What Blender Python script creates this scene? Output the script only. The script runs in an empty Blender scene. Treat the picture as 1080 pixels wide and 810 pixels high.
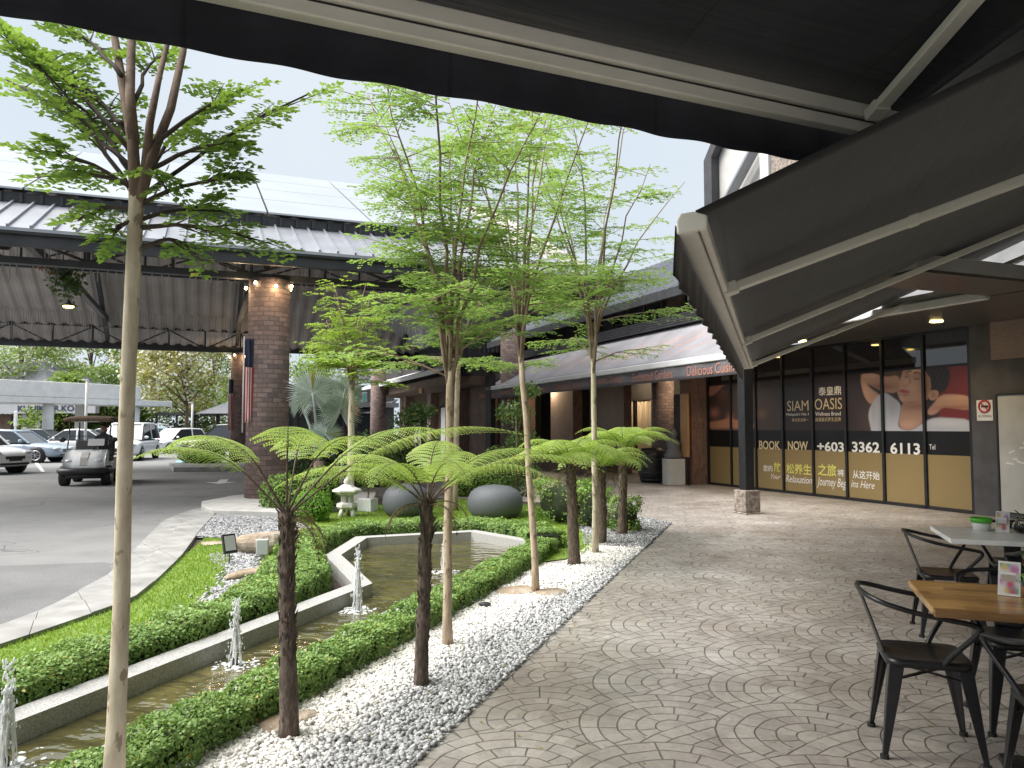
import bpy, bmesh, math, random
import numpy as np
from mathutils import Vector, Matrix
rad = math.radians
SC = bpy.context.scene
COL = SC.collection
RNG = np.random.default_rng(7)
random.seed(7)

# ------------------------------------------------------------------ frames
CAM_H, PITCH, FPX = 1.55, rad(3.24), 812.0
GA, BA = rad(18.7), rad(21.7)
RZ_G, RZ_B = -GA, BA          # garden frame: local x = right, y = along the path; building frame: local x = B, y = A
def UR(u, r, z=0.0):
    return Vector((u*math.sin(GA)+r*math.cos(GA), u*math.cos(GA)-r*math.sin(GA), z))
def AB(a, b, z=0.0):
    return Vector((-a*math.sin(BA)+b*math.cos(BA), a*math.cos(BA)+b*math.sin(BA), z))
def ray(px, py):              # survey helper: sight line of a point seen from the surveyor's position
    x = (px-540)/FPX; z = (405-py)/FPX
    return Vector((x, math.cos(PITCH)-z*math.sin(PITCH), math.sin(PITCH)+z*math.cos(PITCH)))
def at(px, py, Y):
    d = ray(px, py); return d*(Y/d.y)+Vector((0, 0, CAM_H))
def on_ground(px, py, h=0.0):
    d = ray(px, py); return d*((h-CAM_H)/d.z)+Vector((0, 0, CAM_H))

# ------------------------------------------------------------------ object helpers
def tag(o, label=None, cat=None, group=None, kind=None):
    if label: o['label'] = label
    if cat: o['category'] = cat
    if group: o['group'] = group
    if kind: o['kind'] = kind
    return o
def thing(name, label, cat, loc=(0, 0, 0), rz=0.0, group=None):
    o = bpy.data.objects.new(name, None); COL.objects.link(o)
    o.empty_display_size = 0.2
    o.location = loc; o.rotation_euler = (0, 0, rz)
    return tag(o, label, cat, group)
def copy_tree(o, parent=None):
    c = o.copy(); COL.objects.link(c)
    if parent is not None: c.parent = parent
    for ch in list(o.children): copy_tree(ch, c)
    return c
def mk(name, V, F, mat, parent=None, smooth=False, uv=None, col=None, loc=None, rz=None):
    me = bpy.data.meshes.new(name)
    V = np.asarray(V, dtype=np.float32).reshape(-1, 3)
    if isinstance(F, np.ndarray):
        n, k = F.shape
        me.vertices.add(len(V)); me.vertices.foreach_set('co', V.ravel())
        me.loops.add(n*k); me.loops.foreach_set('vertex_index', F.astype(np.int32).ravel())
        me.polygons.add(n)
        me.polygons.foreach_set('loop_start', np.arange(0, n*k, k, dtype=np.int32))
        me.polygons.foreach_set('loop_total', np.full(n, k, dtype=np.int32))
        me.update(calc_edges=True)
    else:
        me.from_pydata(V.tolist(), [], F); me.update()
    if smooth: me.polygons.foreach_set('use_smooth', np.ones(len(me.polygons), dtype=bool))
    if uv is not None:
        l = me.uv_layers.new(name='UVMap'); uv = np.asarray(uv, dtype=np.float32)
        idx = np.zeros(len(me.loops), dtype=np.int32); me.loops.foreach_get('vertex_index', idx)
        l.data.foreach_set('uv', uv[idx].ravel())
    if col is not None:
        a = me.color_attributes.new('Col', 'FLOAT_COLOR', 'POINT')
        c = np.ones((len(V), 4), dtype=np.float32); c[:, :3] = np.asarray(col).reshape(len(V), -1)
        a.data.foreach_set('color', c.ravel())
    me.materials.append(mat)
    o = bpy.data.objects.new(name, me); COL.objects.link(o)
    if parent is not None: o.parent = parent
    if loc is not None: o.location = loc
    if rz is not None: o.rotation_euler = (0, 0, rz)
    return o

class MB:
    """collects shapes, builds one mesh object"""
    def __init__(s): s.v = []; s.f = []; s.uv = []; s.has_uv = False
    def add(s, V, F, uv=None):
        b = len(s.v); s.v += [tuple(p) for p in V]; s.f += [tuple(i+b for i in f) for f in F]
        if uv is None: s.uv += [(0, 0)]*len(V)
        else: s.uv += list(uv); s.has_uv = True
        return s
    def box(s, x0, x1, y0, y1, z0, z1):
        V = [(x, y, z) for z in (z0, z1) for y in (y0, y1) for x in (x0, x1)]
        return s.add(V, [(0,2,3,1),(4,5,7,6),(0,1,5,4),(2,6,7,3),(0,4,6,2),(1,3,7,5)])
    def bar(s, p, q, w, h, up=(0, 0, 1)):
        p = Vector(p); q = Vector(q); d = (q-p).normalized(); up = Vector(up)
        if abs(d.dot(up)) > .98: up = Vector((0, 1, 0))
        a = d.cross(up).normalized()*(w/2); b = a.cross(d).normalized()*(h/2)
        V = [p-a-b, p+a-b, p+a+b, p-a+b, q-a-b, q+a-b, q+a+b, q-a+b]
        return s.add(V, [(0,1,2,3)[::-1],(4,5,6,7),(0,1,5,4),(1,2,6,5),(2,3,7,6),(3,0,4,7)])
    def prism(s, poly, z0, z1):
        n = len(poly); V = [(x, y, z0) for x, y in poly]+[(x, y, z1) for x, y in poly]
        return s.add(V, [tuple(range(n))[::-1], tuple(range(n, 2*n))]+[(i, (i+1) % n, n+(i+1) % n, n+i) for i in range(n)])
    def extr(s, poly3, d):
        n = len(poly3); d = Vector(d); P = [Vector(p) for p in poly3]
        return s.add(P+[p+d for p in P], [tuple(range(n))[::-1], tuple(range(n, 2*n))]+[(i, (i+1) % n, n+(i+1) % n, n+i) for i in range(n)])
    def tube(s, path, r, n=8, caps=True, uvs=False):
        P = [Vector(p) for p in path]; m = len(P)
        R = [r]*m if not hasattr(r, '__len__') else list(r)
        T = [((P[min(i+1, m-1)]-P[max(i-1, 0)])).normalized() for i in range(m)]
        up = Vector((0, 0, 1)) if abs(T[0].z) < .9 else Vector((1, 0, 0))
        a = T[0].cross(up).normalized(); V = []; uv = []; L = 0
        for i in range(m):
            a = (a-T[i]*a.dot(T[i])).normalized(); b = T[i].cross(a)
            if i: L += (P[i]-P[i-1]).length
            k = n+1 if uvs else n
            for j in range(k):
                t = 2*math.pi*j/n
                V.append(P[i]+(a*math.cos(t)+b*math.sin(t))*R[i]); uv.append((t*R[0], L))
        k = n+1 if uvs else n
        F = []
        for i in range(m-1):
            for j in range(n):
                j2 = j+1 if uvs else (j+1) % n
                F.append((i*k+j, i*k+j2, (i+1)*k+j2, (i+1)*k+j))
        if caps: F += [tuple(range(n))[::-1], tuple((m-1)*k+j for j in range(n))]
        return s.add(V, F, uv if uvs else None)
    def cyl(s, x, y, z0, z1, r, n=20, r2=None, uvs=False):
        return s.tube([(x, y, z0), (x, y, z1)], [r, r if r2 is None else r2], n, uvs=uvs)
    def lathe(s, prof, n=24, c=(0, 0, 0), sx=1, sy=1):
        V = []; F = []; m = len(prof)
        for (rr, z) in prof:
            for j in range(n):
                t = 2*math.pi*j/n; V.append((c[0]+rr*sx*math.cos(t), c[1]+rr*sy*math.sin(t), c[2]+z))
        for i in range(m-1):
            for j in range(n): F.append((i*n+j, i*n+(j+1) % n, (i+1)*n+(j+1) % n, (i+1)*n+j))
        F += [tuple(range(n))[::-1], tuple((m-1)*n+j for j in range(n))]
        return s.add(V, F)
    def ball(s, c, rx, ry, rz, n=12, m=8):
        prof = [(math.cos(-math.pi/2+math.pi*(i+.02)/(m+.04)), math.sin(-math.pi/2+math.pi*(i+.02)/(m+.04))) for i in range(m+1)]
        V = []; F = []
        for (a, b) in prof:
            for j in range(n):
                t = 2*math.pi*j/n; V.append((c[0]+a*rx*math.cos(t), c[1]+a*ry*math.sin(t), c[2]+b*rz))
        for i in range(m):
            for j in range(n): F.append((i*n+j, i*n+(j+1) % n, (i+1)*n+(j+1) % n, (i+1)*n+j))
        F += [tuple(range(n))[::-1], tuple(m*n+j for j in range(n))]
        return s.add(V, F)
    def grid(s, fn, nu, nv, two=False):
        V = [fn(i/nu, j/nv) for j in range(nv+1) for i in range(nu+1)]
        F = [(j*(nu+1)+i, j*(nu+1)+i+1, (j+1)*(nu+1)+i+1, (j+1)*(nu+1)+i) for j in range(nv) for i in range(nu)]
        return s.add(V, F)
    def build(s, name, mat, parent=None, smooth=False, bevel=0, solid=0, loc=None, rz=None, seg=2, auto=False):
        o = mk(name, s.v, s.f, mat, parent, smooth, s.uv if s.has_uv else None, None, loc, rz)
        if solid:
            m = o.modifiers.new('s', 'SOLIDIFY'); m.thickness = solid; m.offset = 0
        if bevel:
            m = o.modifiers.new('b', 'BEVEL'); m.width = bevel; m.segments = seg; m.limit_method = 'ANGLE'; m.angle_limit = rad(35)
        if auto:
            o.data.polygons.foreach_set('use_smooth', np.ones(len(o.data.polygons), dtype=bool))
            bm = bmesh.new(); bm.from_mesh(o.data)
            for e in bm.edges:
                if len(e.link_faces) == 2 and e.calc_face_angle(0) > rad(38): e.smooth = False
            bm.to_mesh(o.data); bm.free()
        return o

def text_geo(txt, w=None, h=None, extrude=0.004, italic=0.0, bold=0.0):
    cu = bpy.data.curves.new('lettering', 'FONT'); cu.body = txt; cu.size = 1; cu.extrude = 0.0
    cu.resolution_u = 3; cu.shear = italic; cu.offset = bold
    o = bpy.data.objects.new('lettering', cu); COL.objects.link(o)
    bpy.context.view_layer.update()
    dg = bpy.context.evaluated_depsgraph_get()
    me = bpy.data.meshes.new_from_object(o.evaluated_get(dg))
    V = np.array([v.co[:] for v in me.vertices]).reshape(-1, 3); F = [tuple(p.vertices) for p in me.polygons]
    bpy.data.objects.remove(o); bpy.data.curves.remove(cu); bpy.data.meshes.remove(me)
    lo = V.min(0); hi = V.max(0); V = V-lo; size = hi-lo
    if h is None: k = w/size[0]; V[:, :2] *= k
    elif w is None: k = h/size[1]; V[:, :2] *= k
    else: V[:, 0] *= w/size[0]; V[:, 1] *= h/size[1]
    return V, F

# ------------------------------------------------------------------ materials
class NT:
    def __init__(s, name):
        s.m = bpy.data.materials.new(name); s.m.use_nodes = True; s.t = s.m.node_tree
        s.N = s.t.nodes; s.L = s.t.links
        s.p = s.N['Principled BSDF']; s.out = s.N['Material Output']
    def n(s, typ, **kw):
        x = s.N.new(typ)
        for k, v in kw.items(): setattr(x, k, v)
        return x
    def setin(s, sock, v):
        if isinstance(v, bpy.types.NodeSocket): s.L.new(v, sock)
        else: sock.default_value = v
    def math(s, op, a, b=None, c=None):
        x = s.n('ShaderNodeMath', operation=op)
        for i, v in enumerate((a, b, c)):
            if v is not None: s.setin(x.inputs[i], v)
        return x.outputs[0]
    def noise(s, vec, scale, detail=3, rough=.55, dist=0.0):
        x = s.n('ShaderNodeTexNoise'); x.inputs['Scale'].default_value = scale; x.inputs['Detail'].default_value = detail
        x.inputs['Roughness'].default_value = rough; x.inputs['Distortion'].default_value = dist
        if vec is not None: s.L.new(vec, x.inputs['Vector'])
        return x.outputs['Fac']
    def ramp(s, fac, stops):
        x = s.n('ShaderNodeValToRGB'); el = x.color_ramp.elements
        while len(el) < len(stops): el.new(.5)
        for e, (p, c) in zip(el, stops):
            e.position = p; e.color = (*c, 1) if len(c) == 3 else c
        s.setin(x.inputs[0], fac); return x.outputs[0]
    def mix(s, fac, a, b, blend='MIX'):
        x = s.n('ShaderNodeMix', data_type='RGBA', blend_type=blend)
        s.setin(x.inputs[0], fac)
        for i, v in ((6, a), (7, b)):
            if isinstance(v, tuple) and len(v) == 3: v = (*v, 1)
            s.setin(x.inputs[i], v)
        return x.outputs[2]
    def coord(s, which='Object', scale=None, rot=None):
        x = s.n('ShaderNodeTexCoord').outputs[which]
        if scale or rot:
            mp = s.n('ShaderNodeMapping'); s.L.new(x, mp.inputs['Vector'])
            if scale: mp.inputs['Scale'].default_value = scale
            if rot: mp.inputs['Rotation'].default_value = rot
            x = mp.outputs[0]
        return x
    def bump(s, hgt, strength=.3, dist=.01):
        x = s.n('ShaderNodeBump'); x.inputs['Strength'].default_value = strength; x.inputs['Distance'].default_value = dist
        s.L.new(hgt, x.inputs['Height']); s.L.new(x.outputs[0], s.p.inputs['Normal']); return x.outputs[0]
    def base(s, v):
        if isinstance(v, tuple) and len(v) == 3: v = (*v, 1)
        s.setin(s.p.inputs['Base Color'], v)
    def set(s, **kw):
        for k, v in kw.items():
            nm = {'rough': 'Roughness', 'metal': 'Metallic', 'spec': 'Specular IOR Level', 'coat': 'Coat Weight', 'coatr': 'Coat Roughness',
                  'trans': 'Transmission Weight', 'ior': 'IOR', 'alpha': 'Alpha', 'sheen': 'Sheen Weight'}[k]
            s.setin(s.p.inputs[nm], v)

def M_noise(name, c1, c2, scale=6, rough=.6, bump=0.0, bscale=40, metal=0, lo=.35, hi=.65, detail=4, coords='Object', stretch=None, bdist=.01, **kw):
    t = NT(name); v = t.coord(coords, stretch)
    t.base(t.ramp(t.noise(v, scale, detail), [(lo, c1), (hi, c2)]))
    t.set(rough=rough, metal=metal, **kw)
    if bump: t.bump(t.noise(v, bscale, 3), bump, bdist)
    return t.m
def M_emit(name, c, s):
    t = NT(name); t.base(c); t.p.inputs['Emission Color'].default_value = (*c, 1); t.p.inputs['Emission Strength'].default_value = s
    return t.m
def M_leaf(name, c1, c2, trans=.35, rough=.5, spec=.4):
    t = NT(name)
    a = t.n('ShaderNodeAttribute', attribute_name='Col').outputs['Fac']
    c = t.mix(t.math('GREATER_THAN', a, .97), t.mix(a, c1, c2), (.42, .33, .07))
    t.base(c); t.set(rough=rough, spec=spec)
    tr = t.n('ShaderNodeBsdfTranslucent'); t.L.new(t.mix(.5, c, (.35, .5, .05), 'MIX'), tr.inputs[0])
    mx = t.n('ShaderNodeMixShader'); mx.inputs[0].default_value = trans
    t.L.new(t.p.outputs[0], mx.inputs[1]); t.L.new(tr.outputs[0], mx.inputs[2]); t.L.new(mx.outputs[0], t.out.inputs[0])
    return t.m
def M_attr(name, rough=.8, bump=0.0, bscale=60, coat=0.0, mul=1.0, spec=.5):
    t = NT(name); c = t.n('ShaderNodeAttribute', attribute_name='Col').outputs['Color']
    if mul != 1.0: c = t.mix(1.0, c, (mul, mul, mul), 'MULTIPLY')
    t.base(c); t.set(rough=rough, coat=coat, spec=spec)
    if bump: t.bump(t.noise(t.coord(), bscale, 2), bump)
    return t.m
def M_brick(name, c1, c2, mortar, uv=True, bw=.24, bh=.085, rot=None):
    t = NT(name); v = t.coord('UV' if uv else 'Object', None, rot)
    b = t.n('ShaderNodeTexBrick'); t.L.new(v, b.inputs['Vector'])
    b.inputs['Color1'].default_value = (*c1, 1); b.inputs['Color2'].default_value = (*c2, 1); b.inputs['Mortar'].default_value = (*mortar, 1)
    b.inputs['Scale'].default_value = 1; b.inputs['Mortar Size'].default_value = .009; b.inputs['Brick Width'].default_value = bw
    b.inputs['Row Height'].default_value = bh; b.inputs['Mortar Smooth'].default_value = .3; b.inputs['Bias'].default_value = 0
    n = t.noise(v, 3.1, 4); n2 = t.noise(v, 25, 3)
    c = t.mix(t.ramp(n, [(.35, (0, 0, 0)), (.7, (.55, .55, .55))]), b.outputs['Color'], (.22, .15, .135))
    c = t.mix(.35, c, t.ramp(n2, [(.3, (.35, .33, .32)), (.7, (1.3, 1.25, 1.2))]), 'MULTIPLY')
    t.base(c); t.set(rough=.85)
    h = t.math('ADD', t.math('MULTIPLY', b.outputs['Fac'], -1.0), t.math('MULTIPLY', n2, .35)); t.bump(h, .7, .012)
    return t.m

M = {}
def M_asphalt():
    t = NT('asphalt'); v = t.coord()
    c = t.ramp(t.noise(v, .35, 5, .6), [(.3, (.145, .145, .147)), (.7, (.225, .223, .22))])
    c = t.mix(.45, c, t.ramp(t.noise(v, 70, 3, .7), [(.3, (.5, .5, .5)), (.72, (1.5, 1.5, 1.5))]), 'MULTIPLY')
    c = t.mix(t.ramp(t.noise(v, 1.3, 4), [(.5, (0, 0, 0)), (.8, (.5, .5, .5))]), c, (.115, .115, .118))
    vo = t.n('ShaderNodeTexVoronoi', feature='DISTANCE_TO_EDGE'); wv = t.n('ShaderNodeVectorMath', operation='ADD'); wn = t.n('ShaderNodeTexNoise'); wn.inputs['Scale'].default_value = 1.7; t.L.new(v, wn.inputs[0]); t.L.new(v, wv.inputs[0]); t.L.new(wn.outputs['Color'], wv.inputs[1]); t.L.new(wv.outputs[0], vo.inputs['Vector']); vo.inputs['Scale'].default_value = .38
    crack = t.math('MULTIPLY', t.math('LESS_THAN', vo.outputs['Distance'], .0045), t.math('GREATER_THAN', t.noise(v, .5, 2), .5))
    oil = t.ramp(t.noise(v, 2.3, 2, .4), [(.68, (0, 0, 0)), (.76, (.55, .55, .55))])
    c = t.mix(t.math('MULTIPLY', crack, .7), t.mix(oil, c, (.07, .07, .07)), (.05, .05, .05))
    t.base(c); t.set(rough=.85); t.bump(t.noise(v, 90, 3, .7), .5, .012); return t.m
M['asphalt'] = M_asphalt()

def M_fan():
    """stamped concrete: rows of overlapping fans, concentric ring joints and radial joints"""
    t = NT('stamped_concrete'); v = t.coord('Object', None, (0, 0, rad(-52)))
    w = t.n('ShaderNodeVectorMath', operation='ADD'); t.L.new(v, w.inputs[0])
    nz = t.n('ShaderNodeTexNoise'); nz.inputs['Scale'].default_value = 5; nz.inputs['Detail'].default_value = 2; t.L.new(v, nz.inputs['Vector'])
    sc = t.n('ShaderNodeVectorMath', operation='SCALE'); t.L.new(nz.outputs['Color'], sc.inputs[0]); sc.inputs['Scale'].default_value = .035
    t.L.new(sc.outputs[0], w.inputs[1])
    sp = t.n('ShaderNodeSeparateXYZ'); t.L.new(w.outputs[0], sp.inputs[0]); x, y = sp.outputs[0], sp.outputs[1]
    W = .98; h = W/2; R = W/2; ring = .098; m = t.math
    k = m('FLOOR', m('DIVIDE', y, h)); par = m('FLOORED_MODULO', k, 2.0)
    def local(off):
        q = m('DIVIDE', m('SUBTRACT', x, off), W); return m('MULTIPLY', m('SUBTRACT', q, m('ROUND', q)), W)
    dx0 = local(m('MULTIPLY', par, W/2)); dy0 = m('SUBTRACT', y, m('MULTIPLY', k, h))
    dx1 = local(m('MULTIPLY', m('SUBTRACT', 1.0, par), W/2)); dy1 = m('ADD', dy0, h)
    d0 = m('SQRT', m('ADD', m('MULTIPLY', dx0, dx0), m('MULTIPLY', dy0, dy0)))
    ins = m('LESS_THAN', d0, R)
    def sel(a, b): return m('ADD', m('MULTIPLY', ins, a), m('MULTIPLY', m('SUBTRACT', 1.0, ins), b))
    dx = sel(dx0, dx1); dy = sel(dy0, dy1)
    d = m('SQRT', m('ADD', m('MULTIPLY', dx, dx), m('MULTIPLY', dy, dy)))
    q = m('DIVIDE', d, ring); rn = m('FLOOR', q); e1 = m('MULTIPLY', m('PINGPONG', q, .5), ring)
    ang = m('DIVIDE', m('ARCTAN2', dy, dx), math.pi)
    cnt = m('ADD', m('MULTIPLY', rn, 1.6), 2.0); cnt = m('FLOOR', cnt)
    qa = m('ADD', m('MULTIPLY', ang, cnt), m('MULTIPLY', rn, .37)); e2 = m('MULTIPLY', m('DIVIDE', m('PINGPONG', qa, .5), cnt), m('MULTIPLY', d, math.pi))
    e3 = m('ABSOLUTE', m('SUBTRACT', d0, R))
    e2b = m('ADD', e2, m('MULTIPLY', m('LESS_THAN', rn, .5), 1.0))
    e = m('MINIMUM', m('MINIMUM', e1, e2b), e3)
    nv = t.noise(v, 9, 5, .65); wid = m('ADD', .0016, m('MULTIPLY', nv, .0042))
    line = m('SMOOTH_MIN', 1.0, m('MAXIMUM', 0.0, m('SUBTRACT', 1.6, m('DIVIDE', e, wid))), .1)
    # stone to stone tone
    cell = t.n('ShaderNodeCombineXYZ'); t.L.new(m('ADD', rn, m('MULTIPLY', k, 7.3)), cell.inputs[0]); t.L.new(m('FLOOR', m('ADD', qa, .5)), cell.inputs[1])
    wn = t.n('ShaderNodeTexWhiteNoise', noise_dimensions='2D'); t.L.new(cell.outputs[0], wn.inputs['Vector'])
    big = t.noise(v, .9, 5, .6); fine = t.noise(v, 30, 4, .7)
    c = t.ramp(big, [(.3, (.30, .258, .228)), (.55, (.41, .375, .345)), (.75, (.53, .503, .478))])
    c = t.mix(.55, c, t.ramp(wn.outputs[0], [(0, (.72, .71, .70)), (1, (1.16, 1.16, 1.16))]), 'MULTIPLY')
    c = t.mix(.6, c, t.ramp(fine, [(.25, (.6, .58, .56)), (.75, (1.25, 1.25, 1.25))]), 'MULTIPLY')
    c = t.mix(t.ramp(t.noise(v, 2.4, 5, .7), [(.55, (0, 0, 0)), (.75, (.6, .6, .6))]), c, (.14, .11, .095))
    c = t.mix(m('MULTIPLY', line, .72), c, (.095, .082, .073))
    t.base(c)
    t.set(rough=t.ramp(t.noise(v, 3, 4), [(.3, (.26, .26, .26)), (.7, (.5, .5, .5))]), spec=.45)
    hh = m('ADD', m('MULTIPLY', line, -1.0), m('ADD', m('MULTIPLY', fine, .28), m('ADD', m('MULTIPLY', t.noise(v, 7, 3), .7), m('MULTIPLY', wn.outputs[0], .15))))
    t.bump(hh, .75, .008); return t.m
M['fan'] = M_fan()
def M_patch():
    t = NT('asphalt_patch'); v = t.coord()
    c = t.ramp(t.noise(v, .8, 5, .6), [(.3, (.12, .12, .123)), (.7, (.19, .19, .19))]); c = t.mix(.55, c, t.ramp(t.noise(v, 60, 3, .75), [(.3, (.4, .4, .4)), (.72, (1.6, 1.6, 1.6))]), 'MULTIPLY')
    t.base(c); t.set(rough=.9); t.bump(t.noise(v, 80, 3, .7), .7, .015); return t.m
M['asphalt_patch'] = M_patch()
M['concrete'] = M_noise('concrete', (.36, .35, .335), (.52, .51, .49), 4, .85, .35, 60, lo=.3, hi=.7, detail=8)
M['kerb'] = M_noise('kerb_concrete', (.19, .187, .18), (.34, .333, .322), 3, .85, .4, 70, lo=.3, hi=.7, detail=8)
M['coping'] = M_noise('granite_coping', (.22, .22, .215), (.46, .45, .44), 90, .75, .3, 120, lo=.3, hi=.7)
M['soil'] = M_noise('soil', (.035, .025, .018), (.09, .06, .045), 20, .95, .8, 60)
M['grass_base'] = M_noise('lawn', (.09, .16, .02), (.18, .26, .04), 3, .9, .5, 90, lo=.3, hi=.7, detail=6)
M['greygravel'] = M_noise('grey_gravel', (.13, .13, .135), (.42, .42, .43), 55, .85, 1.0, 55, lo=.3, hi=.7, bdist=.03)
M['pebble_base'] = M_noise('pebble_bed', (.28, .27, .26), (.5, .49, .47), 60, .9, .8, 60)
M['brick'] = M_brick('brick_column', (.33, .235, .21), (.15, .115, .11), (.12, .10, .095), True, .22, .098)
M['brickw'] = M_brick('brick_wall', (.36, .19, .145), (.19, .115, .095), (.27, .22, .195), False, .23, .075, (rad(90), 0, rad(90)))
def M_fabric(name, c, rough=.9, axis=None):
    t = NT(name); v = t.coord()
    if axis is not None:     # seamed canvas with dust, welded joins every 1.2 m and soft creases
        sp = t.n('ShaderNodeSeparateXYZ'); t.L.new(v, sp.inputs[0]); q = t.math('PINGPONG', t.math('DIVIDE', sp.outputs[axis], 1.2), .5)
        seam = t.math('LESS_THAN', q, .011); cr = t.noise(t.coord('Object', (9, .7, 1) if axis else (.7, 9, 1)), 1.0, 4, .6, .4)
        dust = t.ramp(t.noise(v, 1.6, 6, .65), [(.35, c), (.72, tuple(x*1.6+.003 for x in c))])
        t.base(t.mix(t.math('MULTIPLY', seam, .5), dust, tuple(x*.45 for x in c))); t.set(rough=rough, sheen=.2, spec=.2)
        h = t.math('ADD', t.math('MULTIPLY', seam, .35), t.math('ADD', t.math('MULTIPLY', cr, 1.1), t.math('MULTIPLY', t.noise(v, 220, 2), .06))); t.bump(h, .55, .02); return t.m
    c2 = tuple(x*1.35 for x in c)
    t.base(t.ramp(t.noise(v, 1.2, 4), [(.35, c), (.65, c2)])); t.set(rough=rough, sheen=.15, spec=.2)
    w = t.noise(v, 260, 2); t.bump(w, .25, .002); return t.m
M['black_fabric'] = M_fabric('black_awning_cloth', (.026, .027, .034))
M['black_fabric_x'] = M_fabric('black_awning_canvas', (.017, .018, .025), axis=0); M['black_fabric_y'] = M_fabric('black_awning_canvas', (.019, .018, .020), axis=1)
M['grey_fabric'] = M_fabric('grey_awning_cloth', (.20, .195, .212))
M['valance_fabric'] = M_fabric('valance_cloth', (.12, .115, .125))
M['alu'] = M_noise('cream_aluminium', (.74, .72, .65), (.80, .78, .71), 3, .42, .05, 30)
M['white_alu'] = M_noise('white_aluminium', (.66, .66, .66), (.76, .76, .76), 3, .4)
M['black_metal'] = M_noise('black_powder_metal', (.010, .010, .012), (.018, .018, .021), 8, .32, .06, 150, spec=.5)
M['dark_metal'] = M_noise('dark_steel', (.022, .023, .027), (.04, .041, .046), 3, .5)
M['plastic_black'] = M_noise('black_plastic', (.012, .012, .013), (.025, .025, .027), 10, .45)
M['rubber'] = M_noise('tyre_rubber', (.015, .015, .015), (.03, .03, .03), 12, .8)
M['roof_metal'] = M_noise('grey_roof_metal', (.26, .27, .30), (.33, .34, .37), 1.2, .38, 0, metal=.25, detail=6)
def M_panel():
    t = NT('pale_roof_panel'); v = t.coord()
    t.base(t.ramp(t.noise(v, .5, 4), [(.3, (.33, .36, .385)), (.7, (.39, .415, .44))])); t.set(rough=.3, coat=.4); return t.m
M['roof_panel'] = M_panel()
M['ceiling'] = M_noise('ribbed_ceiling', (.31, .285, .27), (.40, .37, .355), .8, .7)
M['white_paint'] = M_noise('white_paint', (.66, .66, .65), (.78, .78, .77), 2, .6, .05, 40)
M['pale_wall'] = M_noise('pale_wall', (.48, .47, .45), (.58, .57, .55), 2, .8, .1, 40)
M['dark_wall'] = M_noise('dark_grey_wall', (.055, .054, .058), (.085, .083, .088), 2.5, .75, .12, 50, detail=6)
M['black_wall'] = M_noise('black_wall', (.012, .011, .012), (.03, .028, .028), 2, .7)
M['brown_wall'] = M_noise('brown_wall', (.10, .065, .045), (.16, .105, .075), 2.5, .75, .15, 40)
def M_wood(name, c1, c2, c3, scale=(1.2, 14, 14), plank=None):
    t = NT(name); v = t.coord('Object', scale)
    c = t.ramp(t.noise(v, 2.2, 6, .62, .6), [(.25, c1), (.5, c2), (.75, c3)])
    if plank:
        w = t.coord('Object'); sp = t.n('ShaderNodeSeparateXYZ'); t.L.new(w, sp.inputs[0])
        q = t.math('DIVIDE', sp.outputs[1], plank); fl = t.math('FLOOR', q)
        qx = t.math('FLOOR', t.math('ADD', t.math('DIVIDE', sp.outputs[0], .55), t.math('MULTIPLY', fl, .43)))
        cx = t.n('ShaderNodeCombineXYZ'); t.L.new(fl, cx.inputs[0]); t.L.new(qx, cx.inputs[1])
        wn = t.n('ShaderNodeTexWhiteNoise', noise_dimensions='2D'); t.L.new(cx.outputs[0], wn.inputs['Vector'])
        c = t.mix(1.0, c, t.ramp(wn.outputs[0], [(0, (.55, .48, .42)), (1, (1.32, 1.28, 1.18))]), 'MULTIPLY')
        e = t.math('LESS_THAN', t.math('PINGPONG', q, .5), .018); c = t.mix(t.math('MULTIPLY', e, .7), c, (.06, .03, .012))
    t.base(c); t.set(rough=.32, coat=.25, coatr=.2); return t.m
M['table_wood'] = M_wood('acacia_tabletop', (.25, .13, .045), (.43, .245, .085), (.58, .36, .145), plank=.062)
M['soffit'] = M_wood('soffit_boards', (.062, .055, .05), (.088, .078, .07), (.115, .102, .092))
def M_glass(name, c, rough=.03):
    t = NT(name); t.base(c); t.set(rough=rough, spec=.6, coat=.6, coatr=.02); return t.m
M['dark_glass'] = M_glass('dark_glass', (.012, .012, .013))
M['car_glass'] = M_glass('car_window_glass', (.03, .036, .042))
def M_water():
    t = NT('pond_water'); v = t.coord()
    n1 = t.noise(v, 1.6, 4, .6); c = t.ramp(n1, [(.3, (.045, .04, .016)), (.55, (.105, .092, .03)), (.75, (.185, .16, .055))])
    c = t.mix(t.ramp(t.noise(v, 7, 3, .7), [(.5, (0, 0, 0)), (.75, (.7, .7, .7))]), c, (.05, .045, .018))
    t.base(c); t.set(rough=.04, spec=.9, coat=1.0, coatr=.02)
    mp = t.n('ShaderNodeMapping'); t.L.new(v, mp.inputs[0]); mp.inputs['Scale'].default_value = (1.0, 1.7, 1)
    h = t.math('ADD', t.noise(mp.outputs[0], 3.2, 2, .5, .5), t.math('MULTIPLY', t.noise(mp.outputs[0], 11, 2), .16))
    b = t.bump(h, .5, .09); t.L.new(b, t.p.inputs['Coat Normal']); return t.m
M['water'] = M_water()
def M_spray():
    t = NT('foaming_water'); v = t.coord(); tr = t.n('ShaderNodeBsdfTransparent'); mx = t.n('ShaderNodeMixShader'); mx.inputs[0].default_value = .62; t.L.new(tr.outputs[0], mx.inputs[1]); t.L.new(t.p.outputs[0], mx.inputs[2]); t.L.new(mx.outputs[0], t.out.inputs[0])
    t.base(t.ramp(t.noise(v, 40, 3), [(.3, (.80, .84, .88)), (.6, (.96, .97, .98))])); t.set(rough=.25)
    t.bump(t.noise(v, 60, 2), .5, .01); return t.m
M['spray'] = M_spray()
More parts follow.
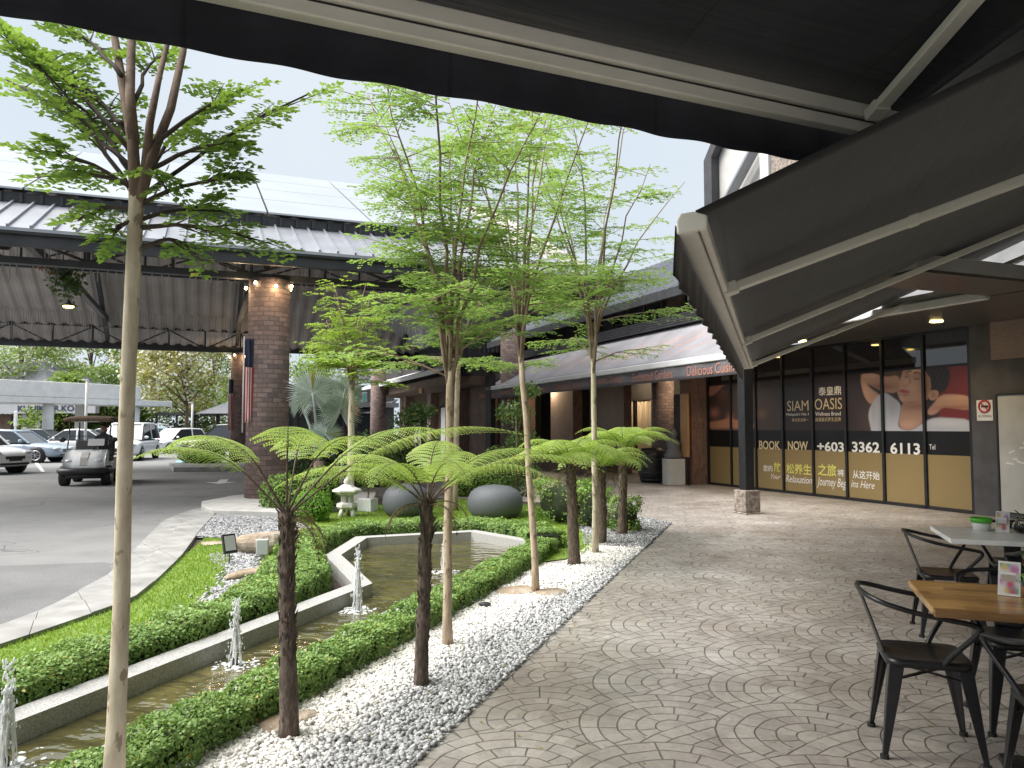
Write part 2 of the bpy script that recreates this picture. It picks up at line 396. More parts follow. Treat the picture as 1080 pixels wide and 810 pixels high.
def M_bark(name, c1, c2, c3, scale=(6, 6, 1.6), rough=.9, bump=.5, patch=None):
    t = NT(name); v = t.coord('Object', scale)
    c = t.ramp(t.noise(v, 4, 6, .65), [(.3, c1), (.5, c2), (.7, c3)])
    if patch:
        pv = t.coord('Object', (3.0, 3.0, 1.3))
        p = t.ramp(t.noise(pv, 5.0, 3, .6), [(.57, (0, 0, 0)), (.60, (1, 1, 1))]); c = t.mix(t.math('MULTIPLY', p, .75), c, patch)
    t.base(c); t.set(rough=rough); t.bump(t.noise(v, 9, 5, .7), bump, .01); return t.m
M['bark_pale'] = M_bark('pale_smooth_bark', (.42, .36, .25), (.55, .48, .36), (.68, .62, .50), (5, 5, 1.5), .8, .25, (.20, .145, .10))
M['bark_tan'] = M_bark('tan_bark', (.33, .24, .165), (.46, .36, .26), (.58, .48, .37), (8, 8, 2), .85, .4, (.20, .13, .085))
M['bark_brown'] = M_bark('brown_bark', (.10, .07, .05), (.17, .12, .09), (.26, .19, .14))
M['bark_fern'] = M_bark('black_fern_trunk', (.05, .037, .03), (.115, .086, .07), (.24, .185, .15), (12, 12, 4), .95, 1.0)
M['bark_fernb'] = M_bark('brown_fern_trunk', (.06, .042, .03), (.12, .09, .065), (.22, .17, .125), (12, 12, 4), .95, 1.0)
M['twig'] = M_noise('dark_twigs', (.035, .028, .022), (.085, .065, .05), 12, .9)
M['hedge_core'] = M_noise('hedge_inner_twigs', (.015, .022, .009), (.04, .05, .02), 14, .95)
M['mid_grey_wall'] = M_noise('mid_grey_wall', (.17, .175, .18), (.23, .235, .24), 2, .8)
M['twig_tan'] = M_noise('tan_twigs', (.20, .14, .10), (.33, .25, .185), 12, .9)
M['leaf_big'] = M_leaf('tree_leaf', (.085, .19, .035), (.24, .40, .08), .48)
M['leaf_mid'] = M_leaf('tree_leaf_fresh', (.14, .27, .075), (.32, .48, .16), .5)
M['leaf_lime'] = M_leaf('tree_leaf_lime', (.22, .36, .05), (.42, .55, .10), .45)
M['leaf_fern'] = M_leaf('fern_leaf', (.26, .40, .08), (.50, .62, .18), .5)
M['leaf_hedge'] = M_leaf('hedge_leaf', (.085, .175, .045), (.27, .40, .12), .22, .5, .22)
M['leaf_box'] = M_leaf('box_hedge_leaf', (.075, .17, .025), (.21, .34, .06), .25)
M['leaf_bright'] = M_leaf('bright_shrub_leaf', (.08, .22, .015), (.17, .36, .03), .3)
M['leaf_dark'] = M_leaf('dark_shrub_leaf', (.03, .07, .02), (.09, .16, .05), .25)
M['leaf_far'] = M_leaf('far_tree_leaf', (.07, .14, .025), (.24, .34, .08), .35)
M['leaf_far_dark'] = M_leaf('far_tree_leaf_deep', (.04, .09, .02), (.14, .22, .05), .35)
M['leaf_gold'] = M_leaf('golden_tree_leaf', (.22, .17, .055), (.42, .35, .16), .35)
M['blossom'] = M_leaf('pale_blossom', (.62, .58, .45), (.75, .73, .66), .3)
M['leaf_palm'] = M_leaf('silver_palm_leaf', (.42, .49, .46), (.62, .69, .66), .3)
M['grass'] = M_leaf('grass_blade', (.15, .27, .025), (.33, .47, .06), .35)
M['pebbles'] = M_attr('pebble_stone', .75, .25, 90)
M['print'] = M_attr('window_film_print', .32, 0, 60, 0.06, 1.0, .3)
M['stone_ball'] = M_noise('grey_terrazzo', (.07, .074, .084), (.15, .158, .175), 120, .6, .25, 90, lo=.3, hi=.7)
M['rock'] = M_noise('sandstone_boulder', (.22, .155, .10), (.46, .39, .32), 2.2, .9, .8, 9, bdist=.05, detail=7)
M['white_stone'] = M_noise('white_lantern_stone', (.55, .53, .48), (.74, .72, .68), 6, .85, .4, 40)
M['plinth_stone'] = M_noise('stone_facing', (.14, .115, .10), (.34, .29, .25), 14, .9, .9, 14, bdist=.03)
M['skin'] = M_noise('skin', (.36, .20, .13), (.42, .24, .16), 5, .6)
M['hair'] = M_noise('black_hair', (.012, .01, .009), (.025, .02, .018), 30, .5)
M['shirt'] = M_noise('dark_shirt', (.05, .05, .065), (.08, .08, .10), 8, .85)
def flat(name, c, rough=.5, metal=0, **kw): return M_noise(name, tuple(x*.94 for x in c), tuple(min(1, x*1.05) for x in c), 7, rough, metal=metal, **kw)
M['car_white'] = flat('white_car_paint', (.88, .89, .90), .3, coat=.8)
M['car_bluegrey'] = flat('pale_blue_car_paint', (.34, .42, .52), .3, coat=.8)
M['car_dark'] = flat('dark_car_paint', (.025, .026, .03), .3, coat=.8)
M['car_grey'] = flat('charcoal_car_paint', (.10, .11, .12), .3, coat=.8)
M['car_teal'] = flat('teal_car_paint', (.02, .36, .43), .3, coat=.8)
M['rim'] = flat('alloy_rim', (.55, .56, .57), .3, .6)
M['lamp_glass'] = flat('headlamp_glass', (.55, .57, .6), .1, coat=1)
M['tail_red'] = flat('red_lamp_glass', (.35, .02, .02), .2, coat=1)
M['white_plastic'] = flat('white_plastic', (.72, .72, .71), .4)
M['green_plastic'] = flat('green_plastic', (.10, .48, .04), .4)
M['table_white'] = flat('white_laminate', (.88, .88, .86), .28)
M['gold'] = flat('gold_letter', (.62, .52, .32), .5)
M['silver_letter'] = flat('pale_letter', (.74, .73, .70), .5)
M['lime_letter'] = flat('lime_letter', (.62, .60, .14), .5)
M['orange_letter'] = flat('orange_print', (.62, .27, .17), .7)
M['rust_letter'] = flat('rust_print', (.46, .20, .14), .8)
M['navy'] = flat('navy_letter', (.02, .025, .06), .5)
M['red'] = flat('red_print', (.45, .03, .03), .5)
M['road_white'] = M_noise('road_paint', (.55, .55, .54), (.74, .74, .73), 9, .7)
M['road_blue'] = M_noise('blue_road_paint', (.16, .34, .52), (.25, .45, .62), 5, .7)
M['curtain'] = M_noise('beige_curtain', (.42, .36, .27), (.55, .48, .38), 3, .9, .3, 12, stretch=(1, 8, .3))
M['tan_board'] = flat('tan_board', (.42, .24, .11), .6)
M['grey_cloth'] = flat('grey_clinic_wall', (.36, .37, .39), .8)
M['slate'] = M_noise('slate_roof', (.10, .105, .12), (.16, .165, .18), 6, .8, .3, 30)
M['lit_bulb'] = M_emit('warm_bulb', (1.0, .74, .38), 14)
M['downlight'] = M_emit('downlight_lens', (1.0, .70, .25), 9)
M['frosted'] = M_noise('frosted_panel', (.42, .42, .40), (.52, .52, .50), 2, .3)
# ================================================================== ground and garden
def sheet(name, pts, z, mat, rz=RZ_G, kind='structure'):
    o = mk(name, [(x, y, 0) for x, y in pts], [tuple(range(len(pts)))], mat, None, loc=(0, 0, z), rz=rz)
    return tag(o, kind=kind)
def ur2(l): return [(r, u) for u, r in l]      # (along, right) -> local (x, y)
g = sheet('ground', [(-300, -300), (300, -300), (300, 300), (-300, 300)], 0, M['asphalt'], 0)

PAVE = -1.57
# lawn and planting ground left of the path, kerb line on the road side
KR = [(-6, -5.05), (1, -4.95), (3.96, -5.06), (5.36, -5.30), (6.13, -5.76), (7.45, -6.62), (9.0, -7.75), (11.1, -9.2)]      # lawn / kerb
KO = [(-6, -5.62), (1, -5.5), (4.19, -5.60), (5.0, -5.85), (6.29, -6.55), (8.18, -7.96), (10.2, -9.5), (11.6, -10.2), (13.3, -10.75)]  # kerb / road
garden_pts = ur2([(-6, PAVE), (14.6, PAVE), (16.5, -3.2), (16.5, -8.2), (11.18, -8.0), (11.1, -9.2)] + KR[::-1][1:])
sheet('planting_soil', garden_pts, .004, M['soil'])
# stamped concrete: near promenade and the forecourt of the shops
pave = [(PAVE, -6), (9, -6), (9, 30), (-12, 34), (-11, 17.6), (-8.3, 15.5), (-6, 15.6), (-3.3, 15.0), (-2.4, 13.55), (PAVE, 12.65)]
sheet('pavement', pave, .012, M['fan'])
# lawns
lawnL = ur2([(-6, -4.1), (4.2, -4.1), (6.3, -4.7), (8.5, -6.0), (9.3, -6.9), (8.9, -7.5)] + KR[:-2][::-1])
lawnB = ur2([(9.0, -6.2), (10.2, -5.9), (10.9, -3.6), (9.6, -2.75), (8.5, -2.52), (8.95, -2.2), (9.9, -2.16), (10.5, -2.4), (11.6, -2.9), (13.4, -3.4), (15.0, -5.0), (15.3, -6.4), (12.6, -8.0), (11.0, -7.6)])
sheet('lawn', lawnL, .03, M['grass_base']); sheet('lawn', lawnB, .026, M['grass_base'])
# grey gravel beside the raised slab, along the hedge, and at the far end of the pebble bed
sheet('gravel_bed', ur2([(8.75, -7.75), (8.9, -6.3), (9.9, -6.1), (11.1, -7.9), (11.05, -9.3)]), .034, M['greygravel'])
sheet('gravel_bed', ur2([(5.0, -4.25), (6.2, -4.75), (7.6, -5.55), (8.2, -6.3), (7.7, -6.45), (7.3, -6.1), (7.05, -5.75), (7.1, -5.35), (6.5, -5.1), (5.8, -4.75)]), .036, M['greygravel'])
sheet('gravel_bed', ur2([(10.0, -2.4), (10.0, PAVE), (12.65, PAVE), (13.5, -2.45), (12.6, -3.2), (11.4, -2.8)]), .016, M['greygravel'])
sheet('pebble_bed', ur2([(-4, -2.6), (-4, PAVE), (10.0, PAVE), (10.0, -2.2), (8.6, -2.45), (8.0, -2.6)]), .014, M['pebble_base'])

# kerb: raised upper strip + low gutter strip, real steps
def strip(name, A_, B_, z0, z1, mat, label=None):
    n = len(A_); V = []; F = []
    for (a, b) in zip(A_, B_):
        for (u, r), z in ((a, z0), (a, z1), (b, z1), (b, z0)): V.append((r, u, z))
    for i in range(n-1):
        for j in range(4): F.append((4*i+j, 4*i+(j+1) % 4, 4*i+4+(j+1) % 4, 4*i+4+j))
    F += [(0, 1, 2, 3), tuple(4*(n-1)+j for j in (3, 2, 1, 0))]
    return mk(name, V, F, mat, rz=RZ_G)
def resample(P, n):
    P = [Vector((*p, 0)) for p in P]; L = [0]
    for a, b in zip(P, P[1:]): L.append(L[-1]+(b-a).length)
    out = []
    for k in range(n):
        t = L[-1]*k/(n-1); i = max(j for j in range(len(L)-1) if L[j] <= t+1e-9)
        f = (t-L[i])/max(1e-9, L[i+1]-L[i]); p = P[i].lerp(P[i+1], min(1, f)); out.append((p.x, p.y))
    return out
K1 = resample(KR[1:], 36); K3 = resample(KO[1:], 36)
K2 = [((a[0]+b[0])/2, (a[1]+b[1])/2) for a, b in zip(K1, K3)]
K4 = [(a[0]*.04+b[0]*.96, a[1]*.04+b[1]*.96) for a, b in zip(K2, K3)]
def lerp2(a, b, f): return (a[0]+(b[0]-a[0])*f, a[1]+(b[1]-a[1])*f)
for i in range(0, 35, 2):       # precast lengths with open joints
    j = min(i+2, 35)
    for Pa, Pb, zt in ((K1, K2, .065), (K2, K4, .035)):
        qa = Pa[i:j+1]; qb = Pb[i:j+1]; qa = [lerp2(qa[0], qa[1], .012)]+qa[1:-1]+[lerp2(qa[-1], qa[-2], .012)]; qb = [lerp2(qb[0], qb[1], .012)]+qb[1:-1]+[lerp2(qb[-1], qb[-2], .012)]
        tag(strip('kerb', qa, qb, 0, zt+.004*math.sin(i*2.3), M['kerb']), kind='structure')
# raised slab round the front column and the far traffic island
slab = [(12.35, -10.55), (13.6, -10.85), (15.2, -10.4), (15.4, -8.4), (13.2, -7.3), (11.25, -7.9), (11.15, -9.3), (11.7, -10.0)]
o = MB().prism([(r, u) for u, r in slab], 0, .12).build('pavement', M['concrete'], rz=RZ_G, bevel=.015); tag(o, kind='structure')
o = MB().prism([(-1.0, 29.5), (3.6, 29.0), (3.6, 36), (.2, 36), (-1.3, 33)], 0, .16).build('kerb', M['kerb'], rz=RZ_B, bevel=.02); tag(o, kind='structure')
o = mk('road_patch', [(*on_ground(x, y)[:2], 0) for x, y in ((-400, 612), (112, 593), (122, 604), (95, 628), (68, 650), (-20, 672), (-400, 760))], [tuple(range(7))], M['asphalt_patch'], loc=(0, 0, .003)); tag(o, kind='structure')
# painted road marks
arrow = [(-.12, -.9), (.12, -.9), (.12, .2), (.42, .2), (0, 1.0), (-.42, .2), (-.12, .2)]
p = on_ground(234, 508); o = mk('road_arrow', [(x*1.0, y*1.0, 0) for x, y in arrow], [tuple(range(7))], M['road_white'], loc=(p.x, p.y, .006), rz=rad(180)+.28)
tag(o, kind='structure')
o = mk('road_marking', [(-2, -1.1, 0), (2, -1.1, 0), (2, 1.1, 0), (-2, 1.1, 0)], [(0, 1, 2, 3)], M['road_blue'], loc=(*AB(38.5, .8)[:2], .005), rz=RZ_B); tag(o, kind='structure')
o = mk('road_marking', [(-.06, -5, 0), (.06, -5, 0), (.06, 5, 0), (-.06, 5, 0)], [(0, 1, 2, 3)], M['road_white'], loc=(*AB(36, -6.2)[:2], .006), rz=RZ_B+.2); tag(o, kind='structure')

# ---------------------------------------------------------------- pond
WATER_Z, RIM_Z = .03, .14
PI_ = [(-6, -3.47), (6.3, -3.47), (7.58, -4.57), (8.85, -4.96), (9.79, -3.9), (9.2, -2.95)]     # inner rim, water side
def offset_poly(P, d):
    out = []
    for i in range(len(P)):
        a = Vector(P[max(i-1, 0)]); b = Vector(P[i]); c = Vector(P[min(i+1, len(P)-1)])
        n1 = (b-a) if i else (c-b); n2 = (c-b) if i < len(P)-1 else (b-a)
        n1 = Vector((n1.y, -n1.x)).normalized(); n2 = Vector((n2.y, -n2.x)).normalized(); n = (n1+n2).normalized()
        out.append(tuple(b+n*d/max(.4, n.dot(n1))))
    return out
water = ur2(PI_+[(8.6, -2.93), (-6, -2.93)])
sheet('pond_water', water, WATER_Z, M['water'])
PO = offset_poly([(u, r) for u, r in PI_], .17)
if Vector(PO[1])[1] > PI_[1][1]: PO = offset_poly(PI_, -.17)
pw = thing('pond_wall', 'grey granite coping wall around the channel and the angular pond', 'pond wall', (0, 0, 0), RZ_G)
m = MB()
for i in range(len(PI_)-1):
    q = [PI_[i], PI_[i+1], PO[i+1], PO[i]]
    m.prism([(r, u) for u, r in q], 0, RIM_Z)
m.build('rim', M['coping'], pw)
# hidden side behind the front hedge
m = MB().prism([(-2.93, -6), (-2.80, -6), (-2.80, 8.6), (-2.93, 8.6)], 0, .10).prism([(-2.93, 8.6), (-2.80, 8.6), (-2.78, 9.2), (-2.95, 9.2)], 0, .135)
m.build('front_rim', M['coping'], pw)
# fountain jets
def jet(u, r, h, lab, seed):
    rg = random.Random(seed); t = thing('fountain_jet', lab, 'fountain', UR(u, r, WATER_Z), 0, 'fountain jets in the channel')
    m = MB()
    for k in range(30):      # rising and falling strands of broken water
        a = rg.uniform(0, 6.28); sp = rg.uniform(.0, .015); top = h*rg.uniform(.55, 1.0)*(1-.25*sp/.015); path = []; R = []; fall = rg.random() < .45
        for i in range(12):
            f = i/11
            if fall: x = sp+.032*f*rg.uniform(.8, 1.1); z = top*(1-f**1.7)
            else: x = sp*(.3+.7*f); z = top*f
            path.append((x*math.cos(a)+rg.uniform(-.004, .004), x*math.sin(a)+rg.uniform(-.004, .004), z)); R.append(rg.uniform(.0025, .0085)*(1-.45*f))
        m.tube(path, R, 6)
    for k in range(170):
        f = rg.random()**.8; a = rg.uniform(0, 6.28); d = .008+.02*rg.random()+(.06*(1-f)*rg.random() if rg.random() < .5 else 0); q = .002+.0035*rg.random()
        m.ball((d*math.cos(a), d*math.sin(a), h*f*1.04), q, q, q*rg.uniform(1.2, 3.2), 6, 4)
    m.build('water_column', M['spray'], t, True)
    m = MB()
    for k in range(80):
        a = rg.uniform(0, 6.28); d = .03+.13*rg.random()**1.4
        m.ball((d*math.cos(a), d*math.sin(a), .004), .006+.016*rg.random(), .006+.014*rg.random(), .003+.006*rg.random(), 7, 4)
    m.build('splash', M['spray'], t, True)
    m = MB().cyl(0, 0, -.02, .05, .018, 10); m.build('nozzle', M['dark_metal'], t)
jet(2.62, -3.28, .46, 'fountain jet nearest the camera at the left edge of the channel', 1)
jet(4.19, -3.29, .41, 'fountain jet in the channel between the pale trunk and the black fern trunk', 2)
jet(5.74, -3.30, .52, 'fountain jet where the channel opens into the pond', 3)
jet(7.55, -3.30, .48, 'fountain jet in the open pond behind the second fern trunk', 4)

# ---------------------------------------------------------------- hedges
def leaf_arrays(P, D, N, L, W):
    """rhombus leaves: P base, D direction, N normal (N,3), L, W (N,)"""
    D = D/np.linalg.norm(D, axis=1, keepdims=True); S = np.cross(D, N); S /= np.linalg.norm(S, axis=1, keepdims=True)+1e-9
    N2 = np.cross(S, D); L = L[:, None]; W = W[:, None]
    V = np.stack([P, P+D*L*.45+S*W*.5+N2*W*.12, P+D*L, P+D*L*.45-S*W*.5+N2*W*.12], 1)
    return V
class LB:
    def __init__(s): s.V = []; s.C = []
    def add(s, P, D, N, L, W, C):
        n = len(P)
        if n == 0: return
        C = np.where(np.random.default_rng(n).random(n) < .018, 1.0, np.clip(C, 0, .95)); L = np.full(n, L) if np.isscalar(L) else L; W = np.full(n, W) if np.isscalar(W) else W
        s.V.append(leaf_arrays(np.asarray(P, float), np.asarray(D, float), np.asarray(N, float), L, W)); s.C.append(np.clip(C, 0, 1))
    def build(s, name, mat, parent=None, loc=None, rz=None):
        V = np.concatenate(s.V); C = np.concatenate(s.C); n = len(V)
        F = np.arange(n*4).reshape(n, 4); c = np.repeat(C, 4)[:, None]*np.ones(3)
        return mk(name, V.reshape(-1, 3), F, mat, parent, False, None, c, loc, rz)
def unit_rand(n, rg=RNG):
    v = rg.normal(size=(n, 3)); return v/np.linalg.norm(v, axis=1, keepdims=True)
def hedge_mesh(lb, path, w, h, dens, leaf, seed, z0=.0):
    rg = np.random.default_rng(seed)
    P = np.array([(r, u) for u, r in path]); seg = np.diff(P, axis=0); sl = np.linalg.norm(seg, axis=1); cum = np.concatenate([[0], np.cumsum(sl)])
    per = w+2*h; n = int(cum[-1]*per*dens)
    t = rg.uniform(0, cum[-1], n); i = np.clip(np.searchsorted(cum, t, side='right')-1, 0, len(sl)-1); f = (t-cum[i])/sl[i]
    # smoothed tangent
    tan = seg/sl[:, None]; nt = tan[i]*1.0
    j = np.clip(np.where(f > .5, i+1, i-1), 0, len(sl)-1); wgt = np.abs(f-.5)[:, None]; nt = nt*(1-wgt)+tan[j]*wgt; nt /= np.linalg.norm(nt, axis=1, keepdims=True)
    nx = np.stack([nt[:, 1], -nt[:, 0]], 1); base = P[i]+seg[i]*f[:, None]
    # lumps along the hedge
    def lump(a, b): return .022*np.sin(a*7.1+b*3)+.02*np.sin(a*17.3+1.3*b)+.014*np.sin(a*33+b*9)
    q = rg.uniform(0, per, n); side = np.where(q < h, -1, np.where(q > h+w, 1, 0))
    x = np.where(side == 0, q-h-w/2, side*w/2); z = np.where(side == 0, h, np.where(side < 0, q, per-q))
    # round the shoulders
    rr = min(w, h)*.28; cx = np.sign(x)*(w/2-rr); cz = h-rr; ox = x-cx; oz = z-cz; m = (np.abs(x) > w/2-rr) & (z > h-rr)
    dl = np.sqrt(ox**2+oz**2)+1e-9; x = np.where(m, cx+ox/dl*rr, x); z = np.where(m, cz+oz/dl*rr, z)
    no = np.where(m[:, None], np.stack([ox/dl, oz/dl], 1), np.stack([side*1.0, (side == 0)*1.0], 1))
    off = .6*lump(t, x)+rg.normal(0, .008, n)-.015*rg.random(n)
    x = x+no[:, 0]*off; z = np.maximum(.02, z+no[:, 1]*off)
    Pos = np.concatenate([base+nx*x[:, None], (z0+z)[:, None]], 1)
    Nrm = np.concatenate([nx*no[:, :1], no[:, 1:]], 1)
    Nn = Nrm+unit_rand(n, rg)*.75; Nn[:, 2] += .35; Nn /= np.linalg.norm(Nn, axis=1, keepdims=True)
    D = np.cross(Nn, unit_rand(n, rg)); D[:, 2] += .15
    for (ru, rr_) in HEDGE_GAPS:
        du = Pos[:, 1]-ru; dr = Pos[:, 0]-rr_; kp = ~((np.abs(du) < .13) & (dr > -.06) & (dr < .4)) & ~((du < .05) & (du > -.30) & (dr > .0) & (dr < .4)); Pos = Pos[kp]; D = D[kp]; Nn = Nn[kp]; no = no[kp]; t = t[kp]; n = len(Pos)
    L = leaf*rg.uniform(.7, 1.3, n)
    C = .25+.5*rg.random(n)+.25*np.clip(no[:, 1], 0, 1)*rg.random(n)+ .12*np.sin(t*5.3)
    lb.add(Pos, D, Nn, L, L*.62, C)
HEDGE_GAPS = [(2.36, -2.56)]
def hedge(name, label, path, w, h, dens, leaf, seed, group=None):
    t = thing(name, label, 'hedge', (0, 0, 0), RZ_G)
    lb = LB(); hedge_mesh(lb, path, w, h, dens, leaf, seed); lb.build('foliage', M['leaf_hedge'], t)
    m = MB()
    for a, b in zip(path, path[1:]):
        a = Vector((a[1], a[0], h*.42)); b = Vector((b[1], b[0], h*.42)); m.bar(a, b, w-.14, h*.74)
    m.build('twigs', M['hedge_core'], t)
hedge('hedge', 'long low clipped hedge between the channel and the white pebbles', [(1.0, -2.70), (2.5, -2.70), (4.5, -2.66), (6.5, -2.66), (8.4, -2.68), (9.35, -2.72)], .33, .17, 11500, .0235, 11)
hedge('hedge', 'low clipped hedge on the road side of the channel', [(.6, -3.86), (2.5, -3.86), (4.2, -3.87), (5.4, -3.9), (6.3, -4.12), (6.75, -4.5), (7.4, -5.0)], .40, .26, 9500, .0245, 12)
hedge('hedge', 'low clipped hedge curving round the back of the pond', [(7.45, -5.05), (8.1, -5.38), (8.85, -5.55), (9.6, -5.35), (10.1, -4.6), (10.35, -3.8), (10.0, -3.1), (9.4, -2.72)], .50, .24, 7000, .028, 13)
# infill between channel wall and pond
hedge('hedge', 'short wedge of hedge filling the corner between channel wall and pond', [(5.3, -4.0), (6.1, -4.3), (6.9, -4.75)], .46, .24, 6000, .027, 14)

# ---------------------------------------------------------------- pebbles (nobody could count them)
def pebbles(name, pts_fn, n, smin, smax, cols, seed, z):
    rg = np.random.default_rng(seed)
    bm = bmesh.new(); bmesh.ops.create_icosphere(bm, subdivisions=1, radius=1); bv = np.array([v.co[:] for v in bm.verts]); bf = np.array([[v.index for v in f.verts] for f in bm.faces]); bm.free()
    P = pts_fn(rg, n); n = len(P); s = rg.uniform(smin, smax, n)
    sc = np.stack([s*rg.uniform(.9, 1.35, n), s*rg.uniform(.7, 1.0, n), s*rg.uniform(.5, .8, n)], 1)
    a = rg.uniform(0, 6.28, n); tx = rg.normal(0, .3, n)
    V = bv[None]*(1+rg.normal(0, .1, (n, len(bv), 1)))*sc[:, None]
    z_ = V[..., 2]+V[..., 0]*tx[:, None]; x = V[..., 0]*np.cos(a)[:, None]-V[..., 1]*np.sin(a)[:, None]; y = V[..., 0]*np.sin(a)[:, None]+V[..., 1]*np.cos(a)[:, None]
    V = np.stack([x+P[:, :1], y+P[:, 1:2], z_+(z+s*.35+rg.random(n)*.012)[:, None]], -1)
    F = (bf[None]+(np.arange(n)*len(bv))[:, None, None]).reshape(-1, 3)
    C = cols(rg, P); C = np.repeat(C[:, None], len(bv), 1).reshape(-1, 3)
    o = mk(name, V.reshape(-1, 3), F, M['pebbles'], None, True, None, C, None, RZ_G)
    return tag(o, kind='stuff')
def border(u): return np.interp(u, [1.0, 3.6, 5.0, 6.5, 7.4, 9.0, 10.0], [-2.06, -2.08, -2.1, -1.95, -1.82, -1.66, -1.6])
def peb_pts(rg, n):
    u = 1.6+8.6*rg.random(n)**1.25; r = rg.uniform(-2.58, PAVE-.01, n); keep = ~((u > 8.45) & (r < -2.28))
    return np.stack([r, u], 1)[keep]
def white(rg, P):
    n = len(P); g = (P[:, 0] > border(P[:, 1])+rg.normal(0, .07, n)) & (P[:, 1] < 9.9)
    w = np.stack([rg.uniform(.70, .92, n)]*3, 1)*np.array([1, .965, .92]); w *= np.where(rg.random(n) < .1, .55, 1)[:, None]
    q = np.clip(rg.normal(.44, .13, n), .15, .75)[:, None]*np.array([1, 1.0, 1.02])
    return np.where(g[:, None], q, w)
pebbles('pebbles', peb_pts, 34000, .0105, .0185, white, 21, .010)
def far_pts(rg, n):
    u = rg.uniform(9.9, 13.3, n); lo = np.interp(u, [9.9, 11.4, 12.6, 13.4], [-2.35, -2.75, -3.1, -2.5]); hi = np.interp(u, [9.9, 12.65, 13.4], [PAVE, PAVE, -2.3])
    return np.stack([lo+(hi-lo)*rg.random(n), u], 1)
pebbles('gravel', far_pts, 9000, .014, .022, lambda rg, P: np.clip(rg.normal(.25, .10, len(P)), .07, .55)[:, None]*np.array([1, 1, 1.03]), 22, .012)
def slab_pts(rg, n):
    u = rg.uniform(8.8, 11.05, n); lo = np.interp(u, [8.8, 11.05], [-7.7, -9.2]); hi = np.interp(u, [8.8, 9.8, 11.05], [-6.6, -6.1, -7.95])
    return np.stack([lo+(hi-lo)*rg.random(n), u], 1)
pebbles('gravel', slab_pts, 6500, .014, .022, lambda rg, P: np.clip(rg.normal(.30, .10, len(P)), .07, .6)[:, None]*np.array([1, 1, 1.03]), 23, .034)
def edge_pts(rg, n):
    u = rg.uniform(5.0, 8.1, n); c = np.interp(u, [5, 6.2, 7.3, 8.1], [-4.3, -4.85, -5.6, -6.2]); return np.stack([c+rg.normal(0, .10, n)-.02, u], 1)
pebbles('gravel', edge_pts, 2600, .013, .02, lambda rg, P: np.clip(rg.normal(.33, .11, len(P)), .08, .65)[:, None]*np.array([1, 1, 1.03]), 24, .036)

# ---------------------------------------------------------------- grass blades
def in_poly(P, poly):
    x, y = P[:, 0], P[:, 1]; c = np.zeros(len(P), bool); n = len(poly)
    for i in range(n):
        x1, y1 = poly[i]; x2, y2 = poly[(i+1) % n]
        k = ((y1 > y) != (y2 > y)) & (x < (x2-x1)*(y-y1)/((y2-y1) if y2 != y1 else 1e-9)+x1); c ^= k
    return c
def grass(poly, n, z, seed, h=.028):
    rg = np.random.default_rng(seed); poly = np.array(poly); lo = poly.min(0); hi = poly.max(0); lo[1] = max(lo[1], 2.5)
    P = lo+(hi-lo)*rg.random((n, 2)); P = P[in_poly(P, poly)]; n = len(P)
    D = rg.normal(0, .45, (n, 3)); D[:, 2] = 1; N = unit_rand(n, rg); N[:, 2] *= .1
    lb = LB(); L = h*rg.uniform(.5, 1.2, n); C = .35+.3*rg.random(n)+.22*np.sin(P[:, 0]*1.7+1)*np.sin(P[:, 1]*1.3)+.15*np.sin(P[:, 0]*6+P[:, 1]*4)
    lb.add(np.concatenate([P, np.full((n, 1), z)], 1), D, N, L, L*.28+.003, C)
    return tag(lb.build('grass', M['grass'], rz=RZ_G), kind='stuff')
grass(lawnL, 52000, .03, 31); grass(lawnB, 36000, .026, 32, .035)

# ---------------------------------------------------------------- clipped shrubs
def shrub(label, loc, balls, mat, leaf, dens, seed, cat='shrub', box=None, group=None, trunkh=0):
    t = thing('shrub', label, cat, loc, RZ_G, group); rg = np.random.default_rng(seed); lb = LB(); core = MB()
    for (x, y, z, a, b, c) in balls:
        n = int(dens*4*math.pi*((a*b+a*c+b*c)/3)); d = unit_rand(n, rg)
        if box: d = np.sign(d)*np.abs(d)**.45; d /= np.max(np.abs(d), axis=1, keepdims=True)**.8
        r_ = 1+.05*np.sin(d[:, 0]*9+d[:, 2]*7)+.06*np.sin(d[:, 1]*13+d[:, 0]*5)+rg.normal(0, .035, n)
        P = d*np.array([a, b, c])*r_[:, None]+np.array([x, y, z]); kp = P[:, 2] > .01; P = P[kp]; d = d[kp]
        n = len(P); N = d+unit_rand(n, rg)*.8; N[:, 2] += .3; N /= np.linalg.norm(N, axis=1, keepdims=True); D = np.cross(N, unit_rand(n, rg))
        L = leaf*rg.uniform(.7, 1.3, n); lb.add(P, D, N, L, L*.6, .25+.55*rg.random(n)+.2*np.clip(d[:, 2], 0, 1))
        core.ball((x, y, z), a*.84, b*.84, c*.84, 14, 9)
    lb.build('foliage', mat, t); core.build('twigs', M['hedge_core'], t, True)
    if trunkh: MB().cyl(0, 0, 0, trunkh, .03, 8).build('stem', M['bark_brown'], t)
    return t
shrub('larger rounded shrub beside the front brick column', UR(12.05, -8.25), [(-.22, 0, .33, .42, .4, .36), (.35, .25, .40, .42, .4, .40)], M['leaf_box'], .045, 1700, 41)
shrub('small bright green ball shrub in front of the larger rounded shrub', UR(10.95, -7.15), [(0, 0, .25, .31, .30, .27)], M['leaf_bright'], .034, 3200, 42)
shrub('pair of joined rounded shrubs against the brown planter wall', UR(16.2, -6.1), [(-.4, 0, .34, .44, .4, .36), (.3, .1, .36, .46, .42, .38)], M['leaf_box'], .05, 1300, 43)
shrub('square clipped box shrub left of the short fern trunks', UR(12.0, -3.2), [(0, 0, .34, .46, .3, .36)], M['leaf_box'], .04, 2000, 44, box=True)
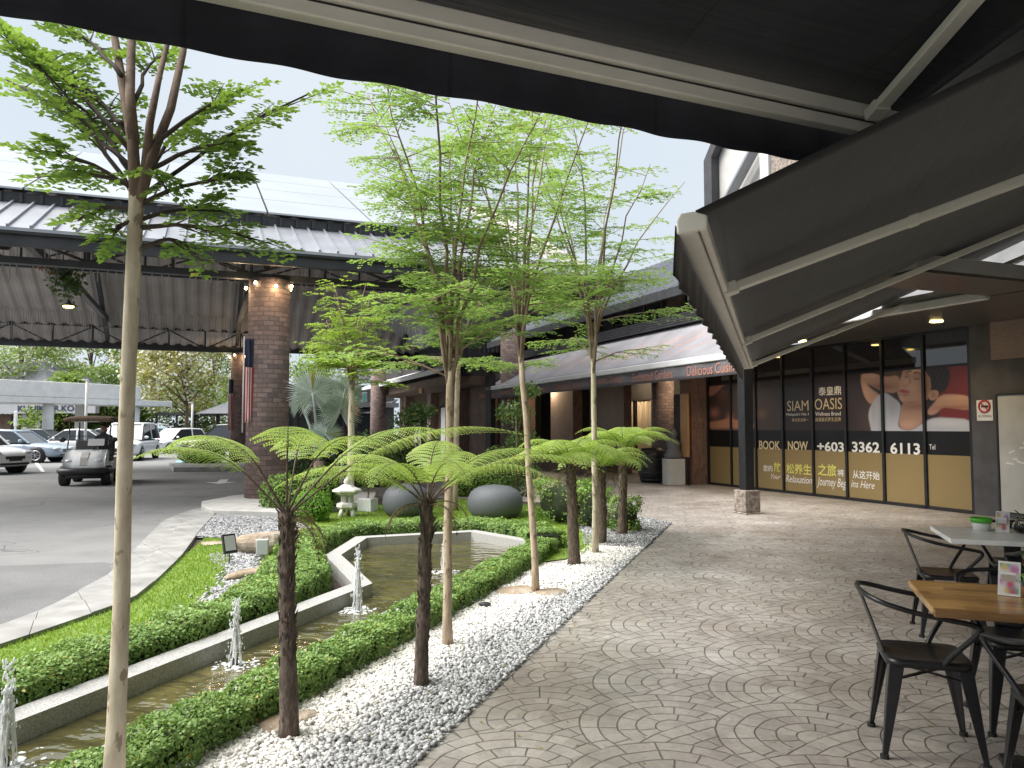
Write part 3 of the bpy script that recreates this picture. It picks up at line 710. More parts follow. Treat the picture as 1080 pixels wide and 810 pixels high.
shrub('square clipped box shrub half hidden between two fern trunks', UR(11.75, -2.65), [(0, 0, .28, .26, .26, .32)], M['leaf_box'], .04, 2000, 45, box=True)
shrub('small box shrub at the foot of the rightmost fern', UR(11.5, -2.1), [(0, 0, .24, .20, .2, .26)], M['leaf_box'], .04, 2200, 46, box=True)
shrub('low ground shrub on the traffic island by the far column', AB(33.0, -.1, .16), [(0, 0, .3, 1.0, .6, .34)], M['leaf_box'], .07, 600, 47)
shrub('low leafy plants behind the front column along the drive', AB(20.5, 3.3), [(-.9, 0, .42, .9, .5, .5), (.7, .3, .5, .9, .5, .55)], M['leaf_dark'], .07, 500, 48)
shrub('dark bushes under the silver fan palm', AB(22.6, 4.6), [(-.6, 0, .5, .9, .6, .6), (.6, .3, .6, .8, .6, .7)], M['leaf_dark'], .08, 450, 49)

# ---------------------------------------------------------------- ornaments on the lawn
def pod(loc, rx, ry, h, lab, a):
    t = MB(); prof = [(.52, 0), (.80, .06), (.95, .22), (1.0, .42), (.97, .62), (.87, .78), (.74, .87), (.56, .945), (.47, .965), (.44, .95), (.41, .955), (.28, .985), (.12, 1.0), (.0001, 1.0)]
    t.lathe([(r_*rx, z*h) for r_, z in prof], 40, sy=ry/rx)
    o = t.build('stone_pod', M['stone_ball'], smooth=True, loc=loc, rz=a); tag(o, lab, 'stone pod', 'grey stone pods on the lawn'); return o
pod(UR(12.15, -6.05, .02), .41, .38, .56, 'rounded grey stone pod with dimpled top, left one behind the pond', .3)
pod(UR(12.4, -4.5, .02), .48, .40, .56, 'rounded grey stone pod with dimpled top, right one behind the pond', -.2)
t = thing('stone_lantern', 'small white tiered stone lantern beside a slender tree on the lawn', 'lantern', UR(11.7, -6.95, .02), .2); t.scale = (.82, .82, .88)
m = MB()
for a in range(4):
    c, s = math.cos(a*math.pi/2+.78), math.sin(a*math.pi/2+.78); m.tube([(c*.19, s*.19, 0), (c*.16, s*.16, .10), (c*.10, s*.10, .18)], [.05, .045, .04], 8)
m.build('leg', M['white_stone'], t, True)
MB().lathe([(.0, .15), (.16, .15), (.22, .20), (.21, .26), (.12, .29), (0, .29)], 6).build('base', M['white_stone'], t)
m = MB()
for a in range(6):
    c, s = math.cos(a*1.047), math.sin(a*1.047); m.box(c*.1-.028, c*.1+.028, s*.1-.028, s*.1+.028, .28, .44)
m.lathe([(.0, .28), (.06, .28), (.06, .44), (0, .44)], 10); m.build('light_box', M['white_stone'], t)
MB().lathe([(.0, .43), (.18, .43), (.31, .50), (.30, .53), (.17, .58), (.10, .63), (0, .635)], 6).build('roof', M['white_stone'], t)
MB().lathe([(.0, .62), (.055, .63), (.08, .68), (.06, .73), (.015, .79), (0, .79)], 12).build('finial', M['white_stone'], t, True)
# flood light on a stake, grey box, boulders
t = thing('flood_light', 'black square flood light tilted on a stake in the lawn', 'flood light', UR(7.15, -5.72, .02), .85); t.scale = (.62, .62, .8)
m = MB(); m.tube([(0, 0, 0), (0, 0, .2)], .009, 8); m.bar((-.09, 0, .2), (.09, 0, .2), .014, .014); m.bar((-.085, 0, .2), (-.085, 0, .3), .012, .02); m.bar((.085, 0, .2), (.085, 0, .3), .012, .02); m.build('stake', M['dark_metal'], t)
Rm = Matrix.Rotation(rad(-22), 4, 'X')
def rb(x0, x1, y0, y1, z0, z1):
    m = MB().box(x0, x1, y0, y1, z0, z1); m.v = [tuple(Rm @ Vector(v)+Vector((0, 0, .31))) for v in m.v]; return m
rb(-.125, .125, -.02, .035, -.135, .135).build('housing', M['plastic_black'], t, bevel=.008)
rb(-.098, .098, -.027, -.018, -.105, .105).build('lens', M['frosted'], t)
t = thing('junction_box', 'small grey electrical box on a short post beside the boulders', 'electrical box', UR(7.6, -5.62, .02), .2); t.scale = (.8, .8, .8)
MB().box(-.085, .085, -.05, .05, .08, .30).build('box', flat('grey_box_plastic', (.5, .51, .5), .5), t, bevel=.012); MB().box(-.03, .03, -.025, .025, 0, .08).build('post', M['concrete'], t)
def boulder(loc, rx, ry, rz, seed, lab, rot=0.0, grp='sandstone boulders on the lawn'):
    rg = random.Random(seed); bm = bmesh.new(); bmesh.ops.create_icosphere(bm, subdivisions=3, radius=1)
    ph = [(rg.uniform(-2, 2), rg.uniform(-2, 2), rg.uniform(-2, 2), rg.uniform(0, 6)) for _ in range(7)]
    for v in bm.verts:
        k = 1+sum(.06*math.sin(v.co.x*a*1.5+v.co.y*b*1.5+v.co.z*c*1.5+d) for a, b, c, d in ph)
        q = v.co*k; q.z = max(-.7, min(.78, q.z)); v.co = Vector((q.x*rx, q.y*ry, (q.z+.7)*rz/1.4))
    me = bpy.data.meshes.new('boulder'); bm.to_mesh(me); bm.free(); me.materials.append(M['rock'])
    o = bpy.data.objects.new('boulder', me); COL.objects.link(o); o.location = loc; o.rotation_euler = (0, 0, rot); return tag(o, lab, 'boulder', grp)
boulder(UR(7.95, -5.95, .02), .30, .25, .24, 1, 'tallest sandstone boulder, directly behind the grey electrical box', .3)
boulder(UR(8.75, -6.25, .02), .46, .24, .13, 2, 'flat pale boulder behind the tallest boulder', .9)
boulder(UR(9.35, -6.25, .02), .34, .22, .10, 3, 'small flat boulder farthest back beside the hedge', .4)
boulder(UR(6.75, -5.05, .02), .36, .13, .08, 4, 'low reddish boulder in front of the flood light against the hedge', 1.1)
boulder(UR(8.35, -6.95, .02), .16, .10, .04, 5, 'flat stepping stone in the lawn nearer the kerb', .2, 'stepping stones in the lawn')
boulder(UR(8.95, -6.7, .02), .17, .10, .04, 6, 'flat stepping stone in the lawn nearer the boulders', .5, 'stepping stones in the lawn')
# small black pebble-bed object
o = MB().lathe([(0, 0), (.05, .004), (.055, .02), (.03, .03), (0, .03)], 12, sy=.7).build('ground_light', M['plastic_black'], loc=UR(6.25, -2.36, .03)); tag(o, 'small black ground light lying in the white pebbles', 'ground light')
boulder(UR(6.93, -2.30, .0), .2, .16, .05, 8, 'flat stone at the left foot of the second slender trunk', .5, 'flat stones in the pebbles'); boulder(UR(6.98, -1.98, .0), .17, .13, .045, 9, 'flat stone at the right foot of the second slender trunk', .2, 'flat stones in the pebbles')
boulder(UR(3.5, -2.42, .0), .17, .1, .045, 10, 'flat stone left of the nearest black fern trunk', 1.0, 'flat stones in the pebbles')
# dark bollard beside the lantern; potted tree with white pot
t = thing('bollard', 'dark slim post beside the white stone lantern', 'post', UR(12.2, -7.35, .02), .2)
MB().cyl(0, 0, 0, .95, .045, 16).build('shaft', M['dark_metal'], t, True); MB().cyl(0, 0, .95, .98, .055, 16).build('cap', M['dark_metal'], t)
def potted_tree(loc, lab, seed):
    t = thing('potted_tree', lab, 'potted tree', loc, RZ_G); rg = np.random.default_rng(seed)
    m = MB().box(-.14, .14, -.14, .14, 0, .24); m.build('pot', M['white_plastic'], t, bevel=.012)
    m = MB(); m.tube([(0, 0, .2), (.02, 0, .6), (0, .02, 1.1)], [.018, .015, .01], 7); m.tube([(.0, 0, .35), (-.14, .02, .7), (-.22, 0, 1.0)], [.012, .01, .006], 6); m.tube([(.01, 0, .5), (.15, .05, .8), (.22, .05, 1.1)], [.012, .009, .006], 6); m.build('stem', M['twig_tan'], t, True)
    lb = LB()
    for c in [(-.2, 0, .8, .24), (.2, .05, .95, .26), (0, 0, 1.2, .28), (.05, -.1, .6, .2), (-.22, .1, 1.15, .2)]:
        n = 260; d = unit_rand(n, rg)*rg.random((n, 1))**.4*c[3]; P = d+np.array(c[:3]); lb.add(P, unit_rand(n, rg), unit_rand(n, rg)+[0, 0, .8], .07*rg.uniform(.7, 1.2, n), .036*rg.uniform(.8, 1.2, n), rg.random(n))
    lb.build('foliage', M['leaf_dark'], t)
potted_tree(UR(12.6, -7.05, .02), 'dark leafy tree in a square white pot between lantern and stone pod', 51)

# fallen leaves
def litter(name, n, seed):
    rg = np.random.default_rng(seed); lb = LB()
    a = int(n*.55); u = 2.2+9*rg.random(a); r_ = rg.normal(-1.75, .55, a); k = r_ > -2.45; z = np.where(r_ > PAVE, .018, .034)
    u2 = rg.uniform(2.5, 13, n-a); r2 = -1.5+4.0*rg.random(n-a)**2.2
    P = np.concatenate([np.stack([r_, u, z], 1)[k], np.stack([r2, u2, np.full(n-a, .018)], 1)]); m = len(P)
    N = np.tile([0, 0, 1.], (m, 1))+rg.normal(0, .25, (m, 3)); D = rg.normal(0, 1, (m, 3)); D[:, 2] *= .12; L = rg.uniform(.014, .036, m)
    lb.add(P, D, N, L, L*.55, rg.random(m)); return tag(lb.build(name, M_leaf('fallen_leaf', (.16, .10, .04), (.34, .30, .08), .1), rz=RZ_G), kind='stuff')
litter('fallen_leaves', 330, 71)
# ================================================================== trees
def pinnate(lb, tw, start, direc, length, rg, pin, leaf, space, droop, up=(0, 0, 1), tone=0.0, wl=.66, twr=.0035):
    """a flat spray: twig with side pinnae, each carrying paired leaflets"""
    d = Vector(direc).normalized(); p = Vector(start); n = max(4, int(length/space)); st = length/n; path = [p.copy()]
    for k in range(n):
        d = (d+Vector((rg.uniform(-.05, .05), rg.uniform(-.05, .05), -droop*(k/n)*st*4))).normalized(); p = p+d*st; path.append(p.copy())
        f = (k+1)/n; pl = pin*(1.0-.45*abs(f-.45)/.55)*rg.uniform(.75, 1.15)
        side = d.cross(Vector(up)).normalized()
        for sg in (-1, 1):
            if rg.random() < .14: continue
            e = (side*sg*.85+d*.5+Vector((0, 0, rg.uniform(-.22, .12)))).normalized()
            m = max(3, int(pl/(leaf*.55))); q = (np.arange(m)+.7)/m
            ctr = np.array(p)+np.outer(q*pl, np.array(e))+np.outer(q*q*pl, [0, 0, -.25])
            s2 = np.array(e.cross(Vector(up)).normalized()); ea = np.array(e)
            for h in (-1, 1):
                D = s2*h*.8+ea*.6+np.random.default_rng(rg.randrange(1 << 30)).normal(0, .16, (m, 3)); N = np.tile([0, 0, 1.0], (m, 1))+np.random.default_rng(rg.randrange(1 << 30)).normal(0, .28, (m, 3))
                L = leaf*(1-.25*q)*np.array([rg.uniform(.8, 1.2) for _ in range(m)]); lb.add(ctr, D, N, L, L*wl, np.array([rg.random()*.6+.15+tone+.2*h*.3 for _ in range(m)]))
            lb.add([ctr[-1]], [ea], [[0, 0, 1.]], leaf, leaf*wl, np.array([.5+tone]))
    tw.tube(path, [twr*(1.3-.9*i/n) for i in range(n+1)], 4, False)
    return path
def bend(p0, p1, sag, n, rg, wob=.02):
    p0 = Vector(p0); p1 = Vector(p1); out = []
    for k in range(n+1):
        f = k/n; q = p0.lerp(p1, f); q.z += sag*math.sin(math.pi*f); j = wob*(0 if k in (0,) else 1)
        out.append(q+Vector((rg.uniform(-j, j), rg.uniform(-j, j), rg.uniform(-j, j)*.5)))
    return out

# --- T1: nearest tree, trunk and branches surveyed
def tree_near():
    rg = random.Random(101); Y0 = 3.13; b = UR(2.36, -2.56, 0); t = thing('slender_tree', 'tall tree with pale blotched trunk nearest the camera, in the front hedge', 'tree', b)
    bl = Vector(b)
    def W(px, py, dy=0.0): return at(px, py, Y0+dy)-bl
    k0 = W(120, 850); k0.z = 0
    trunk = [Vector((k0.x-.006, k0.y, -.02)), k0+Vector((.0, 0, .35)), W(128, 640), W(131, 500), W(136, 380), W(141, 270), W(144, 215), W(142, 180, .02), W(139, 140, .06)]
    m = MB(); m.tube(trunk, [.050, .036, .032, .030, .029, .029, .030, .024, .017], 18)
    m.build('trunk', M['bark_pale'], t, True)
    m = MB(); stems = [
        ([W(144, 216), W(140, 150), W(132, 105, .12), W(121, 40, .3), W(112, -60, .6)], [.027, .022, .019, .016, .011]),
        ([W(146, 214), W(160, 165), W(180, 115, .1), W(193, 55, .28), W(205, -50, .6)], [.025, .021, .018, .015, .010]),
        ([W(141, 150), W(137, 100, .1), W(139, 40, .25), W(141, -70, .5)], [.024, .02, .017, .01]),
        ([W(152, 190), W(158, 130), W(168, 80, .15), W(178, 40, .3), W(190, -40, .6)], [.02, .016, .013, .011, .008])]
    for pth, R in stems: m.tube(pth, R, 10)
    m.build('stem', M['bark_brown'], t, True)
    lb = LB(); tw = MB()
    def spray(a, b_, dya, dyb, ln=None, pin=.145, leaf=.040, droop=.12, sag=.03, start=.45, nsub=3, tone=0):
        A_ = W(a[0], a[1], dya); B_ = W(b_[0], b_[1], dyb); path = bend(A_, B_, sag, 7, rg, .008); tw.tube(path, [.011-.001*i for i in range(8)], 6)
        d = (B_-A_); L = d.length
        pinnate(lb, tw, path[3], path[7]-path[3], L*.66, rg, pin, leaf, .058, droop, tone=tone)
        for k in range(nsub):
            i = rg.choice([2, 3, 4, 5, 6]); side = Vector((0, 0, 1)).cross(d).normalized()*rg.choice([-1, 1])
            pinnate(lb, tw, path[i], d.normalized()*.8+side*rg.uniform(.35, .9)+Vector((0, 0, rg.uniform(-.1, .25))), L*rg.uniform(.28, .5), rg, pin*.9, leaf, .058, droop, tone=tone)
    S = [((144, 212), (38, 64), 0, .1, dict(nsub=6, tone=.15)), ((138, 160), (20, 38), .05, .25, dict(nsub=5, tone=.2)), ((140, 185), (70, 100), 0, .35, dict(nsub=4, tone=.1)),
         ((143, 200), (36, 158), 0, -.08, dict(nsub=4)), ((142, 195), (38, 186), 0, .12, dict(nsub=3)), ((143, 180), (8, 84), 0, .45, dict(nsub=2)), ((141, 150), (50, 60), .1, .5, dict(nsub=4, tone=.1)),
         ((152, 205), (326, 98), 0, .4, dict(nsub=2)), ((165, 150), (262, 92), 0, .5, dict(nsub=2)), ((160, 178), (250, 150), .0, -.05, dict(nsub=4)),
         ((150, 215), (245, 188), 0, .05, dict(nsub=4)), ((148, 190), (215, 120), .1, .4, dict(nsub=3)),
         ((147, 240), (268, 252), 0, .05, dict(nsub=5)), ((147, 232), (235, 224), 0, .25, dict(nsub=3)), ((145, 222), (82, 232), 0, .1, dict(nsub=4)), ((145, 232), (112, 258), 0, -.05, dict(nsub=2)),
         ((150, 262), (212, 272), 0, .1, dict(nsub=1, sag=.06)), ((140, 110), (165, 60), .1, .35, dict(nsub=3)), ((152, 180), (178, 205), 0, -.12, dict(nsub=2)), ((128, 80), (70, 30), .1, .45, dict(nsub=4, tone=.1)),
         ((120, 30), (30, -60), .1, .5, dict(nsub=3)), ((195, 30), (280, -60), .1, .5, dict(nsub=3)), ((130, 130), (98, 140), .1, .5, dict(nsub=2))]
    for a, b_, da, db, kw in S: spray(a, b_, da, db, **kw)
    tw.build('branches', M['twig'], t, True); lb.build('foliage', M['leaf_big'], t)
tree_near()

def slender_tree(label, base, lean, forkz, topz, trunk_r, nst, spread, nspray, leaf, pin, lmat, seed, skirt=6, barkm='bark_tan', twm='twig_tan', spl=(.3, .6), tone=0.0, stemr=.016, cx=(0, 0), sparse_top=0.0, space=None, droop=.10, tiers=None):
    rg = random.Random(seed); t = thing('slender_tree', label, 'tree', base); F0 = Vector((lean[0], lean[1], forkz))
    m = MB(); tp = [Vector((0, 0, -.03))]
    for k in range(1, 9):
        f = k/8; tp.append(Vector((lean[0]*f**1.3+rg.uniform(-.008, .008), lean[1]*f**1.3, forkz*f)))
    m.tube(tp, [trunk_r*(1.28 if k == 0 else 1.0-.2*k/8) for k in range(9)], 12); m.build('trunk', M[barkm], t, True)
    lb = LB(); tw = MB(); st = MB(); paths = []
    for k in range(nst):
        a = 2*math.pi*(k+rg.uniform(-.3, .3))/nst; s = spread*rg.uniform(.35, .95); h = topz*(1 if k == 0 else rg.uniform(.82, 1.02)); s = s*.3 if k == 0 else s
        p0 = F0+Vector((0, 0, rg.uniform(-.35, .02)*min(1, forkz*.3))); p1 = Vector((F0.x+cx[0]+s*math.cos(a), F0.y+cx[1]+s*math.sin(a), h))
        pth = []
        for i in range(9):
            f = i/8; q = p0.lerp(p1, f); q.x = p0.x+(p1.x-p0.x)*f**1.55; q.y = p0.y+(p1.y-p0.y)*f**1.55; pth.append(q+Vector((rg.uniform(-.03, .03), rg.uniform(-.03, .03), 0))*(i > 0))
        st.tube(pth, [stemr*(1-.8*i/8)*rg.uniform(.9, 1.1) for i in range(9)], 7); paths.append(pth)
    st.build('stem', M['twig_tan' if twm == 'twig_tan' else twm], t, True)
    sp = space or leaf*1.9
    for k in range(nspray):
        pth = rg.choice(paths); f = rg.uniform(.16, 1.0)**.85
        if rg.random() < sparse_top*f: continue
        i = min(7, int(f*8)); p = pth[i].lerp(pth[i+1], f*8-i); a = rg.uniform(0, 6.28); out = (p-Vector((F0.x, F0.y, p.z)))
        d = Vector((math.cos(a), math.sin(a), 0))*1.0+(out.normalized() if out.length > .02 else Vector((0, 0, 0)))*.7; d.z = rg.uniform(-.05, .3)
        pinnate(lb, tw, p, d, rg.uniform(*spl)*(1.1-.45*f), rg, pin*rg.uniform(.8, 1.15), leaf, sp, droop, tone=tone)
    for k in range(skirt):
        a = 2*math.pi*k/skirt+rg.uniform(-.3, .3); p = F0+Vector((0, 0, rg.uniform(-.15, .75)*(topz-forkz)*.4)); L = spread*rg.uniform(.35, .62)
        e = p+Vector((math.cos(a)*L, math.sin(a)*L, rg.uniform(.1, .7)*L)); path = bend(p, e, .04, 6, rg, .012); tw.tube(path, [.009-.001*i for i in range(7)], 5)
        for i in (2, 3, 4, 5, 6):
            for sg in (-1, 1):
                if rg.random() < .38: continue
                b2 = a+sg*rg.uniform(.3, 1.1); pinnate(lb, tw, path[i], Vector((math.cos(b2), math.sin(b2), rg.uniform(-.05, .2))), rg.uniform(*spl)*.9, rg, pin, leaf, sp, droop, tone=tone)
    tw.build('branches', M[twm], t, True); lb.build('foliage', M[lmat], t); return t
slender_tree('slender many-stemmed tree with tan trunk in the pebbles beside the second fern', UR(5.09, -2.2), (-.0, .06), 2.0, 4.5, .033, 8, 1.1, 205, .034, .15, 'leaf_mid', 201, skirt=4, spl=(.34, .68), stemr=.017, cx=(-.02, .05), tone=.05)
slender_tree('slender leaning tree rising from flat stones in the middle of the pebble bed', UR(6.95, -2.12), (-.14, .05), 2.25, 5.0, .033, 8, 1.05, 140, .036, .16, 'leaf_mid', 202, skirt=4, spl=(.38, .72), stemr=.017, cx=(.1, .1), sparse_top=.3, tone=.08)
slender_tree('thin dark-trunked tree with wispy upright crown, farthest along the pebble bed', UR(9.33, -2.08), (-.02, .0), 2.4, 5.7, .038, 9, 1.7, 165, .044, .18, 'leaf_mid', 203, skirt=7, spl=(.42, .85), stemr=.02, cx=(.1, 0), sparse_top=.35, barkm='bark_pale', tone=.05)
slender_tree('slender bare-stemmed tree on the lawn behind the pond', UR(13.18, -5.57), (.05, .0), 2.9, 4.7, .055, 9, 1.15, 95, .05, .18, 'leaf_mid', 204, skirt=5, spl=(.5, .8), stemr=.025, tone=-.15)
slender_tree('lime green tree with tiered foliage on a pale trunk beside the stone lantern', UR(11.89, -7.0), (.0, .0), 2.3, 4.1, .065, 7, 1.05, 95, .055, .22, 'leaf_lime', 205, skirt=8, spl=(.45, .75), stemr=.026, barkm='bark_pale', droop=.2, tone=.05)

# --- small glossy climber in front of the brick column behind the pods
def airy_shrub(label, loc, clumps, leaf, mat, seed, stemh):
    t = thing('sapling', label, 'sapling', loc); rg = np.random.default_rng(seed); r2 = random.Random(seed); m = MB()
    m.tube([(0, 0, 0), (.03, 0, stemh*.5), (0, 0, stemh)], [.022, .018, .01], 7)
    lb = LB()
    for (x, y, z, r_) in clumps:
        m.tube([(0, 0, z*.55), (x*.6, y*.6, z*.85), (x, y, z)], [.012, .009, .005], 5); n = int(420*r_/.3)
        P = unit_rand(n, rg)*rg.random((n, 1))**.45*r_*np.array([1.2, 1.2, .75])+np.array([x, y, z]); lb.add(P, unit_rand(n, rg), unit_rand(n, rg)+[0, 0, .9], leaf*rg.uniform(.7, 1.3, n), leaf*.5*rg.uniform(.8, 1.2, n), rg.random(n))
    m.build('stem', M['twig_tan'], t, True); lb.build('foliage', M[mat], t)
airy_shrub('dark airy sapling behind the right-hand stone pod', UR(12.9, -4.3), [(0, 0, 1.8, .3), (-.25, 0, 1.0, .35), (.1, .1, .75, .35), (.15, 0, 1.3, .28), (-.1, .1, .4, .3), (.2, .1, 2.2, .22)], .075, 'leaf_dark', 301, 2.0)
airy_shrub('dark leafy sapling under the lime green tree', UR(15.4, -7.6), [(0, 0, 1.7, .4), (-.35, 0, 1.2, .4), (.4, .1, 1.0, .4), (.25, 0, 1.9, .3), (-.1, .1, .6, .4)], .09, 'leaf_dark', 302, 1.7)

M['dead_leaf'] = M_leaf('dead_fern_leaf', (.10, .06, .03), (.26, .17, .08), .15)
# ---------------------------------------------------------------- tree ferns
def tree_fern(label, base, top, fr, trunk_r, crown, seed, barkm='bark_fern', mat='leaf_fern', pinl=.2, stub=18):
    """fr: fronds (azimuth deg, start elevation deg, stalk length, blade length, end elevation deg)"""
    rg = random.Random(seed); t = thing('tree_fern', label, 'tree fern', base); top = Vector(top); m = MB(); tp = []; R = []
    for k in range(14):
        f = k/13; tp.append(Vector((top.x*f, top.y*f, top.z*f))+Vector((rg.uniform(-.005, .005), rg.uniform(-.005, .005), 0))); R.append(trunk_r*(1.1-.18*f)*rg.uniform(.9, 1.1))
    tp[0].z = -.03; R[0] *= 1.25; R[1] *= 1.1; m.tube(tp, R, 14)
    for k in range(230):      # leaf-base scars and fibres
        f = rg.random(); a = rg.uniform(0, 6.28); p = top*f; p = Vector((p.x+math.cos(a)*trunk_r*.85, p.y+math.sin(a)*trunk_r*.85, p.z)); o = Vector((math.cos(a)*.35, math.sin(a)*.35, 1)).normalized()*rg.uniform(.015, .055)*(crown/.12)
        m.tube([p, p+o*.6, p+o], [.0065*crown/.12, .005*crown/.12, .001], 5)
    m.build('trunk', M[barkm], t, True)
    m = MB()
    for k in range(stub):    # old stalk stubs under the crown
        a = rg.uniform(0, 6.28); p = top-Vector((0, 0, rg.uniform(0, crown*2.2))); d = Vector((math.cos(a)*.75, math.sin(a)*.75, 1)); L = crown*rg.uniform(.5, 1.1)
        m.tube([p, p+d.normalized()*L*.6, p+d.normalized()*L], [crown*.10, crown*.07, crown*.025], 5)
    m.build('stub', M[barkm], t, True)
    lb = LB(); stk = MB(); lbd = LB(); live = lb; full = pinl
    dead = [(rg.uniform(0, 360), rg.uniform(-5, 25), .06, .30*crown/.12, -88) for _ in range(4)]
    for fi, (az, e0, sl, bl, e1) in enumerate(list(fr)+dead):
        isd = fi >= len(fr); lb = lbd if isd else live; pinl = full*.3 if isd else full; ftone = rg.uniform(-.22, .16)
        a = math.radians(az); tot = sl+bl; n = 40; p = top.copy()+Vector((0, 0, -.02)); path = [p.copy()]; bow = rg.uniform(-.12, .12)
        for k in range(n):
            f = (k+.5)/n; fs = sl/tot; g_ = 0 if f < fs*.8 else ((f-fs*.8)/(1-fs*.8))**1.1
            e = math.radians(e0+(e1-e0)*g_-6*f); aa = a+bow*f; p = p+Vector((math.cos(aa)*math.cos(e), math.sin(aa)*math.cos(e), math.sin(e)))*(tot/n); path.append(p.copy())
        stk.tube(path[::2], [max(.0016, .0062*(crown/.12)*(1-.85*i/20)) for i in range(21)], 6)
        npn = int(bl/(.036*max(1, pinl/.2)*.9))
        for k in range(npn):
            g_ = (k+.5)/npn; f = (sl+bl*g_)/tot; i = min(n-1, int(f*n)); c = path[i].lerp(path[i+1], f*n-i); tan = (path[min(i+2, n)]-path[max(i-1, 0)]).normalized()
            side = tan.cross(Vector((0, 0, 1))).normalized(); nrm = side.cross(tan).normalized()
            prof = (min(1, .40+g_*2.6)*(1-g_**2.2)); L = pinl*max(.09, prof)*rg.uniform(.9, 1.08)
            for sg in (-1, 1):
                e = (side*sg+tan*.42+nrm*.10).normalized(); mm = max(4, int(L/.0125)); q = (np.arange(mm)+.5)/mm
                ctr = np.array(c)+np.outer(q*L, np.array(e))+np.outer(q**2*L*.42, [0, 0, -1.])
                ee = np.array(e)[None]+np.outer(q*.84, [0, 0, -1.]); ee /= np.linalg.norm(ee, axis=1, keepdims=True); nn = np.array(nrm); s2 = np.cross(ee, nn); s2 /= np.linalg.norm(s2, axis=1, keepdims=True)
                l2 = .030*(pinl/.2)**.5*(1-.62*q)*np.clip(L/pinl*1.6, .5, 1)
                cc = .45+.3*rg.random()+.25*(q-.5)+ftone
                for h in (-1, 1):
                    lb.add(ctr, s2*h+ee*.45-nn*.12, np.tile(nn, (mm, 1)), l2, np.full(mm, .0125)*np.clip(pinl/.2, .8, 1.6), cc+.08*h)
    stk.build('stalks', M['bark_fernb'], t, True); live.build('fronds', M[mat], t); lbd.build('dead_fronds', M['dead_leaf'], t); return t
tree_fern('tree fern with the nearest black fibrous trunk and long arching fronds', UR(3.36, -2.31), (-.035, .02, 1.12), [(178, 46, .32, .62, -22), (150, 48, .36, .70, -24), (95, 52, .36, .60, -24), (8, 40, .40, .98, -12), (38, 46, .38, .84, -18), (-75, 78, .34, .46, -50), (-160, 62, .34, .5, -40), (-20, 62, .34, .5, -38)], .040, .12, 401, pinl=.19)
tree_fern('tree fern on the second black trunk, fronds arching over the pond', UR(4.27, -2.02), (.03, .0, 1.10), [(174, 38, .14, .92, -32), (148, 48, .2, .76, -36), (0, 40, .2, .98, -24), (26, 48, .2, .86, -28), (-25, 44, .16, .8, -34), (205, 40, .14, .8, -38), (-60, 62, .16, .56, -50), (-120, 60, .16, .56, -50), (88, 66, .2, .66, -35), (205, 54, .15, .66, -45), (60, 62, .2, .5, -30)], .037, .12, 402, pinl=.20)
tree_fern('leftmost of the three small tree ferns with spreading umbrella crown', UR(8.5, -2.14), (-.03, .0, 1.10), [(a, 46+(i % 3)*12, .08, .80, -44) for i, a in enumerate(range(5, 365, 30))], .058, .14, 403, 'bark_fernb', pinl=.30)
tree_fern('middle one of the three small tree ferns behind the thin tree trunk', UR(10.11, -2.17), (.0, .0, 1.0), [(a, 44+(i % 3)*12, .08, .74, -44) for i, a in enumerate(range(20, 380, 32))], .06, .14, 404, 'bark_fernb', pinl=.28)
tree_fern('rightmost of the three small tree ferns with tall splayed fronds', UR(11.08, -2.08), (.03, .0, 1.20), [(a, 48+(i % 3)*10, .12, .80, -36) for i, a in enumerate(range(0, 360, 32))], .06, .15, 405, 'bark_fernb', pinl=.28)

# ---------------------------------------------------------------- silver fan palm
def fan_palm(loc):
    rg = random.Random(501); t = thing('fan_palm', 'silver grey fan palm with round pleated leaves behind the front column', 'palm', loc)
    MB().tube([(0, 0, 0), (.02, 0, .5), (0, 0, .9)], [.13, .12, .11], 12).build('trunk', M['bark_brown'], t, True)
    for k, (cx, cy, cz, R_, ax, el) in enumerate([(-.06, -.32, 2.25, .56, (.15, -1, .05), 0), (.42, -.12, 1.9, .52, (.45, -1, .2), 0), (.52, .2, 2.3, .46, (.6, -.8, .3), 0), (-.42, .2, 2.1, .46, (-.6, -.8, .2), 0), (.15, .5, 2.3, .46, (.1, .8, .5), 0), (.2, -.3, 1.45, .4, (.3, -.9, .5), 0)]):
        c = Vector((cx, cy, cz)); ax = Vector(ax).normalized(); up = Vector((0, 0, 1)); up = (up-ax*up.dot(ax)).normalized(); rt = ax.cross(up)
        m = MB(); n = 54; ang = rad(310)
        hub = c-up*R_*.1
        for i in range(n):
            a0 = -ang/2+ang*i/n; a1 = -ang/2+ang*(i+1)/n; am = (a0+a1)/2; rr = R_*rg.uniform(.9, 1.05)*(1-.12*abs(am)/3)
            def P(a, r_, d=0): return hub+(up*math.cos(a)+rt*math.sin(a))*r_+ax*(d-.16*r_*r_/R_)
            m.add([P(am, .02), P(a0, rr*.62, -.012), P(am, rr*.62, .022), P(a1, rr*.62, -.012)], [(0, 1, 2), (0, 2, 3)])
            m.add([P(a0+.01, rr*.62, -.012), P(am, rr*.62, .022), P(a1-.01, rr*.62, -.012), P(am, rr, .0)], [(0, 3, 1), (1, 3, 2)])
        lf = m.build('leaf', M['leaf_palm'], t)
        a = lf.data.color_attributes.new('Col', 'FLOAT_COLOR', 'POINT'); cc = np.ones((len(m.v), 4), np.float32); cc[:, :3] = np.repeat(np.random.default_rng(k).random(len(m.v)//8+1), 8)[:len(m.v), None]; a.data.foreach_set('color', cc.ravel())
        MB().tube([Vector((0, 0, .85)), Vector((hub.x*.5, hub.y*.5, .85+(hub.z-.85)*.6)), hub], [.04, .03, .02], 6).build('stalk', M['leaf_palm'], lf if False else t, True)
fan_palm(Vector((-3.72, 14.9, .01)))

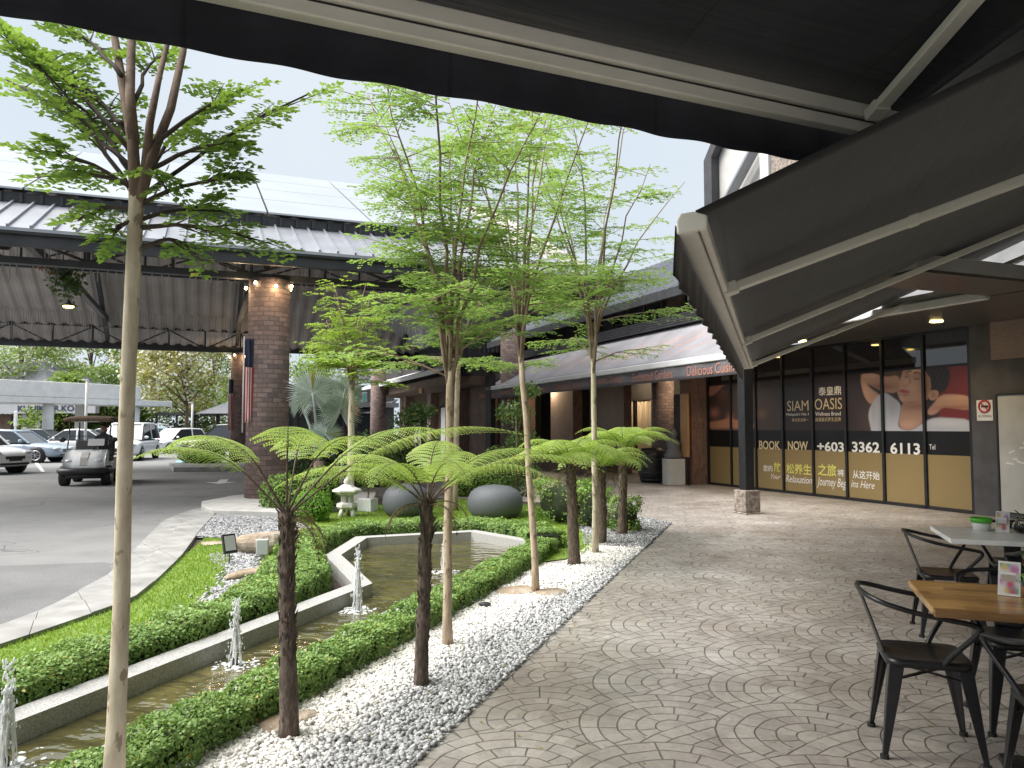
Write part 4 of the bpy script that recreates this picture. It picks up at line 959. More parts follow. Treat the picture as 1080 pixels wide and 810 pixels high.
# ---------------------------------------------------------------- background trees
def far_tree(label, loc, h, r_, trunkh, mat, seed, leaf=.32, n=4200, blossom=0, grp=None, thin=.5, trunk=.2):
    rg = np.random.default_rng(seed); r2 = random.Random(seed); t = thing('background_tree', label, 'tree', loc, 0, grp); m = MB(); m.tube([(0, 0, 0), (.1, 0, trunkh*.6), (0, .1, h*.75)], [trunk, trunk*.7, trunk*.25], 8); lb = LB(); lb2 = LB()
    cl = []
    for k in range(26):
        a = r2.uniform(0, 6.28); f = r2.random(); zz = trunkh+(h-trunkh)*f; w = r_*math.sin(math.pi*min(.97, .22+f*.76))*r2.uniform(.35, 1.0); c = (math.cos(a)*w, math.sin(a)*w, zz); cl.append(c)
        m.tube([(0, 0, zz*.65), (c[0]*.6, c[1]*.6, zz*.9), c], [trunk*.3, trunk*.2, trunk*.06], 5)
    for c in cl:
        k = n//26; s = r_*r2.uniform(.22, .4); P = unit_rand(k, rg)*rg.random((k, 1))**thin*s*np.array([1.25, 1.25, .7])+np.array(c); tone = r2.uniform(-.15, .25)
        N = unit_rand(k, rg)*.7; N[:, 2] += .8; lb.add(P, unit_rand(k, rg)*[1, 1, .5], N, leaf*rg.uniform(.6, 1.3, k), leaf*.55*rg.uniform(.7, 1.2, k), rg.random(k)*.6+.15+tone)
        if blossom:
            k = int(k*blossom); P = unit_rand(k, rg)*s*1.1*np.array([1.25, 1.25, .7])+np.array(c); lb2.add(P, unit_rand(k, rg), unit_rand(k, rg)+[0, 0, .6], leaf*.8*rg.uniform(.6, 1.2, k), leaf*.6*rg.uniform(.6, 1.2, k), rg.random(k))
    m.build('trunk', M['bark_brown'], t, True); lb.build('crown', M[mat], t)
    if blossom: lb2.build('blossom', M['blossom'], t)
G_ = 'trees beyond the car park'
def FT(lab, px, Y, *a, **k): far_tree(lab, Vector(((px-540)/812*Y, Y, 0)), *a, grp=G_, **k)
FT('tree with golden brown crown and pale blossom between the trunk and the far column', 196, 58, 10.5, 4.3, 3.4, 'leaf_gold', 601, .34, 5200, .45)
FT('light green tree with white blossom above the white canopy at the left edge', 22, 66, 11, 5.2, 2.5, 'leaf_far', 602, .36, 5200, .40)
FT('yellow green broad tree rising behind the white canopy', 95, 72, 11.5, 5.2, 2.0, 'leaf_far', 603, .38, 5600, .08)
FT('dense green tree directly behind the golden brown tree', 225, 76, 10.5, 5.5, 1.5, 'leaf_far', 604, .4, 5200, .12)
FT('deep green tree beyond the parking shelter', 160, 84, 10, 5.5, 1.2, 'leaf_far_dark', 605, .42, 5200)
FT('deep green bushy tree right of the clinic sign', 112, 62, 6.0, 3.8, .6, 'leaf_far_dark', 606, .34, 4200)
FT('low green bushy tree under the white canopy', 72, 60, 5.2, 3.4, .4, 'leaf_far', 607, .34, 4200)
FT('tall pale tree far beyond the left car park', 60, 95, 13.5, 7, 2, 'leaf_far_dark', 608, .5, 4600, .25)
FT('deep green tree behind the far brick column', 285, 84, 9.5, 5, 1.5, 'leaf_far_dark', 609, .42, 3600)
FT('green tree seen under the porch right of the front column', 330, 74, 8, 4.4, 1.0, 'leaf_far', 610, .4, 3600)
FT('wide green tree at the far left edge of the car park', -50, 70, 12, 6, 1.5, 'leaf_far', 611, .4, 4200, .2)
FT('low yellow green bushy tree behind the parking shelter', 205, 66, 5.6, 4.2, .3, 'leaf_far', 612, .34, 4200)
# ================================================================== porch canopy (drive-through) : building frame, local x = B, y = A
pc = thing('porch_canopy', 'long grey metal roofed drive-through porch carried on round brick columns', 'porch', (0, 0, 0), RZ_B)
EA, EZ = 15.85, 4.78              # eave line and height of fascia bottom
X0, X1 = -8.2, 9.2
A1, Z1 = 17.9, 6.08               # top of the metal skirt roof
AR, ZR = 25.3, 9.6                # ridge
A2 = 2*AR-A1; EB = 2*AR-EA
m = MB().box(X0, X1, EA, EA+.12, EZ, EZ+.27); m.box(X0, X1, EB-.12, EB, EZ, EZ+.27); m.box(X1-.12, X1, EA+.12, EB-.12, EZ, EZ+.27)
m.build('fascia', M['dark_metal'], pc, bevel=.01)
MB().box(X0, X1, EA-.10, EA-.005, EZ+.20, EZ+.30).build('gutter', M['dark_metal'], pc, bevel=.02)
# skirt roof with standing seams (front, back, hipped right end)
def roof_slab(m, q, th=.06): m.extr([Vector(p) for p in q], (0, 0, -th))
XE = X1-2.4
m = MB(); roof_slab(m, [(X0, EA-.12, EZ+.31), (X1+.1, EA-.12, EZ+.31), (XE, A1, Z1), (X0, A1, Z1)]); roof_slab(m, [(X0, EB+.12, EZ+.31), (X0, A2, Z1), (XE, A2, Z1), (X1+.1, EB+.12, EZ+.31)])
roof_slab(m, [(X1+.1, EA-.12, EZ+.31), (X1+.1, EB+.12, EZ+.31), (XE, A2, Z1), (XE, A1, Z1)])
x = X0+.2
while x < X1:
    f = 1.0 if x < XE else max(.05, (X1+.1-x)/(X1+.1-XE)); m.bar((x, EA-.12, EZ+.335), (x, EA-.12+(A1-EA+.12)*f, EZ+.335+(Z1-EZ-.31)*f), .035, .055); x += .36
y = EA+.4
while y < EB:
    f = min(1, (y-EA)/(A1-EA), (EB-y)/(A1-EA)); m.bar((X1+.1, y, EZ+.335), (X1+.1-(X1+.1-XE)*f, y, EZ+.335+(Z1-EZ-.31)*f), .035, .055); y += .36
m.build('metal_roof', M['roof_metal'], pc)
# louvre gap between skirt and upper roof
m = MB().box(X0, XE, A1+.02, A1+.10, Z1-.1, Z1+.22)
x = X0+.3
while x < XE: m.box(x, x+.06, A1-.04, A1+.02, Z1-.0, Z1+.20); x += .36
m.build('louvre', M['dark_metal'], pc)
# pale upper roof of large panels
m = MB(); du = Vector((0, AR-A1-.0, ZR-Z1-.28)); n = 4; p0 = Vector((0, A1-.12, Z1+.28)); xs = X0
while xs < XE-.2:
    xe = min(xs+2.35, XE)
    for k in range(n):
        a = p0+du*(k/n); b = p0+du*((k+1)/n); a = a+du.normalized()*.02; b = b-du.normalized()*.02
        roof_slab(m, [(xs+.022, a.y, a.z), (xe-.022, a.y, a.z), (xe-.022, b.y, b.z), (xs+.022, b.y, b.z)], .04)
        roof_slab(m, [(xs+.022, 2*AR-a.y, a.z), (xs+.022, 2*AR-b.y, b.z), (xe-.022, 2*AR-b.y, b.z), (xe-.022, 2*AR-a.y, a.z)], .04)
    xs += 2.35
m.build('roof_panel', M['roof_panel'], pc)
m = MB().bar((XE+.05, A1-.15, Z1+.3), (XE+.05, AR, ZR+.04), .14, .16).bar((XE+.05, A2+.15, Z1+.3), (XE+.05, AR, ZR+.04), .14, .16); m.build('verge', M['roof_metal'], pc)
# ribbed ceiling under the roof: real corrugation
def corr(name, ya, za, yb, zb, mat):
    xs = np.arange(X0, X1-.1, .11); V = []; F = []
    for i, x in enumerate(xs):
        d = (.0, .0, .075, .075)[i % 4]; V += [(x, ya, za-d), (x, yb, zb-d)]
        if i: F.append((2*i-2, 2*i, 2*i+1, 2*i-1))
    mk(name, V, F, mat, pc)
corr('ceiling', EA+.12, EZ+.24, AR, ZR-.18, M['ceiling']); corr('ceiling', AR, ZR-.18, EB-.12, EZ+.24, M['ceiling'])
# trusses
def truss(y, z0, z1, xa, xb, step, w=.09, name='truss', lab=None):
    m = MB().box(xa, xb, y-w, y+w, z0, z0+.13).box(xa, xb, y-w*.8, y+w*.8, z1-.10, z1); x = xa; k = 0
    while x < xb-.1:
        m.box(x, x+.06, y-.03, y+.03, z0+.13, z1-.1); xe = min(x+step, xb)
        if k % 2: m.bar((x+.03, y, z1-.1), (xe+.03, y, z0+.13), .05, .05)
        else: m.bar((x+.03, y, z0+.13), (xe+.03, y, z1-.1), .05, .05)
        x = xe; k += 1
    return m.build(name, M['dark_metal'], pc)
truss(33.6, 4.62, 5.55, X0, 1.6, 1.35); truss(16.75, 4.62, 5.35, X0, X1-.4, 1.5); truss(25.3, 6.1, 6.9, X0, X1-.6, 1.6, .07)
m = MB()
for xx in (-7.6, -3.6, 1.15, 8.0):     # cross beams and rafters running back from the columns
    m.box(xx-.08, xx+.08, 16.9, 25.2, 5.42, 5.62); m.bar((xx, 16.9, 5.0), (xx, 25.2, 9.15), .14, .2); m.bar((xx, 33.6, 5.0), (xx, 25.4, 9.15), .14, .2); m.box(xx-.05, xx+.05, 25.2, 25.4, 6.9, 9.2); m.box(xx-.08, xx+.08, 25.4, 33.5, 5.62, 5.80)
m.build('rafter', M['dark_metal'], pc)
def brick_col(x, y, h, r_, lab, z0=0):
    c = MB().tube([(x, y, z0), (x, y, h*.5), (x, y, h)], [r_*1.03, r_, r_*.99], 40, uvs=True).build('brick_column', M['brick'], pc, True); c['label'] = lab
    return c
brick_col(1.2, 16.75, 4.62, .42, 'front round brick column beside the drive', .1); brick_col(1.35, 33.5, 4.62, .42, 'far round brick column on the traffic island', .14)
brick_col(8.35, 39.8, 5.5, .40, 'brick column behind the lime green tree'); brick_col(11.15, 28.0, 5.3, .46, 'tall brick column at the left end of the orange-lettered awning')
brick_col(-7.6, 16.75, 4.62, .42, 'brick column left of the picture'); brick_col(-7.9, 33.5, 4.62, .42, 'brick column left of the picture')
# black slatted screen, added to darken the porch interior on the right, with upper storey of the shops behind
m = MB().box(4.6, 17, 35.6, 35.9, 4.3, 7.4)
for i in range(55): m.box(4.6+i*.223, 4.66+i*.223, 35.5, 35.6, 4.3, 7.3)
m.build('dark_slat_screen', M['black_wall'], pc)
# fairy lights: bulbs round the column heads and hanging strands
bl = MB(); wr = MB()
for (x, y, r_) in ((1.2, 16.75, .47), (1.35, 33.5, .47)):
    for k in range(7):
        a = k*.9+.4; bl.ball((x+r_*math.cos(a), y+r_*math.sin(a), 4.5-.06*(k % 2)), .03, .03, .035, 8, 6)
        wr.tube([(x+r_*math.cos(a), y+r_*math.sin(a), 4.62), (x+r_*math.cos(a), y+r_*math.sin(a), 4.53)], .008, 5)
sl = thing('string_lights', 'warm bulbs hung round the heads of the front and far brick columns', 'string lights', (0, 0, 0), RZ_B)
wr.build('cable', M['plastic_black'], sl); bl.build('bulb', M['lit_bulb'], sl, True)
def strands(lab, y, xa, xb, n, zt, zb, seed, grp='hanging strand curtains under the porch'):
    rg = random.Random(seed); t = thing('strand_curtain', lab, 'string lights', AB(y, xa, zt), RZ_B, grp); m = MB(); b = MB()
    m.bar((0, 0, 0), (xb-xa, 0, 0), .015, .015)
    for k in range(n):
        x = (xb-xa)*(k+rg.uniform(.1, .9))/n; L = (zt-zb)*rg.uniform(.45, 1.0); m.tube([(x, 0, 0), (x+rg.uniform(-.02, .02), 0, -L)], .010, 4)
    m.build('wire', M['ceiling'], t)
strands('pale hanging strands along the far truss of the porch, left of the front column', 32.6, -7.8, 1.3, 120, 6.2, 4.75, 1)
strands('pale hanging strands in the dark right half of the porch', 30.0, 2.2, 10.0, 62, 6.4, 4.1, 2)
strands('short pale strands hung under the front beam of the porch', 18.2, -8, 8.5, 95, 5.3, 4.45, 3)
# pendant lamp and hanging plant
t = thing('pendant_lamp', 'lit yellow pendant lamp hanging on a long cord under the porch', 'pendant lamp', AB(25.3, -3.75, 5.05), RZ_B)
MB().lathe([(.0, .20), (.03, .20), (.05, .12), (.24, .02), (.24, 0), (.0, .03)], 20).build('shade', M['dark_metal'], t, True); MB().ball((0, 0, .0), .15, .15, .05, 12, 6).build('bulb', M_emit('pendant_glow', (1, .72, .15), 5), t, True); MB().tube([(0, 0, .2), (0, 0, 1.1)], .012, 6).build('cord', M['plastic_black'], t)
t = thing('hanging_plant', 'hanging basket of red flowers and dark leaves under the porch beam', 'hanging plant', AB(20.0, -3.1, 5.0), RZ_B); rg_ = np.random.default_rng(77)
MB().tube([(0, 0, .2), (0, 0, .55)], .012, 5).lathe([(.0, .0), (.14, .02), (.2, .18), (.19, .2), (0, .16)], 14).build('basket', M['plastic_black'], t, True)
lb = LB(); P = unit_rand(420, rg_)*rg_.random((420, 1))**.5*[.42, .3, .5]+[.1, 0, -.1]; lb.add(P, unit_rand(420, rg_), unit_rand(420, rg_), .11, .06, rg_.random(420)); lb.build('foliage', M['leaf_dark'], t)
lb = LB(); P = unit_rand(150, rg_)*rg_.random((150, 1))**.5*[.3, .2, .18]+[-.22, 0, .22]; lb.add(P, unit_rand(150, rg_), unit_rand(150, rg_), .09, .06, rg_.random(150)); lb.build('flower', M_leaf('red_flower', (.18, .01, .02), (.4, .03, .05), .2), t)
# flags on the columns
def flag(lab, loc, h):
    t = thing('flag', lab, 'flag', loc, RZ_B, 'drooping flags on the brick columns')
    MB().tube([(0, 0, -.1), (.0, -.02, h)], .014, 8).build('pole', M['white_alu'], t, True)
    W_ = .16; rg = random.Random(3)
    def cl(mat, fx0, fx1, z0, z1, nm, d=0):
        m = MB(); m.grid(lambda i, j: (.02+(fx0+(fx1-fx0)*i)*W_, -.035-d+.035*math.sin((fx0+(fx1-fx0)*i)*9+j*1.2), z0+(z1-z0)*j), 10, 10); return m.build(nm, mat, t, True, solid=.004)
    cl(M['navy'], 0, 1, h-.62, h-.04, 'canton')
    for k in range(7): cl(M['red'] if k % 2 == 0 else M['white_plastic'], k/7, (k+1)/7, .1, h-.625, 'stripe')
flag('drooping red and white striped flag with blue corner on the front brick column', AB(16.5, .70, 1.55), 1.85); flag('drooping striped flag on the far brick column', AB(33.2, .85, 1.35), 2.2)

# ================================================================== spa shop (window wall with film graphics)
sp = thing('shop_building', 'dark shop building with a long wall of printed windows under a boarded soffit', 'shop', AB(9.77, 12.75), RZ_B)
NP, PW, ZT = 8, .97, 3.33
def SZ(px, py):      # point of the window plane, seen from the survey position -> (s from the right end, z)
    d = ray(px, py); n = Vector((math.cos(BA), math.sin(BA), 0)); k = 12.75/(d.dot(n)); p = d*k+Vector((0, 0, CAM_H)); return (-p.x*math.sin(BA)+p.y*math.cos(BA))-9.77, p.z
def Z6(x, y): return SZ(720+x/3, 270+y/3)
def Z7(x, y): return SZ(860+x*.2037, 330+y*.2037)
m = MB()
for k in range(NP+1): m.box(-.04, .06, k*PW-.028, k*PW+.028, 0, ZT)
m.box(-.04, .06, -.03, NP*PW+.03, 0, .07); m.box(-.04, .06, -.03, NP*PW+.03, ZT, ZT+.05); m.build('window_frame', M['black_metal'], sp)
# --- print painter: anti-aliased polygons on a fine grid of the film
def poly_mask(Y, Z, pts, soft=.018):
    P = np.stack([Y.ravel(), Z.ravel()], 1); pts = np.array(pts); ins = in_poly(P, pts); dmin = np.full(len(P), 1e9)
    for a, b in zip(pts, np.roll(pts, -1, 0)):
        ab = b-a; tt = np.clip(((P-a)@ab)/(ab@ab+1e-12), 0, 1); dmin = np.minimum(dmin, np.linalg.norm(P-(a+tt[:, None]*ab), axis=1))
    sd = np.where(ins, dmin, -dmin); return np.clip(.5+sd/(2*soft), 0, 1).reshape(Y.shape)
def smooth_poly(pts, it=2):
    pts = [np.array(p, float) for p in pts]
    for _ in range(it):
        o = []
        for a, b in zip(pts, pts[1:]+pts[:1]): o += [a*.75+b*.25, a*.25+b*.75]
        pts = o
    return pts
def z7(*l): return smooth_poly([Z7(x, y) for x, y in l])
def blob(Y, Z, c, r_): return np.exp(-(((Y-c[0])/r_[0])**2+((Z-c[1])/r_[1])**2))
SKIN = np.array([.43, .25, .175]); SKD = np.array([.25, .11, .07]); SKL = np.array([.56, .34, .235])
def paint(Y, Z):
    C = np.zeros(Y.shape+(3,)); C[:] = (.030, .022, .024)
    def put(m, c): C[:] = C*(1-m[..., None])+np.asarray(c)*m[..., None]
    gr = 1.12; tg = Z7(0, 240)[1]
    put(((Z > 1.35) & (Y > 4.8)).astype(float)*.6, (.07, .052, .048))
    put(blob(Y, Z, Z7(320, 560), (.5, .5))*.5, (.12, .075, .06)); put(blob(Y, Z, Z7(400, 290), (.55, .3))*.7, (.13, .085, .06))
    # maroon room behind the head
    put(poly_mask(Y, Z, [Z7(640, 225), Z7(812, 225), Z7(812, 560), Z7(640, 560)], .05), (.16, .028, .03))
    # resting hands on the left panels, with soft bokeh
    for (x, y, r_, c) in ((100, 495, .13, (.42, .18, .14)), (150, 510, .10, (.34, .15, .12)), (190, 420, .2, (.10, .06, .05)), (250, 500, .12, (.13, .08, .06)), (120, 440, .2, (.16, .07, .06))): put(blob(Y, Z, Z6(x, y), (r_*1.5, r_))*.8, c)
    h1 = smooth_poly([Z6(*p) for p in ((80, 415), (100, 398), (125, 390), (150, 395), (152, 402), (128, 410), (110, 430), (95, 442), (80, 445))]); put(poly_mask(Y, Z, h1, .03), (.40, .17, .13))
    h2 = smooth_poly([Z6(*p) for p in ((80, 525), (110, 522), (150, 512), (175, 520), (230, 530), (232, 545), (180, 548), (140, 545), (82, 548))]); put(poly_mask(Y, Z, h2, .03), (.36, .18, .12))
    h3 = smooth_poly([Z6(*p) for p in ((84, 545), (235, 545), (235, 565), (84, 568))]); put(poly_mask(Y, Z, h3, .03), (.16, .10, .09))
    # far raised arm
    arm = z7((232, 330), (248, 308), (300, 312), (360, 335), (440, 318), (432, 400), (400, 418), (340, 402), (285, 372), (250, 362)); put(poly_mask(Y, Z, arm), SKIN)
    put(blob(Y, Z, Z7(330, 385), (.5, .09))*poly_mask(Y, Z, arm), SKD); put(blob(Y, Z, Z7(300, 325), (.3, .05))*poly_mask(Y, Z, arm)*.7, SKL)
    fa = z7((232, 335), (252, 352), (292, 398), (335, 422), (305, 462), (282, 475), (252, 430), (240, 385)); put(poly_mask(Y, Z, fa), SKIN*.96); put(blob(Y, Z, Z7(262, 385), (.12, .3))*poly_mask(Y, Z, fa)*.5, SKL)
    # blouse
    sh = z7((325, 425), (360, 408), (402, 438), (445, 470), (436, 540), (425, 598), (500, 612), (560, 565), (620, 540), (705, 545), (812, 552), (812, 656), (300, 656), (285, 590), (272, 525), (292, 468)); ms = poly_mask(Y, Z, sh, .02); put(ms, (.42, .43, .47))
    for (x, y, sx, sy, w) in ((340, 560, .1, .4, .5), (400, 500, .14, .2, .5), (300, 520, .06, .3, .4), (640, 600, .5, .07, .35), (470, 640, .4, .05, .3), (760, 640, .3, .06, .4)): put(blob(Y, Z, Z7(x, y), (sx, sy))*ms*w, (.24, .24, .28))
    put(blob(Y, Z, Z7(700, 570), (.5, .08))*ms*.5, (.54, .55, .58))
    # neck
    nk = z7((448, 460), (570, 440), (575, 500), (560, 565), (500, 610), (430, 598), (440, 520)); put(poly_mask(Y, Z, nk), SKIN*.9); put(blob(Y, Z, Z7(520, 480), (.35, .10))*poly_mask(Y, Z, nk)*.85, SKD); put(blob(Y, Z, Z7(480, 575), (.2, .08))*poly_mask(Y, Z, nk)*.5, SKL)
    # hair, then the near arm behind the head
    hair = z7((455, 300), (468, 262), (520, 243), (600, 238), (662, 250), (694, 292), (698, 345), (680, 395), (645, 420), (600, 470), (575, 440), (590, 330), (540, 300)); mh = poly_mask(Y, Z, hair, .03); put(mh, (.022, .017, .016)); put(mh*np.clip(np.sin(Y*60+Z*35), 0, 1)*.35*blob(Y, Z, Z7(660, 310), (.25, .4)), (.07, .05, .042))
    ra = z7((585, 530), (580, 505), (612, 470), (640, 430), (690, 418), (812, 430), (812, 508), (700, 490), (655, 488), (625, 525)); mr = poly_mask(Y, Z, ra); put(mr, SKIN); put(blob(Y, Z, Z7(720, 490), (.5, .05))*mr*.8, SKD); put(blob(Y, Z, Z7(700, 440), (.5, .05))*mr*.6, SKL)
    # face
    fc = z7((462, 285), (478, 262), (515, 255), (562, 275), (594, 325), (600, 395), (588, 440), (555, 466), (515, 480), (468, 476), (440, 455), (426, 420), (420, 395), (432, 362), (444, 330), (452, 305)); mf = poly_mask(Y, Z, fc, .014); put(mf, SKIN*1.08)
    put(blob(Y, Z, Z7(575, 380), (.16, .4))*mf*.8, SKD); put(blob(Y, Z, Z7(470, 300), (.06, .05))*mf*.5, SKD); put(blob(Y, Z, Z7(474, 320), (.07, .035))*mf*.65, SKD); put(blob(Y, Z, Z7(526, 328), (.09, .035))*mf*.65, SKD); put(blob(Y, Z, Z7(488, 350), (.03, .1))*mf*.55, SKD); put(blob(Y, Z, Z7(462, 425), (.10, .025))*mf*.7, SKD); put(blob(Y, Z, Z7(428, 385), (.04, .12))*mf*.5, SKD); put(blob(Y, Z, Z7(500, 470), (.3, .06))*mf*.7, SKD); put(blob(Y, Z, Z7(505, 290), (.18, .1))*mf*.7, SKL); put(blob(Y, Z, Z7(500, 385), (.12, .08))*mf*.6, SKL); put(blob(Y, Z, Z7(448, 440), (.07, .06))*mf*.5, SKL)
    hl = z7((470, 262), (520, 246), (590, 262), (602, 330), (590, 335), (560, 285), (515, 262), (480, 275)); put(poly_mask(Y, Z, hl, .012), (.03, .02, .018))
    for q in (((466, 308), (486, 298), (500, 300), (500, 305), (484, 304), (468, 313)), ((505, 312), (525, 303), (548, 316), (546, 321), (525, 310), (507, 317))): put(poly_mask(Y, Z, z7(*q), .010)*.95, (.03, .018, .015))
    for q in (((462, 328), (474, 333), (482, 327), (482, 331), (474, 337), (462, 332)), ((508, 336), (524, 343), (544, 338), (544, 342), (524, 347), (508, 341))): put(poly_mask(Y, Z, z7(*q), .009), (.02, .012, .011))
    nose = z7((478, 335), (488, 340), (478, 368), (462, 378), (446, 372), (450, 362)); put(poly_mask(Y, Z, nose, .02)*.35, SKL); put(poly_mask(Y, Z, z7((447, 372), (462, 374), (474, 370), (472, 379), (458, 381)), .01)*.6, SKD)
    put(poly_mask(Y, Z, z7((432, 402), (446, 394), (462, 397), (492, 408), (486, 416), (462, 416), (440, 412)), .01)*.95, (.38, .075, .08)); put(poly_mask(Y, Z, z7((434, 404), (460, 403), (490, 409), (460, 406)), .006)*.7, (.17, .05, .045))
    ear = z7((582, 425), (596, 402), (622, 398), (640, 408), (636, 435), (612, 455), (590, 450)); put(poly_mask(Y, Z, ear, .012), SKIN); put(blob(Y, Z, Z7(612, 425), (.05, .06))*.6*poly_mask(Y, Z, ear), SKD)
    top = ((Z > 2.67)).astype(float); put(top, (.012, .011, .012))
    # clear band with telephone number, then gold film below
    zb1, zb0 = 1.48, 1.04
    put(((Z < zb1) & (Z > zb0)).astype(float), (.008, .008, .009)); put((Z <= zb0).astype(float), (.225, .165, .075))
    return C*1.12
for k in range(NP):
    y0, y1 = k*PW+.03, (k+1)*PW-.03
    pane = MB().box(.002, .03, y0, y1, .07, ZT).build('window_pane', M['dark_glass'], sp)
    ny, nz = (110, 310) if k < 3 else (52, 150); yy, zz = np.meshgrid(np.linspace(y0+.004, y1-.004, ny), np.linspace(.075, 2.72, nz)); C = paint(yy, zz)
    V = np.stack([np.full(yy.size, -.002), yy.ravel(), zz.ravel()], 1); idx = np.arange(ny*nz).reshape(nz, ny)
    F = np.stack([idx[:-1, :-1], idx[1:, :-1], idx[1:, 1:], idx[:-1, 1:]], -1).reshape(-1, 4)
    mk('window_graphic', V, F, M['print'], pane, True, None, C.reshape(-1, 3))
def wall_text(txt, x0, x1, ytop, ybot, mat, italic=0, bold=0.0):
    """lettering on the film between two surveyed corners"""
    sL, zT = Z6(x0, ytop); sR, zB = Z6(x1, ybot); zB2 = Z6(x0, ybot)[1]
    V, F = text_geo(txt, sL-sR, zT-zB2, italic=italic, bold=bold); W_ = np.stack([np.full(len(V), -.005), sL-V[:, 0], zB2+V[:, 1]], 1)
    mk('lettering', W_, F, mat, sp)
wall_text('泰皇鼎', 430, 502, 415, 443, M['silver_letter'], bold=.012)
wall_text('SIAM', 331, 399, 459, 491, M['gold']); wall_text('OASIS', 418, 505, 452, 487, M['gold'])
wall_text("Malaysia's No.1", 328, 399, 497, 508, M['silver_letter']); wall_text('泰式足浴第一', 346, 399, 514, 524, M['gold'])
wall_text('Wellness Brand', 420, 501, 494, 506, M['silver_letter'], bold=.01); wall_text('高端泰式养生品牌', 420, 501, 511, 524, M['gold'])
wall_text('BOOK', 242, 309, 584, 611, M['gold'], bold=.02); wall_text('NOW', 333, 397, 585, 613, M['gold'], bold=.02)
wall_text('+603', 426, 511, 587, 617, M['silver_letter'], bold=.025); wall_text('3362', 536, 624, 587, 620, M['silver_letter'], bold=.025); wall_text('6113', 657, 752, 590, 626, M['silver_letter'], bold=.025)
wall_text('您的', 255, 285, 661, 680, M['silver_letter'], bold=.01); wall_text('放', 288, 312, 652, 681, M['lime_letter'], bold=.015); wall_text('松养生', 328, 408, 655, 688, M['lime_letter'], bold=.015)
wall_text('之旅', 428, 487, 656, 694, M['lime_letter'], bold=.015); wall_text('将', 490, 511, 675, 696, M['silver_letter'], bold=.01); wall_text('从这开始', 538, 624, 677, 703, M['silver_letter'], bold=.012)
wall_text('Your', 280, 311, 689, 704, M['silver_letter'], .35); wall_text('Relaxation', 326, 410, 692, 714, M['silver_letter'], .35); wall_text('Journey Beg', 425, 519, 698, 733, M['silver_letter'], .35); wall_text('ins Here', 533, 608, 708, 731, M['silver_letter'], .35)
wall_text('Tel', 780, 800, 596, 612, M['silver_letter'])
MB().box(-.05, .25, -6, -.031, 0, 3.384).build('wall', M['dark_wall'], sp)
MB().box(-.075, -.052, -3.2, -.45, 2.72, 3.38).build('brick_panel', M['brickw'], sp)
MB().box(.031, .25, NP*PW+.03, NP*PW+.2, 0, 3.34).build('wall', M['black_wall'], sp)
# soffit boards, white gutter edge, downlights
m = MB()
for i in range(19): m.box(-2.55+i*.15, -2.55+i*.15+.142, -3.2, 3.3 if i < 14 else 8.0, 3.385, 3.42)
for i in range(16): m.box(-5.0+i*.15, -5.0+i*.15+.142, -3.2, -2.3, 3.387, 3.42)
m.build('soffit', M['soffit'], sp); MB().box(-5.0, .3, -3.2, 8.0, 3.425, 3.75).build('roof_slab', M['dark_wall'], sp) if False else MB().box(-2.55, .3, -3.2, 3.3, 3.425, 3.6).build('roof_slab', M['pale_wall'], sp)
MB().box(-5.0, -2.56, -3.2, -2.3, 3.425, 3.6).build('roof_slab', M['pale_wall'], sp)
MB().box(-2.66, -2.56, -2.3, 3.35, 3.34, 3.47).build('gutter', M['white_alu'], sp, bevel=.02)
for ya in (3.05, -.2, 6.2, -2.2):
    x = -1.05; MB().cyl(x, ya, 3.372, 3.383, .10, 24).build('downlight', M['downlight'], sp)
# upper storey: pale walls, dark gable trim
MB().box(.3, .6, -6, 7.7, 3.6, 6.0).build('upper_wall', M['mid_grey_wall'], sp); MB().box(.3, .6, 7.7, 9.6, 3.6, 6.0).build('upper_wall', M['white_paint'], sp); MB().box(.32, .6, -3.2, 7.7, 6.0, 9.6).build('upper_wall', M['pale_wall'], sp)
MB().box(.05, .29, 7.55, 7.9, 6.0, 9.0).extr([(.05, 7.9, 9.0), (.05, 7.55, 9.0), (.05, 6.9, 9.75), (.05, 7.1, 9.9)], (.24, 0, 0)).build('gable_trim', M['dark_metal'], sp)
MB().bar((.1, 7.2, 7.5), (.1, 5.2, 9.3), .14, .12).bar((.0, 7.0, 7.4), (.0, 5.1, 9.1), .3, .05).build('lean_to_roof', M['roof_metal'], sp)
MB().box(-.05, .29, 5.15, 5.45, 6.0, 9.6).build('pilaster', M['white_paint'], sp); MB().box(.0, .29, 3.0, 5.1, 6.0, 9.6).build('stone_panel', M['plinth_stone'], sp)
# no-smoking sign and pale panel on the grey wall
sg = thing('no_smoking_sign', 'small white no smoking sign on the dark grey wall', 'sign', AB(9.77, 12.75), RZ_B)
sa, za = Z6(937, 457); sb, zb = Z6(990, 521); MB().box(-.062, -.051, sb, sa, zb, za).build('plate', M['white_plastic'], sg)
cy, cz = (sa+sb)/2, (za+zb)/2+.07; R_ = (sa-sb)*.34
m = MB(); pts = [(-.066, cy+R_*math.cos(i*math.pi/16), cz+R_*math.sin(i*math.pi/16)) for i in range(33)]; m.tube(pts, .017, 6, False); m.bar((-.066, cy+R_*.7, cz+R_*.7), (-.066, cy-R_*.7, cz-R_*.7), .03, .012); m.build('red_ring', M['red'], sg)
MB().box(-.068, -.0625, cy-R_*.7, cy+R_*.6, cz-.018, cz+.018).build('cigarette', M['plastic_black'], sg)
V, F = text_geo('NO SMOKING', (sa-sb)*.82, .04); mk('lettering', np.stack([np.full(len(V), -.064), sa-.03-V[:, 0], zb+.06+V[:, 1]], 1), F, M['plastic_black'], sg)
bd = thing('notice_board', 'large pale frosted panel at the right edge of the dark grey wall', 'panel', AB(9.77, 12.75), RZ_B)
